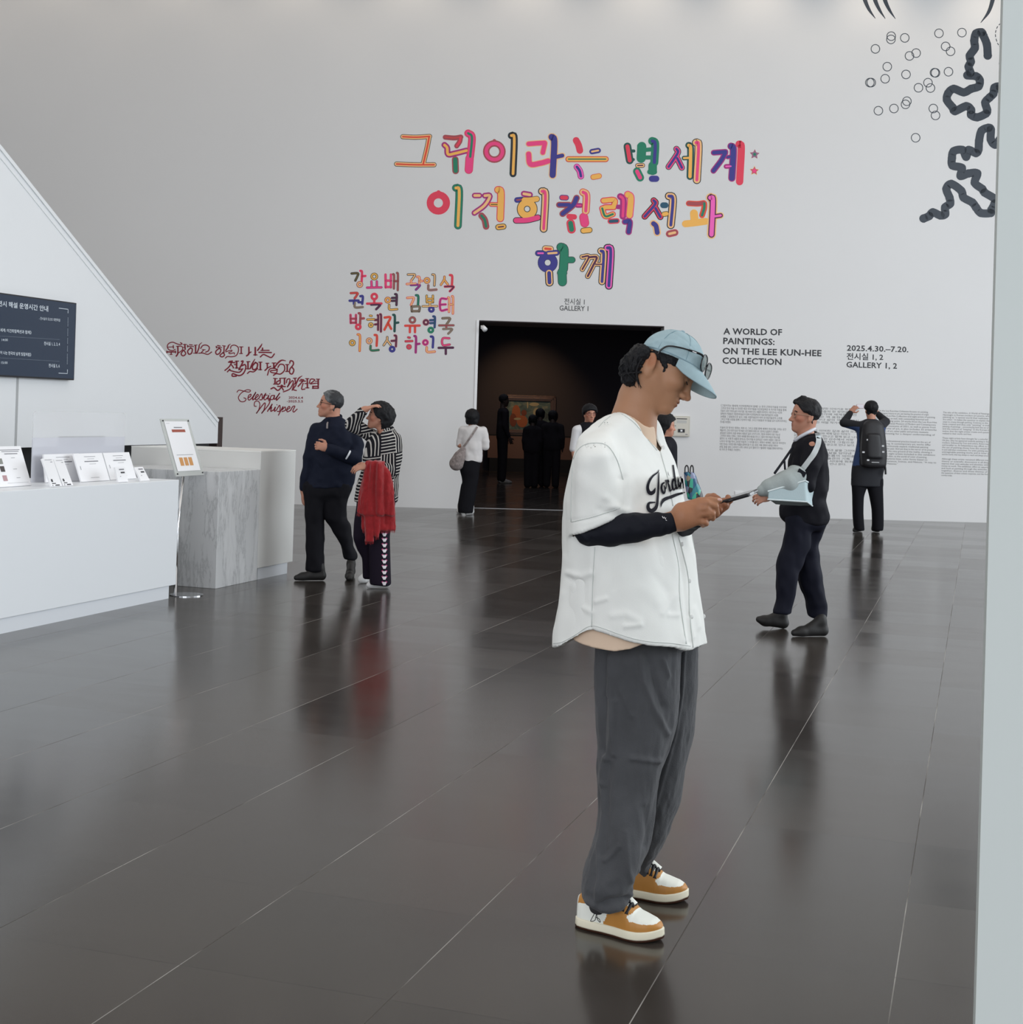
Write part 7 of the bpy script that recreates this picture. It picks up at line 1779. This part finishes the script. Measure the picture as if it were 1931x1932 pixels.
chain(F, [f.p(238, 440), f.p(195, 600, -.01), f.p(190, 655, -.01)], [.066, .054, .052], .03); chain(F, [f.p(555, 440), f.p(598, 610, -.01), f.p(598, 690, -.01)], [.066, .056, .052], .03)
V, Q = F.skin(); V = crease(V, Q, (), None, [(10, 10, 9, .010, 34), (24, 24, 20, .004, 35)], False); wtop = mesh_obj('top', V, Q, wt, e, True)
F = Field(*f.box(-20, 720, -.34, .4, .011, 1.1))
F.add(loft(f.rows([(900, 195, 535, 0, .125), (1050, 190, 505, 0, .13), (1200, 224, 492), (1260, 230, 482), (1310, 212, 472), (1500, 180, 442), (1650, 160, 412), (1745, 164, 400)], 0, .11)), 0)
skin_obj('trousers', F, blkc, e)
shoes(MATS['white_trainer'], f, [((200, 1745), (170, 1760)), ((390, 1765), (290, 1785))], e, .011)
bg = empty('shoulder_bag', f.p(150, 900, -.1), 'woven brown and white shoulder bag hanging across the back of the woman in white', 'bag')
bgm = mat('woven_bag_cloth', rgb(150, 140, 138), .9, noise_amt=.85, noise_scale=28)
F = Field(*f.box(-20, 360, -.4, .3, .010, 1.3))
chain(F, [f.p(240, 740, -.13), f.p(190, 850, -.12), f.p(140, 960, -.10)], [.045, .085, .105], .03, .7)
skin_obj('pouch', F, bgm, bg)
wf = cloth_fn(bvh_of(wtop), .010, f.Y - .13)
mb = MB(); ribbon(mb, [f.px(468, 385), f.px(380, 520), f.px(290, 650), f.px(235, 725)], 3.6, wf, 0, 0, 6, False); mb.build('strap', bgm, bg)

# ---- figures partly hidden behind the young man, and shapes inside the dark gallery
def standing(Y, hx, hy, hpx, az, label, top_m, leg_m, hair_kw, shoe_m, w=1.0, h=.012, group=None, face=FACE, extra=None):
    """whole standing person: head centre pixel, head-top to sole height in metres found from the depth"""
    top = at(hx, hy, Y); H = top.z
    e = empty('person', Vector((top.x, Y, 0)), label, 'person', group)
    a = math.radians(az); fw_ = Vector((math.cos(a), math.sin(a), 0)); lf_ = Vector((-math.sin(a), math.cos(a), 0)); k = H / 1.72
    o = Vector((top.x, Y, 0)); Wp = lambda x, y, z: o + fw_ * (x * k) + lf_ * (y * k * w) + ZV * (z * k)
    lo = (o.x - .5, Y - .5, -.01); hi = (o.x + .5, Y + .5, H + .06)
    hd = Head(Wp(0, 0, 1.585), frame(az, 3, 0), k)
    F = Field(lo, hi, h); hd.build(F, True, h < .01)
    chain(F, [Wp(-.02, 0, 1.53), Wp(-.01, 0, 1.42)], [.05, .06], .03)
    F.add(cap(Wp(0, .13, 1.38), Wp(0, -.13, 1.38), .05), .04); F.add(cap(Wp(0, 0, 1.35), Wp(0, 0, .95), .09, .09), .05)
    for q in (1, -1):
        chain(F, [Wp(0, .08 * q, .92), Wp(.01, .085 * q, .5), Wp(0, .085 * q, .09)], [.075, .05, .035], .03)
        chain(F, [Wp(0, .175 * q, 1.37), Wp(-.01, .21 * q, 1.10), Wp(.10, .20 * q, .88)], [.042, .036, .026], .03)
        hand(F, Wp(.10, .20 * q, .88), fw_ * .4 - ZV * .9, lf_ * q, q, .5, k)
    skin_obj('body', F, skin_far, e, face_dye(hd, face))
    head_hair('hair', hd, min(h, .01), m=dark_hair, parent=e, **hair_kw)
    F = Field(lo, hi, h)
    F.add(cap(Wp(0, .12, 1.375), Wp(0, -.12, 1.375), .068), 0); F.add(cap(Wp(0, 0, 1.36), Wp(0, 0, .98), .125, .135), .05); F.add(cap(Wp(0, .07, 1.1), Wp(0, .07, .9), .11, .12), .05); F.add(cap(Wp(0, -.07, 1.1), Wp(0, -.07, .9), .11, .12), .05)
    for q in (1, -1): chain(F, [Wp(0, .175 * q, 1.37), Wp(-.01, .21 * q, 1.12)] + ([Wp(.08, .205 * q, .92)] if extra != 'short' else []), [.062, .054, .042][:3 if extra != 'short' else 2], .03)
    F.cut(cap(Wp(-.01, 0, 1.43), Wp(-.01, 0, 1.6), .055), .004)
    skin_obj('top', F, top_m, e)
    F = Field(lo, hi, h)
    F.add(cap(Wp(0, .05, .93), Wp(0, -.05, .93), .125), 0)
    for q in (1, -1): chain(F, [Wp(0, .08 * q, .90), Wp(.01, .09 * q, .5), Wp(0, .09 * q, .08)], [.105, .085, .075], .03)
    skin_obj('trousers', F, leg_m, e)
    for q in (1, -1):
        F = Field(lo, (hi[0], hi[1], .23), min(h, .012)); foot(F, Wp(-.06, .09 * q, 0), Wp(.20, .11 * q, 0))
        V, Q = F.skin(); V[:, 2] = np.maximum(V[:, 2], .001); mesh_obj('shoe', V, Q, shoe_m, e, True)
    return e, hd, Wp
bob = dict(th=.028, gx=[-.16, -.05, 0, .02, .05, .07, .13], gz=[-.10, -.10, -.09, -.03, .0, .06, .11])
longh = dict(th=.032, gx=[-.16, -.05, 0, .02, .05, .07, .13], gz=[-.14, -.14, -.12, -.05, .0, .06, .11])
short = dict(th=.014, gx=GX, gz=GZ)
ew, hw, Wq = standing(14.0, 1256, 783, 0, -8, 'woman with dark hair and black top standing just behind the young man', suit, blkc, bob, shoe_k, 1.0, .009)
bagp = at(1308, 916, 13.75)
bg2 = empty('handbag', bagp, 'iridescent multicoloured patterned bag showing behind the young man, above his hands', 'bag')
def facets():
    m = mat('iridescent_patchwork', (.1, .3, .3, 1), .25); nt = m.node_tree; N = nt.nodes; L = nt.links; b = N['Principled BSDF']
    tc = N.new('ShaderNodeTexCoord'); mp = N.new('ShaderNodeMapping'); mp.inputs['Scale'].default_value = (26, 26, 16); L.new(tc.outputs['Object'], mp.inputs[0])
    v = N.new('ShaderNodeTexVoronoi'); v.inputs['Scale'].default_value = 1.0; L.new(mp.outputs[0], v.inputs['Vector'])
    s = N.new('ShaderNodeSeparateColor'); L.new(v.outputs['Color'], s.inputs[0])
    r = N.new('ShaderNodeValToRGB'); r.color_ramp.interpolation = 'CONSTANT'; e = r.color_ramp.elements
    e[0].position = 0; e[0].color = (.02, .02, .025, 1); e[1].position = .2; e[1].color = (.02, .10, .20, 1)
    for p_, c in ((.35, (.05, .42, .28, 1)), (.5, (.30, .24, .16, 1)), (.62, (.25, .28, .42, 1)), (.75, (.40, .45, .10, 1)), (.86, (.03, .22, .26, 1))): q = e.new(p_); q.color = c
    L.new(s.outputs[0], r.inputs[0]); L.new(r.outputs[0], b.inputs['Base Color']); return m
Fb = Fig(13.75, (1210, 860, 130 / 1931))
F = Field(*Fb.box(1100, 1850, -.12, .16, .006, 1.2))
F.add(loft(Fb.rows([(450, 1200, 1480), (560, 1210, 1540), (760, 1230, 1610), (960, 1260, 1690), (1120, 1290, 1735), (1230, 1310, 1740)], 0, .045), 2.6, .012), 0)
skin_obj('pouch', F, facets(), bg2)
mb = MB()
for x0, x1 in ((1230, 1330), (1380, 1470)): mb.tube(catmull([Fb.p(x0, 470, -.03), Fb.p(x0 + 8, 330, -.02), Fb.p((x0 + x1) / 2, 270, -.02), Fb.p(x1 - 8, 330, -.02), Fb.p(x1, 470, -.03)], 5), .007, 6)
mb.build('handles', mat('bag_handle_black', (.012, .012, .014, 1), .5), bg2)
wtee = mat('white_tee', (.74, .74, .76, 1), .8)
ea, ha, Wa = standing(18.5, 1113, 764, 0, -72, 'attendant with red-rimmed glasses in white tee and black vest, seen over the shoulder', wtee, blkc, dict(th=.026, gx=[-.16, -.05, -.01, .02, .05, .07, .13], gz=[-.05, -.05, -.03, .02, .03, .05, .09]), shoe_k, 1.0, .009, extra='short')
glasses_on(ha, ea, mat('red_glasses', (.14, .02, .02, 1), .3), r=.003); brows(ha, ea, dark_hair)
F = Field((Wa(0, 0, 0).x - .4, 18.1, .8), (Wa(0, 0, 0).x + .4, 18.9, 1.55), .010)
F.add(cap(Wa(0, .08, 1.385), Wa(0, -.08, 1.385), .075), 0); F.add(cap(Wa(0, 0, 1.36), Wa(0, 0, .98), .135, .145), .05); F.cut(cap(Wa(.0, 0, 1.43), Wa(.0, 0, 1.6), .057), .004)
skin_obj('vest', F, suit, ea)
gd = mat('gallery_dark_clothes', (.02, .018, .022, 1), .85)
gsh = mat('pale_shoe', (.35, .33, .31, 1), .6)
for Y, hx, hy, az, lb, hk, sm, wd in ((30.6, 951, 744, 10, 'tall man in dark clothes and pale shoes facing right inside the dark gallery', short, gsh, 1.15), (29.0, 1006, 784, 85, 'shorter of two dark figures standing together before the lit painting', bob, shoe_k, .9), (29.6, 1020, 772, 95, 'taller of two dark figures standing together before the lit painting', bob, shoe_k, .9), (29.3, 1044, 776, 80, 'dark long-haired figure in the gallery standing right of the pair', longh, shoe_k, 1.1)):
    standing(Y, hx, hy, 0, az, lb, gd, gd, hk, sm, wd, .018, face=np.array([.06, .04, .035]))  # gallery gloom painted into the skin tone of these silhouettes
